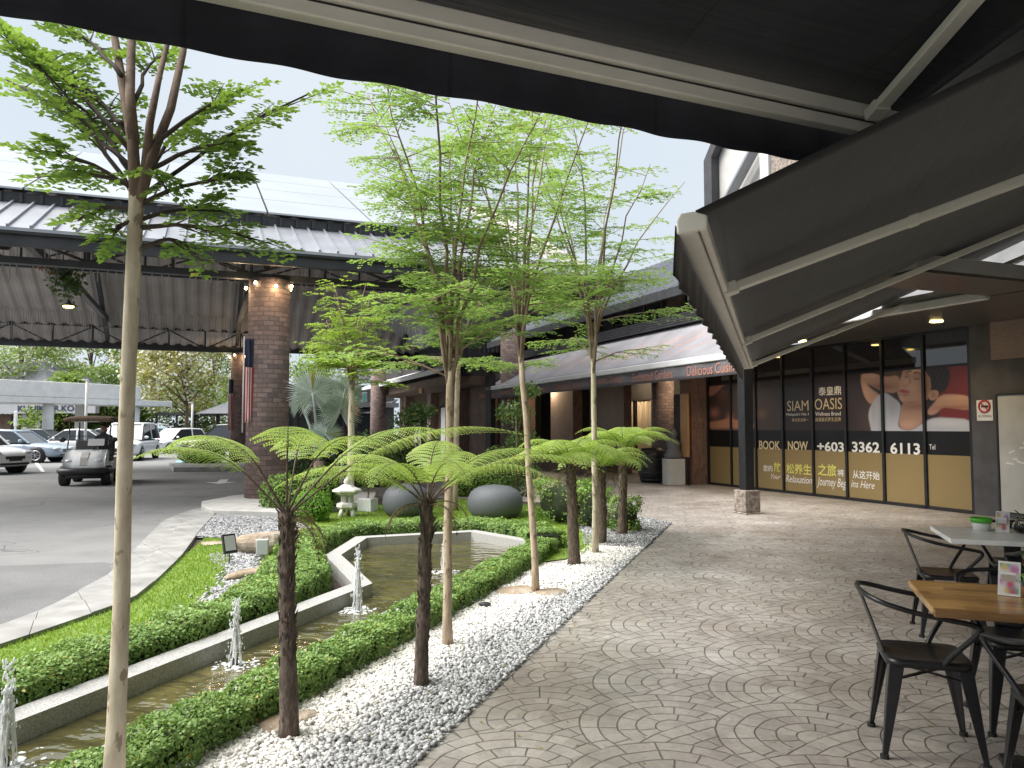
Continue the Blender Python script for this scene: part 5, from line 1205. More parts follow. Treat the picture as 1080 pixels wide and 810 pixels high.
s0, zt = Z6(1006, 442); MB().box(-.085, -.051, -2.6, s0, .12, zt).build('panel', M['frosted'], bd, bevel=.004)
m = MB().box(-.1, -.051, s0, s0+.03, .1, zt+.02).box(-.1, -.051, -2.63, -2.6, .1, zt+.02).box(-.1, -.051, -2.6, s0, zt, zt+.03); m.build('frame', M['black_metal'], bd)
rgd = random.Random(9); m = MB()
for k in range(9):
    y = s0-.12-.12*k*.5; z = .95+.12*math.sin(k*1.7)+.05*k; m.bar((-.088, y, z), (-.088, y-rgd.uniform(.08, .2), z+rgd.uniform(-.06, .06)), .006, .03)
m.build('printed_sketch', M['white_paint'], bd)
# post that carries the awning corner
t = thing('awning_post', 'black square post on a rough stone base in front of the printed windows', 'post', AB(11.4, 9.09, .01), RZ_B)
MB().prism([(-.19, -.19), (.19, -.19), (.19, .19), (-.19, .19)], 0, .03).box(-.165, .165, -.165, .165, .03, .42).build('stone_base', M['plinth_stone'], t, bevel=.03); MB().box(-.095, .095, -.095, .095, .42, 2.62).build('shaft', M['black_metal'], t, bevel=.006)

# ================================================================== restaurant with lettered awning
rs = thing('restaurant_building', 'brick restaurant front with dark openings and a dark upper storey', 'restaurant', (0, 0, 0), RZ_B)
for bb in ((12.25, 12.75, 17.62, 18.15, 0, 3.5), (12.9, 13.3, 26.2, 28.2, 0, 3.4), (13.2, 13.5, 22.9, 25.4, 0, 3.4), (12.6, 13.0, 30.0, 31.6, 0, 3.6)): MB().box(*bb).build('brick_pier', M['brickw'], rs)
MB().tube([(13.7, 21.27, 0), (13.7, 21.27, 3.5)], .36, 36, uvs=True).build('brick_column', M['brick'], rs, True)
MB().box(14.6, 14.9, 17.6, 33, 0, 4.2).build('wall', M['black_wall'], rs); MB().box(12.3, 15.2, 17.3, 33, 3.45, 3.7).build('ceiling_slab', M['black_wall'], rs)
MB().box(12.2, 12.8, 17.7, 33, 3.7, 4.35).build('canopy_band', M['black_wall'], rs)
m = MB()
for i in range(5): m.box(11.98+i*.04, 12.4, 14.0, 33, 4.36+i*.075, 4.41+i*.075)
m.build('louvre_band', M['dark_metal'], rs)
MB().box(12.7, 13.0, 17.3, 33, 4.75, 5.6).build('upper_wall', M['black_wall'], rs)
m = MB(); roof_slab(m, [(12.0, 17.5, 5.42), (12.0, 33, 5.42), (16.5, 33, 8.0), (16.5, 17.5, 8.0)], .08); y = 17.6
while y < 33: m.bar((12.0, y, 5.45), (16.5, y, 8.03), .035, .055); y += .36
m.build('metal_roof', M['roof_metal'], rs); MB().box(11.9, 12.02, 17.5, 33, 5.16, 5.42).box(12.02, 16, 17.44, 17.55, 5.16, 5.40).build('fascia', M['dark_metal'], rs)
for y in (19.6, 21.6, 23.5):
    f = MB().box(12.62, 12.69, y, y+.06, 4.76, 5.4).box(12.62, 12.69, y+1.0, y+1.06, 4.76, 5.4).box(12.62, 12.69, y+.06, y+1.0, 5.34, 5.4).build('window', M['brown_wall'], rs); MB().box(12.66, 12.695, y+.06, y+1.0, 4.76, 5.34).build('pane', M['dark_glass'], f)
MB().box(12.55, 12.69, 18.5, 19.2, 4.76, 5.4).build('timber_panel', M['brown_wall'], rs)
for i, (ya, yb) in enumerate(((22.2, 23.1), (23.25, 24.3), (24.5, 25.6))):
    f = MB().box(14.5, 14.59, ya-.05, ya, .3, 2.55).box(14.5, 14.59, yb, yb+.05, .3, 2.55).box(14.5, 14.59, ya, yb, 2.5, 2.55).build('window', M['black_metal'], rs)
    m = MB(); m.grid(lambda u, v: (14.55-.03*math.sin(u*22), ya+.03+(yb-ya-.06)*u, .4+2.1*v), 26, 2); m.build('curtain', M['curtain'], f, True)
# lit sign panels inside the doorway
MB().box(14.4, 14.5, 20.3, 20.8, 1.5, 2.0).build('picture_panel', M['rust_letter'], rs); MB().box(14.3, 14.42, 26.0, 26.8, .8, 2.0).build('menu_screen', M['rust_letter'], rs)
MB().box(11.55, 11.85, 22.4, 31.5, 0, .78).build('planter_wall', M['brown_wall'], rs)
t = thing('restaurant_awning', 'wide grey restaurant awning with orange brush lettering and a white front bar', 'awning', (0, 0, 0), RZ_B)
AW0, AW1, BX, BZ, WX, WZ = 12.9, 29.0, 10.5, 3.08, 12.2, 4.32
def aw(y, f, up=0.0): return Vector((BX+(WX-BX)*f, y, BZ+.06+(WZ-BZ)*f+up-.06*math.sin(math.pi*f)))
m = MB(); m.grid(lambda i, j: aw(AW0+(AW1-AW0)*i, j), 40, 8); m.build('canopy_cloth', M['grey_fabric'], t, True, solid=.012)
MB().box(BX-.10, BX+.02, AW0, AW1, BZ-.06, BZ+.09).build('front_bar', M['white_alu'], t, bevel=.02)
m = MB(); m.grid(lambda i, j: (BX-.05+.012*math.sin(i*90), AW0+(AW1-AW0)*i, BZ-.06-.34*j), 160, 3); m.build('valance', M['valance_fabric'], t, True, solid=.008)
words = ['Delicious Cuisine', 'Enchanted Gardens', 'Authentic Dining']; cy = 13.3; k = 0
while cy < 28:
    w = 1.85; V, F = text_geo(words[k % 3], w, .235); yl = cy+w; mk('lettering', np.stack([np.full(len(V), BX-.072), yl-V[:, 0], BZ-.34+V[:, 1]], 1), F, M['rust_letter'], t); cy += 2.45; k += 1
# orange brush script lying on the cloth: long slanted strokes
m = MB(); rg5 = random.Random(15)
def stroke(y0, f0, y1, f1, w):
    n = 8; L = []; R = []
    for i in range(n+1):
        q = i/n; y = y0+(y1-y0)*q; f = f0+(f1-f0)*q; ww = w*math.sin(math.pi*(.12+.8*q)); L.append(aw(y-ww, f, .012)); R.append(aw(y+ww, f, .012))
    m.add(L+R, [(i, i+1, n+2+i, n+1+i) for i in range(n)])
for k in range(22):
    y = 15.6+k*.42+rg5.uniform(-.1, .1); f = rg5.uniform(.2, .45); d = rg5.uniform(.55, 1.3); stroke(y+d, f, y-d*.5, min(.9, f+rg5.uniform(.25, .45)), rg5.uniform(.015, .04))
m.build('brush_lettering', M['orange_letter'], t)
m = MB()
for y in (14, 18, 22, 26): m.bar((BX, y, BZ-.02), (12.2, y, 3.6), .05, .07)
m.build('arm', M['white_alu'], t)
# barrel, plinth with statue, board
t = thing('barrel', 'black wooden barrel planter beside the restaurant column', 'barrel', AB(18.85, 11.75, .012), .2)
MB().lathe([(0, 0), (.30, 0), (.36, .2), (.385, .46), (.36, .74), (.30, .96), (.27, .96), (.26, .9), (0, .9)], 26).build('staves', M['plastic_black'], t, True)
m = MB()
for z, r_ in ((.08, .328), (.28, .377), (.66, .376), (.87, .336)): m.lathe([(r_, z-.025), (r_+.008, z-.02), (r_+.008, z+.02), (r_, z+.025)], 26)
m.build('hoop', M['dark_metal'], t, True)
t = thing('garden_statue', 'grey seated stone statue on a square plinth at the restaurant doorway', 'statue', AB(17.75, 11.75, .012), .2)
MB().box(-.24, .24, -.22, .22, 0, .70).build('plinth', M['pale_wall'], t, bevel=.015)
m = MB(); m.lathe([(0, 0), (.24, .0), (.26, .08), (.2, .16), (.17, .3), (.2, .42), (.13, .5), (.07, .53), (.075, .57), (.11, .62), (.115, .69), (.08, .77), (.03, .82), (0, .83)], 18, (0, 0, .70), 1, .8); m.build('figure', M['stone_ball'], t, True)
t = thing('menu_board', 'tall tan and black menu board leaning on the brick pier', 'board', AB(17.5, 12.0, .012), RZ_B)
MB().box(-.03, .03, -.10, .24, .75, 2.45).build('panel', M['tan_board'], t, bevel=.004); MB().box(-.02, .045, .245, .56, .75, 2.45).build('panel', M['black_wall'], t, bevel=.004); MB().box(-.02, .03, -.08, -.03, 0, .75).box(-.02, .03, .48, .53, 0, .75).build('leg', M['black_metal'], t)

# ================================================================== cafe building with white sloping roof, farther along
cf = thing('cafe_building', 'low brown cafe front under a sloping white roof edge', 'cafe', (0, 0, 0), RZ_B)
MB().extr([(8.4, 28.6, 3.72), (8.4, 28.6, 3.84), (9.45, 28.6, 4.22), (9.45, 28.6, 4.1)], (0, 15.5, 0)).build('roof', M['white_alu'], cf); MB().box(8.28, 8.395, 28.6, 44.1, 3.66, 3.86).build('gutter', M['white_alu'], cf, bevel=.02)
MB().box(9.46, 9.8, 28.4, 44.5, 3.62, 6.0).build('upper_wall', M['black_wall'], cf); MB().box(10.4, 14.9, 33.05, 33.3, 0, 5).build('side_wall', M['black_wall'], cf); MB().box(10.4, 10.6, 28.4, 29.0, 0, 3.62).build('side_wall', M['black_wall'], cf); MB().box(8.8, 10.6, 29, 44, 3.25, 3.6).build('soffit_beam', M['brown_wall'], cf); MB().box(10.6, 10.9, 29, 44.5, 0, 3.6).build('wall', M['brown_wall'], cf)
m = MB().box(10.2, 10.6, 31.8, 32.4, 0, 3.3).box(10.2, 10.6, 36.4, 37.0, 0, 3.3).box(10.2, 10.6, 41.4, 42, 0, 3.3); m.build('brick_pier', M['brickw'], cf)
for ya, yb, mt in ((32.8, 33.7, 'frosted'), (34.0, 35.9, 'white_paint'), (37.5, 39, 'dark_glass'), (39.3, 41, 'frosted')):
    f = MB().box(10.52, 10.59, ya, ya+.07, .1, 2.6).box(10.52, 10.59, yb-.07, yb, .1, 2.6).box(10.52, 10.59, ya+.07, yb-.07, 2.53, 2.6).box(10.53, 10.585, (ya+yb)/2-.03, (ya+yb)/2+.03, .1, 2.53).build('window', M['black_metal'], cf); MB().box(10.56, 10.595, ya+.07, yb-.07, .1, 2.5).build('pane', M[mt], f)
MB().box(8.42, 8.52, 31.4, 31.9, 3.0, 3.2).build('small_sign', M['tan_board'], cf)
MB().extr([(6.0, 45, 3.7), (11, 45, 5.2), (11, 45, 5.05), (6.0, 45, 3.55)], (0, 5, 0)).build('back_roof', M['roof_metal'], cf); MB().box(7.5, 9, 45.2, 46.4, 4.4, 5.6).build('vent_unit', M['pale_wall'], cf)
t = thing('shop_sign', 'white box sign with dark lettering under the eave behind the lime green tree', 'sign', at(377, 419, 36), RZ_B-.5)
MB().box(-.46, .46, -.06, .06, -.22, .22).build('box', M['white_plastic'], t, bevel=.01); V, F = text_geo('Newers', .66, .2); mk('lettering', np.stack([V[:, 0]-.40, np.full(len(V), -.065), V[:, 1]-.1], 1), F, M['navy'], t); MB().box(.30, .44, -.066, -.061, -.2, .2).build('stripe', M['car_teal'], t); MB().box(-.04, .04, -.03, .03, .22, 1.0).build('bracket', M['dark_metal'], t)
t = thing('sign_disc', 'round orange sun-shaped sign below the white box sign', 'sign', at(370, 433, 35.5), RZ_B-.5)
m = MB(); pts = []
for i in range(24): r_ = .30 if i % 2 else .40; pts.append((r_*math.cos(i*math.pi/12), r_*math.sin(i*math.pi/12)))
m.extr([(x, 0, z) for x, z in pts], (0, .05, 0)); m.build('disc', flat('orange_sign', (.55, .19, .06), .5), t); MB().cyl(0, .03, -1.9, -.3, .03, 8).build('post', M['dark_metal'], t)

# ================================================================== clinic, white canopy, parking shelter (far left)
t = thing('white_canopy', 'long white flat canopy on white columns at the left edge', 'canopy', (0, 0, 0), 0)
cA, cB = at(-60, 400, 42), at(182, 420, 54); dd = Vector((cB.x-cA.x, cB.y-cA.y, 0)); nn_ = Vector((-dd.y, dd.x, 0)).normalized()*3.2
P0 = Vector((cA.x, cA.y, 3.02)); P1 = Vector((cB.x, cB.y, 3.02)); e = dd.normalized()
m = MB(); m.extr([P0, P1-e*1.2, P1, P1+nn_, P0+nn_], (0, 0, .5)); m.v = [tuple(Vector(v)+Vector((0, 0, 0))) for v in m.v]; 
MB().extr([P0+Vector((0, 0, .38)), P1-e*2.4+Vector((0, 0, .38)), P1-e*2.4+nn_+Vector((0, 0, .38)), P0+nn_+Vector((0, 0, .38))], (0, 0, .95)).build('deck', M['white_paint'], t, bevel=.04)
MB().extr([P0, P1, P1+nn_, P0+nn_], (0, 0, .37)).build('lower_deck', M['white_paint'], t, bevel=.03)
for k, f in enumerate((.02, .425, .83)):
    q = P0+dd*f+nn_*.2; MB().cyl(q.x, q.y, 0, 3.02, .31, 20).build('column', M['white_paint'], t, True)
q = P0+dd*.62+nn_*.6; m = MB().box(q.x-.25, q.x+.25, q.y-.25, q.y+.25, 0, 3.02); m.build('column', M['pale_wall'], t)
t = thing('clinic_building', 'low clinic building with a dark hipped roof and a lettered sign band', 'clinic', (0, 0, 0), 0)
c0 = at(-40, 450, 60); c1 = at(100, 450, 57); ex = Vector((c1.x-c0.x, c1.y-c0.y, 0)); ey = Vector((-ex.y, ex.x, 0)).normalized(); L = ex.length; ex.normalize()
def CP(x, y, z): v = c0+ex*x+ey*y; return Vector((v.x, v.y, z))
def cbox(m, x0, x1, y0, y1, z0, z1): m.extr([CP(x0, y0, z0), CP(x1, y0, z0), CP(x1, y1, z0), CP(x0, y1, z0)], (0, 0, z1-z0)); return m
cbox(MB(), 0, L*.62, 1, 9, 0, 2.6).build('wall', M['brown_wall'], t); cbox(MB(), 0, L, 0, .4, 2.62, 3.35).build('sign_band', M['grey_cloth'], t); cbox(MB(), -2, L*.95, .6, 10, 3.36, 3.7).build('eave', M['pale_wall'], t)
m = MB(); R0 = [CP(-4, 0, 3.72), CP(L*.66, 0, 3.72), CP(L*.66, 12, 3.72), CP(-4, 12, 3.72)]; rd = [CP(-3, 6, 7.2), CP(L*.12, 6, 7.2)]; m.add(R0+rd, [(0, 1, 5, 4), (1, 2, 5), (2, 3, 4, 5), (3, 0, 4), (3, 2, 1, 0)]); m.build('roof', M['slate'], t)
m = MB()
for x in (L*.42, L*.52): cbox(m, x, x+.45, .5, .95, 0, 2.6)
m.build('pier', M['pale_wall'], t); cbox(MB(), L*.30, L*.36, .9, .99, 0, 2.4).build('doorway', M['black_wall'], t)
m = MB()
for i in range(14): cbox(m, L*.36+i*.62, L*.36+i*.62+.36, -.05, 0, 3.42, 3.66)
m.build('clerestory', M['dark_wall'], t)
V, F = text_geo('KLINIK DR.KO', None, .46, bold=.03); wT = V[:, 0].max(); want = L*.42; V[:, 0] *= want/wT; off = L*(20+40)/140
mk('lettering', [CP(off+v[0], -.03, 2.77+v[1]) for v in V], F, M['navy'], t)
t = thing('parking_shelter', 'dark flat roofed parking shelter on thin posts beyond the cars', 'shelter', (0, 0, 0), 0)
s0, s1 = at(163, 450, 62), at(300, 450, 58); m = MB(); m.extr([Vector((s0.x, s0.y, 2.55)), Vector((s1.x, s1.y, 2.55)), Vector((s1.x, s1.y+4, 2.55)), Vector((s0.x, s0.y+4, 2.55))], (0, 0, .22)); m.build('roof', M['dark_metal'], t)
m = MB()
for k in range(7):
    q = s0.lerp(s1, k/6); m.cyl(q.x, q.y+.3, 0, 2.55, .09, 8)
m.build('post', M['dark_metal'], t)
t = thing('shelter_roof', 'grey pitched shelter roof left of the far column', 'shelter', (0, 0, 0), 0)
s0, s1 = at(206, 440, 52), at(330, 436, 50); m = MB(); m.extr([Vector((s0.x, s0.y, 2.5)), Vector((s0.x+1.6, s0.y+2.5, 3.5)), Vector((s0.x, s0.y+5, 2.5))], (12, -1.5, 0)); m.build('roof', M['slate'], t)
m = MB()
for k in range(4):
    q = s0.lerp(s1, k/3.4); m.cyl(q.x+.9, q.y+1.6, 0, 2.6, .13, 8)
m.build('post', M['dark_metal'], t)
for px, Y, h, lab in ((91, 40, 4.0, 'grey lamp post beside the white canopy'), (203, 52, 3.2, 'thin pale lamp post by the parking shelter')):
    p = on_ground(px, 460); x = (px-540)/812*Y; t = thing('lamp_post', lab, 'lamp post', (x, Y, 0), 0); MB().cyl(0, 0, 0, h, .07, 10).build('shaft', M['pale_wall'], t, True); MB().box(-.25, .05, -.08, .08, h, h+.08).build('head', M['pale_wall'], t)
t = thing('parking_sign', 'white rounded totem sign in front of the clinic', 'sign', ((17-540)/812*44, 44, 0), 0); MB().cyl(0, 0, 0, 1.6, .06, 10).build('post', M['pale_wall'], t, True); MB().box(-.1, .1, -.06, .06, 1.6, 2.5).build('panel', M['white_paint'], t, bevel=.05)

t = thing('shop_row', 'dark low shop row in the distance between the fan palm and the white roofed cafe', 'building', (0, 0, 0), RZ_B)
MB().box(3.2, 12, 52, 56, 0, 4.4).build('wall', M['dark_wall'], t)
for i in range(4): f = MB().box(3.6+i*2, 5.3+i*2, 51.9, 51.99, .2, 2.7).build('window', M['black_metal'], t); MB().box(3.7+i*2, 5.2+i*2, 51.84, 51.895, .3, 2.6).build('pane', M['car_glass'], f)
MB().box(2.8, 12, 50.6, 51.95, 2.9, 3.2).build('awning_slab', M['mid_grey_wall'], t)
# ================================================================== foreground retractable awnings
def ret_awning_right():
    """garden frame: front bar parallel to the path, cloth rising to the cafe wall on the right"""
    t = thing('retractable_awning', 'black retractable awning on the right with cream aluminium arms and scalloped valance', 'awning', (0, 0, 0), RZ_G)
    u0, u1, rB, zB, rW, sl = 4.02, 13.72, -.40, 2.6, 4.35, .44
    def cl(i, j): r_ = rB+.04+(rW-rB-.04)*j; return (r_, u0+(u1-u0)*i, zB+.05+sl*(r_-rB)-.05*math.sin(math.pi*j)-.012*math.sin(i*math.pi*8)*math.sin(math.pi*j))
    m = MB(); m.grid(cl, 64, 24); m.build('canopy_cloth', M['black_fabric_y'], t, True, solid=.006)
    b = MB().box(rB-.05, rB+.05, u0, u1, zB-.05, zB+.045).box(rB+.055, rB+.10, u0, u1, zB-.035, zB+.03); b.build('front_bar', M['alu'], t, bevel=.012)
    m = MB(); 
    for yy, dd in ((u0-.002, -.03), (u1+.002, .03)):
        m = MB(); m.extr([(rB-.052, yy, zB-.055), (rB+.102, yy, zB-.038), (rB+.102, yy, zB+.034), (rB+.03, yy, zB+.06), (rB-.035, yy, zB+.055), (rB-.053, yy, zB+.02)], (0, dd, 0)); m.build('end_cap', M['alu'], t, bevel=.01)
    m = MB(); n = 300
    m.grid(lambda i, j: (rB-.062-.015*j+.014*math.sin(i*120)*j, u0+(u1-u0)*i, zB-.0-j*(.26+.012*abs(math.sin(i*math.pi*22)))), n, 5); m.build('valance', M['black_fabric_y'], t, True, solid=.005)
    for k, (ub, slp, dE) in enumerate(((6.0, .325, 3.6), (9.75, .385, 3.7), (13.35, .375, 3.55))):
        p = Vector((rB+.06, ub, zB-.02)); q = Vector((rB+dE, ub, zB-.02+slp*dE)); w = Vector((rW, ub-1.5, zB-.1+slp*(rW-rB)))
        a = MB().bar(p, q, .115, .06).bar(p.lerp(q, .0), p.lerp(q, .03), .14, .085); f = .36
        a.bar(p.lerp(q, f), p.lerp(q, f+.02), .125, .07); a.build('forearm', M['alu'], t, bevel=.008)
        MB().bar(q, w, .10, .06).cyl(q.x, q.y, q.z-.06, q.z+.06, .05, 14).build('upper_arm', M['alu'], t, bevel=.006)
        MB().tube([q+Vector((0, -.05, -.03)), q+Vector((.1, -.1, -.12)), q+Vector((.12, -.05, -.2)), q+Vector((.03, 0, -.16))], .012, 6).build('spring_cable', M['plastic_black'], t, True)
    MB().box(rW, rW+.16, u0-.1, u1+.1, zB+sl*(rW-rB)-.1, zB+sl*(rW-rB)+.12).build('cassette', M['alu'], t, bevel=.02)
ret_awning_right()
def ret_awning_over():
    t = thing('retractable_awning', 'black retractable awning overhead with a grooved cream front bar', 'awning', (0, 0, 0), rad(23.7))
    aB, zB, b0, b1, aW, sl = 3.415, 3.45, -2.6, 4.2, -1.2, .30
    def cl(i, j): a = aB-.04-(aB-aW)*j; return (b0+(b1-b0)*i, a, zB+.07+sl*(aB-a)-.05*math.sin(math.pi*j)-.018*math.sin(i*math.pi*9)*math.sin(math.pi*j))
    m = MB(); m.grid(cl, 70, 24); m.build('canopy_cloth', M['black_fabric_x'], t, True, solid=.006)
    MB().box(b0, b1, aB-.06, aB-.005, zB+.002, zB+.085).box(b0, b1, aB-.03, aB+.05, zB-.08, zB-.012).build('front_bar', M['alu'], t, bevel=.008)
    MB().box(b0, b1, aB-.02, aB+.045, zB-.011, zB+.001).build('bar_groove', M['plastic_black'], t)
    m = MB(); m.grid(lambda i, j: (b0+(b1-b0)*i, aB+.065+.01*j+.012*math.sin(i*95)*j, zB+.04-j*(.325+.002*math.sin(i*70)+.003*math.sin(i*17))), 240, 5); m.build('valance', M['black_fabric_x'], t, True, solid=.005)
    for (p, q) in (((3.86, 3.33, 3.445), (3.0, .55, 4.2)), ((-2.2, 3.33, 3.445), (-1.8, .7, 4.16))):
        p = Vector(p); q = Vector(q); MB().bar(p, q, .085, .05).bar(p, p.lerp(q, .04), .10, .07).build('forearm', M['alu'], t, bevel=.008); w = Vector((q.x+.4*(1 if q.x > 0 else -1), aW, q.z+.42)); MB().bar(q, w, .06, .05).build('upper_arm', M['alu'], t, bevel=.008)
    MB().box(b0, b1, aW-.16, aW, zB+sl*(aB-aW)-.1, zB+sl*(aB-aW)+.14).build('cassette', M['alu'], t, bevel=.02)
ret_awning_over()
# the cafe the camera stands in front of: unseen walls on the right and behind, made white to bounce fill
t = thing('cafe_frontage', 'cafe wall to the right that carries the black awnings', 'building', (0, 0, 0), RZ_G)
MB().box(4.52, 4.8, -6, 14.3, 0, 5.6).build('wall', M['white_paint'], t); MB().box(-3, 4.5, -6.2, -5.9, 0, 5.6).build('wall', M['white_paint'], t); MB().box(1.0, 4.9, -6, 13.6, 5.62, 5.85).build('sky_blocker', M['dark_wall'], t)  # dark top slab is added, blocking the sky above the awnings

# ================================================================== tables and chairs
def make_chair():
    t = thing('metal_armchair', 'chair', 'chair', (0, 0, 0), 0)
    # front = +y. seat: rounded square pan with dropped skirt
    def rsq(w, d, r_, z, n=6):
        P = []
        for cx, cy, a0 in ((w-r_, d-r_, 0), (-w+r_, d-r_, 90), (-w+r_, -d+r_, 180), (w-r_, -d+r_, 270)):
            for k in range(n+1): a = rad(a0+90*k/n); P.append((cx+r_*math.cos(a), cy+r_*math.sin(a), z))
        return P
    rings = [rsq(.185, .185, .06, .418), rsq(.19, .19, .065, .44), rsq(.18, .18, .06, .452), rsq(.14, .14, .05, .446), rsq(.06, .06, .03, .440)]
    V = sum(rings, []); n = len(rings[0]); F = []
    for i in range(len(rings)-1):
        for j in range(n): F.append((i*n+j, i*n+(j+1) % n, (i+1)*n+(j+1) % n, (i+1)*n+j))
    F.append(tuple((len(rings)-1)*n+j for j in range(n))); F.append(tuple(range(n))[::-1])
    m = MB().add(V, F); m.build('seat', M['black_metal'], t, True)
    for sx in (-1, 1):
        for sy in (-1, 1):
            top = Vector((sx*.155, sy*.155, .43)); bot = Vector((sx*.205, sy*.215, .0)); m = MB()
            V = []
            for f, w in ((0, .046), (.35, .038), (.97, .017), (1.0, .02)):     # tapering folded sheet leg
                c = top.lerp(bot, f); V += [c+Vector((sx*w*.45, sy*w*.45, 0)), c+Vector((-sx*w, sy*w*.45, 0)), c+Vector((-sx*w*.75, sy*w*.1, 0)), c+Vector((-sx*w*.1, -sy*w*.35, 0)), c+Vector((sx*w*.1, -sy*w*.75, 0)), c+Vector((sx*w*.45, -sy*w, 0))]
            F = [(i*6+j, i*6+(j+1) % 6, (i+1)*6+(j+1) % 6, (i+1)*6+j) for i in range(3) for j in range(6)]+[tuple(range(6))[::-1], tuple(18+j for j in range(6))]
            if sx*sy < 0: F = [f[::-1] for f in F]
            m.add(V, F); lg = m.build('leg', M['black_metal'], t, bevel=.004)
            MB().cyl(bot.x-sx*.004, bot.y-sy*.004, 0, .018, .02, 10).build('foot_cap', M['rubber'], lg)
    # cross braces under the seat
    MB().bar((-.16, -.16, .36), (.16, .16, .36), .02, .006).bar((-.16, .16, .352), (.16, -.16, .352), .02, .006).build('brace', M['black_metal'], t)
    # tubular arm and back rail
    half = [(.172, .05, .435), (.205, .09, .50), (.262, .165, .60), (.272, .18, .635), (.268, .155, .652), (.262, .05, .668), (.258, -.08, .690), (.235, -.19, .716), (.17, -.255, .735), (.085, -.278, .742), (0, -.283, .744)]
    path = half+[(-x, y, z) for x, y, z in half[:-1]][::-1]
    P = [Vector(p) for p in path]; sm = []
    for i in range(len(P)-1):
        p0 = P[max(i-1, 0)]; p1 = P[i]; p2 = P[i+1]; p3 = P[min(i+2, len(P)-1)]
        for k in range(5):
            s = k/5; sm.append(.5*((2*p1)+(p2-p0)*s+(2*p0-5*p1+4*p2-p3)*s*s+(3*p1-p0-3*p2+p3)*s**3))
    sm.append(P[-1]); MB().tube(sm, .0125, 10).build('arm_rail', M['black_metal'], t, True)
    # single back splat
    m = MB(); m.grid(lambda i, j: ((i-.5)*(.13-.02*j)*1.0, -.172-.100*j-.012*math.cos((i-.5)*3), .44+.29*j), 6, 8); m.build('back_splat', M['black_metal'], t, True, solid=.004)
    return t
ch0 = make_chair(); first = [True]
def chair(u, r_, face, lab, dz=0.012):
    global ch0
    if first[0]: o = ch0; first[0] = False
    else: o = copy_tree(ch0)
    o.location = UR(u, r_, dz); o.rotation_euler = (0, 0, RZ_G+face); tag(o, lab, 'chair', 'black metal armchairs at the cafe tables')
R90 = rad(90)
chair(4.25, .67, -R90+.03, 'black metal armchair at the left end of the wooden table, nearest in full view')
chair(6.62, 1.22, -R90, 'black metal armchair at the left end of the white table')
chair(4.72, 1.20, rad(180)+.05, 'black metal armchair on the far side of the wooden table')
chair(3.68, 1.12, .04, 'black metal armchair on the near side of the wooden table, cut by the picture corner')
chair(6.12, 1.80, -.06, 'black metal armchair on the near side of the white table')
chair(7.32, 1.86, rad(180)-.1, 'black metal armchair on the far side of the white table')
def table(name, lab, u0, u1, r0, r1, mat, cx):
    t = thing(name, lab, 'table', UR((u0+u1)/2, (r0+r1)/2, .012), RZ_G); w = (r1-r0)/2; d = (u1-u0)/2
    MB().box(-w, w, -d, d, .715, .75).build('tabletop', mat, t, bevel=.004)
    x = cx-(r0+r1)/2
    MB().box(x-.045, x+.045, -.045, .045, .02, .70).build('column', M['black_metal'], t, bevel=.006)
    MB().box(x-.26, x+.26, -.04, .04, .0, .035).box(x-.04, x+.04, -.26, .26, .0, .033).build('foot', M['black_metal'], t, bevel=.006)
    MB().box(x-.3, x+.3, -.025, .025, .69, .714).box(x-.025, x+.025, -d*.8, d*.8, .688, .713).build('bracket', M['black_metal'], t); return t
table('wooden_table', 'rectangular wooden plank topped cafe table in front', 3.80, 4.50, .65, 1.85, M['table_wood'], 1.22)
table('white_table', 'white topped cafe table behind the wooden one', 6.22, 6.98, 1.18, 2.45, M['table_white'], 1.85)
TZ = .7625
def menu_card(u, r_, yaw, lab, seed):
    t = thing('menu_card', lab, 'menu card', UR(u, r_, TZ), RZ_G+yaw, 'menu cards on the tables'); R = Matrix.Rotation(rad(-24), 4, 'X')
    def tb(m): m.v = [tuple(R @ Vector(v)) for v in m.v]; return m
    tb(MB().box(-.045, .045, -.003, .003, 0.0015, .165)).build('card', M['white_plastic'], t)
    ny = 12; nz = 22; yy, zz = np.meshgrid(np.linspace(-.038, .038, ny), np.linspace(.012, .155, nz)); rg = np.random.default_rng(seed); C = np.full(yy.shape+(3,), .7)
    for k in range(16):
        c = rg.uniform([-.035, .02], [.035, .15]); col = [(.55, .08, .18), (.06, .38, .45), (.5, .2, .4), (.65, .45, .1), (.1, .3, .16)][k % 5]; w = np.exp(-(((yy-c[0])/.014)**2+((zz-c[1])/.018)**2))[..., None]; C = C*(1-w)+np.array(col)*w
    V = np.stack([yy.ravel(), np.full(yy.size, -.0042), zz.ravel()], 1); V = np.array([tuple(R @ Vector(v)) for v in V]); idx = np.arange(ny*nz).reshape(nz, ny); F = np.stack([idx[:-1, :-1], idx[:-1, 1:], idx[1:, 1:], idx[1:, :-1]], -1).reshape(-1, 4)
    mk('printed_face', V, F, M['print'], t, True, None, C.reshape(-1, 3))
    MB().extr([(-.03, .004, .11), (-.03, .075, .0015), (-.03, .069, .0015), (-.03, .0, .10)], (.06, 0, 0)).build('stand', M['white_plastic'], t)
menu_card(4.20, 1.03, -.35, 'colourful leaning menu card on the wooden table', 5); menu_card(6.72, 1.62, -.35, 'colourful leaning menu card on the white table', 6)
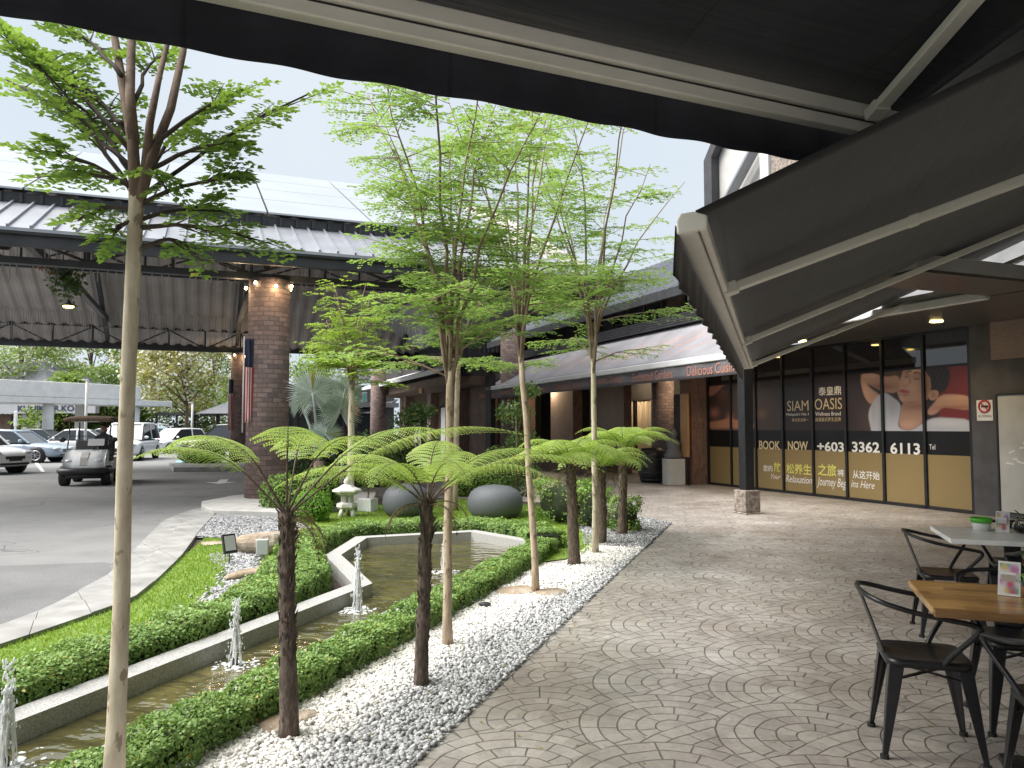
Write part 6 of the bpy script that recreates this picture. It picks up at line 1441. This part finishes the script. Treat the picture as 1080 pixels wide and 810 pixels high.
def leafy(t, leaves, mat='leaf_fern', nm='leaf'):
    for (p, d, L, W_) in leaves:
        p = Vector(p); d = Vector(d).normalized(); s = d.cross(Vector((0, 0, 1))).normalized(); m = MB()
        def g(i, j): q = j; w = W_*math.sin(math.pi*min(.98, q*.93+.05))**.8*(1-.25*q); return p+d*L*q+s*(i-.5)*w+Vector((0, 0, .03*L*math.sin(q*3)*8*.3-abs(i-.5)*w*.35-.35*L*q*q))
        m.grid(g, 4, 7); o = m.build(nm, M[mat], t, True); a = o.data.color_attributes.new('Col', 'FLOAT_COLOR', 'POINT'); cc = np.ones((len(m.v), 4), np.float32); cc[:, :3] = .45; a.data.foreach_set('color', cc.ravel())
def pot(u, r_, lab, s=1.0, plant=True):
    t = thing('table_planter', lab, 'planter', UR(u, r_, TZ), RZ_G-.2, 'small planters on the tables')
    MB().lathe([(0, 0), (.052*s, 0), (.060*s, .055*s), (.058*s, .056*s), (0, .05*s)], 4 if False else 28).build('pot', M['white_plastic'], t, True)
    MB().lathe([(.058*s, .0565*s), (.066*s, .0565*s), (.070*s, .088*s), (.064*s, .089*s), (.06*s, .07*s), (0, .068*s)], 28).build('rim', M['green_plastic'], t, True)
    if plant:
        leafy(t, [((0, 0, .07), (-.6, .3, 1.0), .15, .075), ((0, 0, .07), (-.9, -.2, .75), .12, .06), ((.01, 0, .07), (.5, .4, .9), .16, .08), ((0, .01, .07), (.1, .6, .7), .13, .06), ((0, 0, .08), (.3, -.5, .8), .12, .06)], 'leaf_fern')
        MB().tube([(0, 0, .06), (-.03, .02, .14), (-.09, .05, .2)], .003, 5).tube([(0, 0, .06), (.03, .02, .15), (.06, .05, .2)], .003, 5).build('stem', M['leaf_box'], t)
pot(4.20, 1.17, 'white and green planter with big green leaves on the wooden table', 1.15); pot(6.80, 1.50, 'plain green and white pot without leaves on the white table', 1.1, False)
t = thing('glass_vase', 'round glass vase with a trailing plant and roots on the white table', 'vase', UR(6.72, 1.76, TZ), 0)
v = NT('clear_glass'); v.base((.92, .95, .93)); v.set(rough=.02, trans=1.0, ior=1.3)
MB().lathe([(0, 0), (.05, .002), (.075, .035), (.072, .07), (.045, .10), (.05, .115), (.045, .115), (.04, .10), (.066, .068), (.068, .037), (.045, .008), (0, .006)], 24).build('bowl', v.m, t, True)
MB().lathe([(0, .009), (.044, .010), (.064, .036), (.062, .062), (0, .062)], 20).build('stones', M['bark_tan'], t, True)
leafy(t, [((0, 0, .1), (-.5, .2, 1.0), .13, .07), ((0, 0, .1), (.7, .1, .7), .15, .07), ((0, 0, .1), (.9, -.3, .2), .14, .06), ((0, 0, .1), (.1, -.6, .8), .1, .05), ((0, 0, .1), (1.0, .4, .0), .16, .06)], 'leaf_box')

# ================================================================== vehicles
def wheel(par, x, y, r_, w=.22, side=1):
    c = MB(); o = MB().tube([(x, y-w/2, r_), (x, y-w*.42, r_), (x, y+w*.42, r_), (x, y+w/2, r_)], [r_*.93, r_, r_, r_*.93], 24).build('tyre', M['rubber'], None, True)
    wl = bpy.data.objects.new('wheel', None); COL.objects.link(wl); wl.parent = par; o.parent = wl
    m = MB(); yy = y+side*(w/2+.006); m.tube([(x, yy-side*.03, r_), (x, yy, r_)], [r_*.64, r_*.60], 20)
    m.build('rim', M['dark_metal'], wl); m = MB()
    for k in range(7):
        a = k*2*math.pi/7; m.bar((x, yy+side*.006, r_), (x+r_*.6*math.cos(a), yy+side*.006, r_+r_*.6*math.sin(a)), .012, .055, up=(0, 1, 0))
    pts = [(x+r_*.62*math.cos(i*math.pi/12), yy+side*.004, r_+r_*.62*math.sin(i*math.pi/12)) for i in range(25)]; m.tube(pts, .02, 6, False); m.build('spokes', M['rim'], wl)
def car(label, loc, rz, paint, L=4.5, W=1.8, H=1.45, belt=.92, hood=.26, deck=.16, wr=.33, kind='sedan', grp='parked cars', plate=True):
    """nose at +x"""
    t = thing('parked_car', label, 'car', loc, rz, grp); hx = L/2; zb = .22
    # lower body: lofted cross sections
    st = [(-hx, .40, .70, .70), (-hx+.05, .28, belt-.10, .84), (-hx+.25, zb, belt-.03, .95), (-hx+L*.20, zb, belt, 1.0), (0, zb, belt, 1.0), (hx-L*hood-.1, zb, belt, 1.0), (hx-L*hood*.55, zb, belt-.06, .985), (hx-.30, zb, belt-.14, .93), (hx-.08, .26, belt-.24, .80), (hx, .36, .60, .68)]
    if kind != 'sedan': st[0] = (-hx, .40, belt-.05, .80); st[1] = (-hx+.05, .28, belt-.01, .90)
    V = []; F = []; k = 10
    for (x, z0, z1, w) in st:
        hw = W/2*w; dz = z1-z0
        half = [(hw*.80, z0), (hw*.97, z0+dz*.14), (hw, z0+dz*.45), (hw*.985, z0+dz*.78), (hw*.90, z0+dz*.985)]
        V += [(x, y, z) for y, z in half]+[(x, -y, z) for y, z in half[::-1]]
    for i in range(len(st)-1):
        for j in range(k): F.append((i*k+j, (i+1)*k+j, (i+1)*k+(j+1) % k, i*k+(j+1) % k))
    F += [tuple(range(k)), tuple((len(st)-1)*k+j for j in range(k))[::-1]]
    m = MB().add(V, F); b = m.build('body', paint, t, True); sd = b.modifiers.new('s', 'SUBSURF'); sd.levels = 1; sd.render_levels = 2
    # greenhouse (glass) and roof skin
    xr = -hx+(.62 if kind == 'sedan' else .12); xb = hx-L*hood-.02; xw = xb-.72; xq = xr+(.75 if kind == 'sedan' else .38)
    rw = W*.5*.74; bw = W*.5*.90
    def loft(s1, s2): pass
    V = []; F = []; st2 = [(xr, belt-.02, belt-.01, bw, bw), (xq, belt-.02, H-.05, bw, rw), ((xq+xw)/2, belt-.02, H-.012, bw, rw), (xw, belt-.02, H-.05, bw, rw), (xb, belt-.05, belt-.04, bw*.98, bw*.97)]
    for (x, z0, z1, w0, w1) in st2: V += [(x, w0, z0), (x, w1, z1), (x, -w1, z1), (x, -w0, z0)]
    for i in range(4):
        for j in range(3): F.append((4*i+j, 4*i+j+1, 4*i+4+j+1, 4*i+4+j))
    MB().add(V, F).build('window', M['car_glass'], t)
    rp = [(xq-.10, rw*1.02, H-.06), (xq+.1, rw*1.03, H-.012), ((xq+xw)/2, rw*1.03, H+.012), (xw-.1, rw*1.03, H-.012), (xw+.06, rw*1.0, H-.07)]
    V = []; F = []
    for (x, w, z) in rp: V += [(x, w, z-.06), (x, w*.93, z), (x, -w*.93, z), (x, -w, z-.06)]
    for i in range(4):
        for j in range(3): F.append((4*i+j, 4*i+j+1, 4*i+4+j+1, 4*i+4+j))
    MB().add(V, F).build('roof', paint, t, True, solid=.03)
    for s in (-1, 1):
        xm = (xq+xw)/2-.05
        for pa, pb, w1, w2 in (((xb, s*bw*.975, belt-.03), (xw, s*rw*1.01, H-.05), .06, .05), ((xr+.02, s*bw*.99, belt-.01), (xq, s*rw*1.02, H-.055), .10, .05), ((xm, s*bw*1.004, belt-.02), (xm, s*rw*1.02, H-.03), .09, .03)): MB().bar(pa, pb, w1, w2).build('pillar', paint, t)
    for s in (-1, 1):
        MB().ball((xb-.28, s*(W/2+.06), belt+.07), .07, .11, .07, 10, 6).build('mirror', paint, t, True)
        MB().ball((hx-.16, s*W*.335, belt-.27), .16, .20, .075, 12, 8).build('headlight', M['lamp_glass'], t, True)
        MB().ball((-hx+.07, s*W*.36, belt-.15), .08, .17, .09, 10, 6).build('tail_light', M['tail_red'], t, True)
        for x in (hx-L*.19, -hx+L*.19):
            wheel(t, x, s*(W/2-.105), wr, .21, s)
            o = MB().tube([(x, s*(W/2-.2), wr+.01), (x, s*(W/2-.012), wr+.01)], wr*1.16, 24).build('wheel_arch', M['plastic_black'], t, True)
    MB().box(hx-.06, hx+.008, -W*.2, W*.2, .50, .60).box(hx-.06, hx-.0, -W*.3, W*.3, .31, .38).build('grille', M['plastic_black'], t, bevel=.01)
    MB().box(hx+.004, hx+.02, -.24, .24, .44, .54).build('number_plate', M['plastic_black'], t)
    return t
def cl(px, Y): return ((px-540)/812*Y, Y, 0)
car('white crossover car nearest at the left edge, front wheel turned to the drive', cl(-38, 26.3), rad(-14), M['car_white'], 4.5, 1.84, 1.60, .98, kind='suv', wr=.36, hood=.25)
car('pale blue sedan parked side on behind the white crossover', cl(15, 34.6), rad(4), M['car_bluegrey'], 4.75, 1.84, 1.44, .9, wr=.33)
car('white people carrier facing the camera, partly behind the pale tree trunk', cl(139, 37.6), rad(-78), M['car_white'], 4.7, 1.82, 1.78, 1.02, hood=.2, kind='suv', wr=.33)
car('teal hatchback in the far parking row', cl(163, 51), rad(-14), M['car_teal'], 4.1, 1.75, 1.5, .92, kind='suv', wr=.33, hood=.24)
car('small white car between the teal and the black cars', cl(186, 47.5), rad(-112), M['car_white'], 3.9, 1.7, 1.5, .9, kind='suv', wr=.3, hood=.24)
car('black off-road car parked side on left of the far column', cl(241, 42.3), rad(183), M['car_dark'], 4.7, 1.88, 1.72, 1.02, kind='suv', wr=.38, hood=.25)
car('dark grey sedan in the second row behind the pale blue sedan', cl(45, 45), rad(8), M['car_grey'], 4.6, 1.8, 1.46, .92)
car('white sedan in the second row left of the golf cart', cl(78, 43.5), rad(200), M['car_white'], 4.5, 1.8, 1.45, .9)
car('white car in the second row at the far left edge', cl(-8, 44), rad(0), M['car_white'], 4.4, 1.78, 1.48, .92)
car('silver white car farther back behind the golf cart', cl(112, 49), rad(190), M['car_white'], 4.4, 1.78, 1.5, .92, kind='suv')

def golf_cart():
    p = Vector((-11.75, 20.65, 0)); t = thing('golf_cart', 'white and black golf cart with roof driving toward the camera', 'golf cart', (p.x, p.y+1.0, 0), rad(-71))
    # nose at +x, right side = -y (seen left)
    prof = [(1.22, .42), (1.25, .56), (1.18, .74), (.98, .88), (.72, .95), (.60, .93), (.60, .42)]
    V = []; F = []; n = len(prof)
    for k, (s, w) in enumerate(((-1, .94), (-.97, 1), (-.5, 1.02), (.5, 1.02), (.97, 1), (1, .94))):
        V += [(.6+(x-.6)*(w if abs(s) < .9 else .93), s*.50, z) for x, z in prof]
    for i in range(5):
        for j in range(n): F.append((i*n+j, i*n+(j+1) % n, (i+1)*n+(j+1) % n, (i+1)*n+j))
    F += [tuple(range(n)), tuple(5*n+j for j in range(n))[::-1]]
    MB().add(V, F).build('front_cowl', M['car_white'], t, bevel=.03, auto=True)
    m = MB(); m.extr([(1.23, -.09, .45), (1.265, -.09, .56), (1.20, -.09, .75), (1.0, -.09, .90), (.98, -.09, .87)], (0, .18, 0)); m.build('cowl_panel', M['pale_wall'], t)
    MB().tube([(1.0, -.60, .40), (1.26, -.52, .40), (1.33, -.2, .40), (1.33, .2, .40), (1.26, .52, .40), (1.0, .60, .40)], .085, 10).box(.7, 1.25, -.42, .42, .20, .36).build('bumper', M['plastic_black'], t, True)
    for s in (-1, 1): MB().ball((1.16, s*.34, .66), .07, .12, .055, 12, 8).build('headlight', M['lamp_glass'], t, True)
    MB().box(-1.25, .62, -.5, .5, .26, .36).build('floor', M['plastic_black'], t, bevel=.02); MB().box(-.35, .25, -.52, .52, .36, .62).box(-1.25, -.36, -.55, .55, .36, .72).build('rear_body', M['car_white'], t, bevel=.04)
    MB().box(-.32, .24, -.5, .5, .63, .74).bar((-.32, 0, .74), (-.45, 0, 1.18), 1.0, .09, up=(1, 0, 0)).build('seat', M['dark_wall'], t, bevel=.03)
    m = MB()
    for s in (-1, 1):
        m.tube([(.72, s*.5, .92), (.50, s*.5, 1.35), (.42, s*.5, 1.73)], .018, 8); m.tube([(-.9, s*.5, .7), (-.85, s*.5, 1.73)], .018, 8)
    m.build('roof_post', M['black_metal'], t)
    V = []; m = MB(); m.grid(lambda i, j: (-1.1+1.85*i, -.60+1.2*j, 1.76+.075*(1-(2*j-1)**4)*(1-(2*i-1)**6)), 12, 12); m.build('roof', M['bark_brown'], t, True, solid=.09)
    m = MB(); m.bar((.68, -.48, 1.32), (.68, .48, 1.32), .02, .02); m.build('windscreen_bar', M['black_metal'], t); MB().extr([(.73, -.47, .95), (.60, -.47, 1.31), (.606, -.47, 1.31), (.736, -.47, .95)], (0, .94, 0)).build('windscreen', v.m, t)
    MB().extr([(.76, .0, 1.06), (.70, .0, 1.24), (.708, .0, 1.245), (.768, .0, 1.065)], (0, .40, 0)).build('notice_plate', M['white_plastic'], t)
    MB().box(.70, .73, -.26, .26, 1.70, 1.74).build('front_strip', M['white_alu'], t)
    m = MB(); pts = [(.47+.05*math.cos(a)*0, .25+.17*math.cos(a), 1.0+.15*math.sin(a)) for a in [i*math.pi/10 for i in range(21)]]; m.tube(pts, .016, 6, False); m.bar((.47, .25, 1.0), (.75, .25, .8), .03, .03); m.build('steering_wheel', M['plastic_black'], t)
    for s in (-1, 1):
        MB().ball((.66, s*.63, 1.22), .035, .09, .07, 10, 6).build('mirror', M['plastic_black'], t, True)
        for x in (.86, -.82): wheel(t, x, s*.50, .265, .22, s)
    # driver: one continuous body grown from a skeleton
    d = thing('person', 'driver in a dark shirt seated in the golf cart', 'person', t.location, t.rotation_euler.z)
    J = dict(pel=(-.1, .25, .80), sp=(-.14, .25, 1.05), ch=(-.12, .25, 1.25), nk=(-.09, .25, 1.37), hd=(-.05, .25, 1.50), tp=(-.06, .25, 1.60), sl=(-.11, .43, 1.28), el=(.08, .50, 1.08), wl=(.36, .39, 1.06), hl=(.45, .37, 1.08), sr=(-.11, .07, 1.28), er=(.08, .01, 1.08), wr_=(.36, .12, 1.06), hr=(.45, .14, 1.08), kl=(.34, .36, .80), al=(.46, .36, .44), fl=(.60, .36, .40), kr=(.34, .14, .80), ar=(.46, .14, .44), fr=(.60, .14, .40))
    ks = list(J); E = [('pel', 'sp'), ('sp', 'ch'), ('ch', 'nk'), ('nk', 'hd'), ('hd', 'tp'), ('ch', 'sl'), ('sl', 'el'), ('el', 'wl'), ('wl', 'hl'), ('ch', 'sr'), ('sr', 'er'), ('er', 'wr_'), ('wr_', 'hr'), ('pel', 'kl'), ('kl', 'al'), ('al', 'fl'), ('pel', 'kr'), ('kr', 'ar'), ('ar', 'fr')]
    Rr = dict(pel=.15, sp=.14, ch=.15, nk=.055, hd=.095, tp=.07, sl=.075, el=.05, wl=.035, hl=.04, sr=.075, er=.05, wr_=.035, hr=.04, kl=.075, al=.05, fl=.045, kr=.075, ar=.05, fr=.045)
    me = bpy.data.meshes.new('body'); me.from_pydata([J[k] for k in ks], [(ks.index(a), ks.index(b)) for a, b in E], []); me.materials.append(M['shirt']); o = bpy.data.objects.new('body', me); COL.objects.link(o); o.parent = d
    bpy.context.view_layer.objects.active = o; o.modifiers.new('skin', 'SKIN'); sd = o.modifiers.new('sub', 'SUBSURF'); sd.levels = 1; sd.render_levels = 2
    if not me.skin_vertices: me.skin_vertices.new() if hasattr(me.skin_vertices, 'new') else None
    if me.skin_vertices:
        for i, k in enumerate(ks): me.skin_vertices[0].data[i].radius = (Rr[k], Rr[k]*.85)
        me.skin_vertices[0].data[0].use_root = True
    MB().ball((-.035, .25, 1.52), .088, .076, .108, 14, 10).ball((.055, .25, 1.515), .02, .015, .02, 8, 6).build('face', M['skin'], d, True); MB().ball((-.065, .25, 1.56), .092, .088, .095, 14, 10).build('hair', M['hair'], d, True)
    m = MB()
    for s in (.37, .14):
        m.ball((.46, s, 1.09), .05, .035, .03, 10, 6)
        for k in range(4): m.tube([(.48, s-.03+.02*k, 1.10), (.515, s-.03+.02*k, 1.085), (.51, s-.03+.02*k, 1.05)], .009, 5)
    m.build('hand', M['skin'], d, True)
golf_cart()
# ================================================================== sky, sun, camera
SUN_EL, SUN_AZ = 54, -96          # azimuth measured from +Y toward +X
w = bpy.data.worlds.new('World'); SC.world = w; w.use_nodes = True
nt = w.node_tree; bg = nt.nodes['Background']; sky = nt.nodes.new('ShaderNodeTexSky'); sky.sky_type = 'NISHITA'; sky.sun_disc = False
sky.sun_elevation = rad(SUN_EL); sky.sun_rotation = rad(SUN_AZ); sky.air_density = 1.2; sky.dust_density = 4.0; sky.ozone_density = 1.5
tc = nt.nodes.new('ShaderNodeTexCoord'); nz = nt.nodes.new('ShaderNodeTexNoise'); nz.inputs['Scale'].default_value = 2.2; nz.inputs['Detail'].default_value = 5
nt.links.new(tc.outputs['Generated'], nz.inputs['Vector'])
rp = nt.nodes.new('ShaderNodeValToRGB'); rp.color_ramp.elements[0].position = .35; rp.color_ramp.elements[0].color = (7.9, 8.9, 9.9, 1); rp.color_ramp.elements[1].position = .7; rp.color_ramp.elements[1].color = (9.0, 9.7, 10.4, 1)
nt.links.new(nz.outputs['Fac'], rp.inputs[0])
mx = nt.nodes.new('ShaderNodeMix'); mx.data_type = 'RGBA'; mx.inputs[0].default_value = .86
nt.links.new(sky.outputs[0], mx.inputs[6]); nt.links.new(rp.outputs[0], mx.inputs[7]); nt.links.new(mx.outputs[2], bg.inputs['Color'])
bg.inputs['Strength'].default_value = .0365
sd = bpy.data.lights.new('sun', 'SUN'); sd.energy = 3.35; sd.angle = rad(62); sd.color = (1.0, .965, .91)
so = bpy.data.objects.new('sun', sd); COL.objects.link(so)
az, el = rad(SUN_AZ), rad(SUN_EL); dv = Vector((math.sin(az)*math.cos(el), math.cos(az)*math.cos(el), math.sin(el)))
so.rotation_euler = (-dv).to_track_quat('-Z', 'Y').to_euler()
def lamp(loc, e, c, r_=.08, spot=None):
    l = bpy.data.lights.new('lamp', 'SPOT' if spot else 'POINT'); l.energy = e; l.color = c; l.shadow_soft_size = r_
    if spot: l.spot_size = rad(spot); l.spot_blend = .6
    o = bpy.data.objects.new('lamp', l); COL.objects.link(o); o.location = loc; return o
for ya in (3.05, -.2, 6.2): lamp(AB(9.77+ya, 12.75-1.05, 3.33), 22, (1, .72, .38), .08, 120)
for a, b, z, e in ((24.0, 13.6, 3.1, 40), (28.0, 12.6, 3.1, 30), (20.0, 14.0, 3.1, 30)): lamp(AB(a, b, z), e, (1, .78, .5), .12)
for a, b in ((16.75, 1.2), (33.5, 1.35)):
    for da, db in ((-.62, .1), (.1, -.62)): lamp(AB(a+da, b+db, 4.45), 4, (1, .70, .40), .05)
cam = bpy.data.cameras.new('camera'); cam.lens = FPX/1080*36; cam.sensor_width = 36; cam.sensor_fit = 'HORIZONTAL'; cam.clip_end = 1000; cam.clip_start = .05
co = bpy.data.objects.new('camera', cam); COL.objects.link(co); co.location = (0, 0, CAM_H); co.rotation_euler = (rad(90)+PITCH, 0, 0); SC.camera = co
SC.render.engine = 'CYCLES'; vs = SC.view_settings; vs.view_transform = 'Standard'; vs.look = 'None'; vs.exposure = 1.45; vs.gamma = 1.0; vs.use_curve_mapping = False
SC.cycles.use_denoising = True; SC.cycles.max_bounces = 6; SC.cycles.diffuse_bounces = 3; SC.cycles.glossy_bounces = 3; SC.cycles.transmission_bounces = 5; SC.cycles.caustics_reflective = False; SC.cycles.caustics_refractive = False
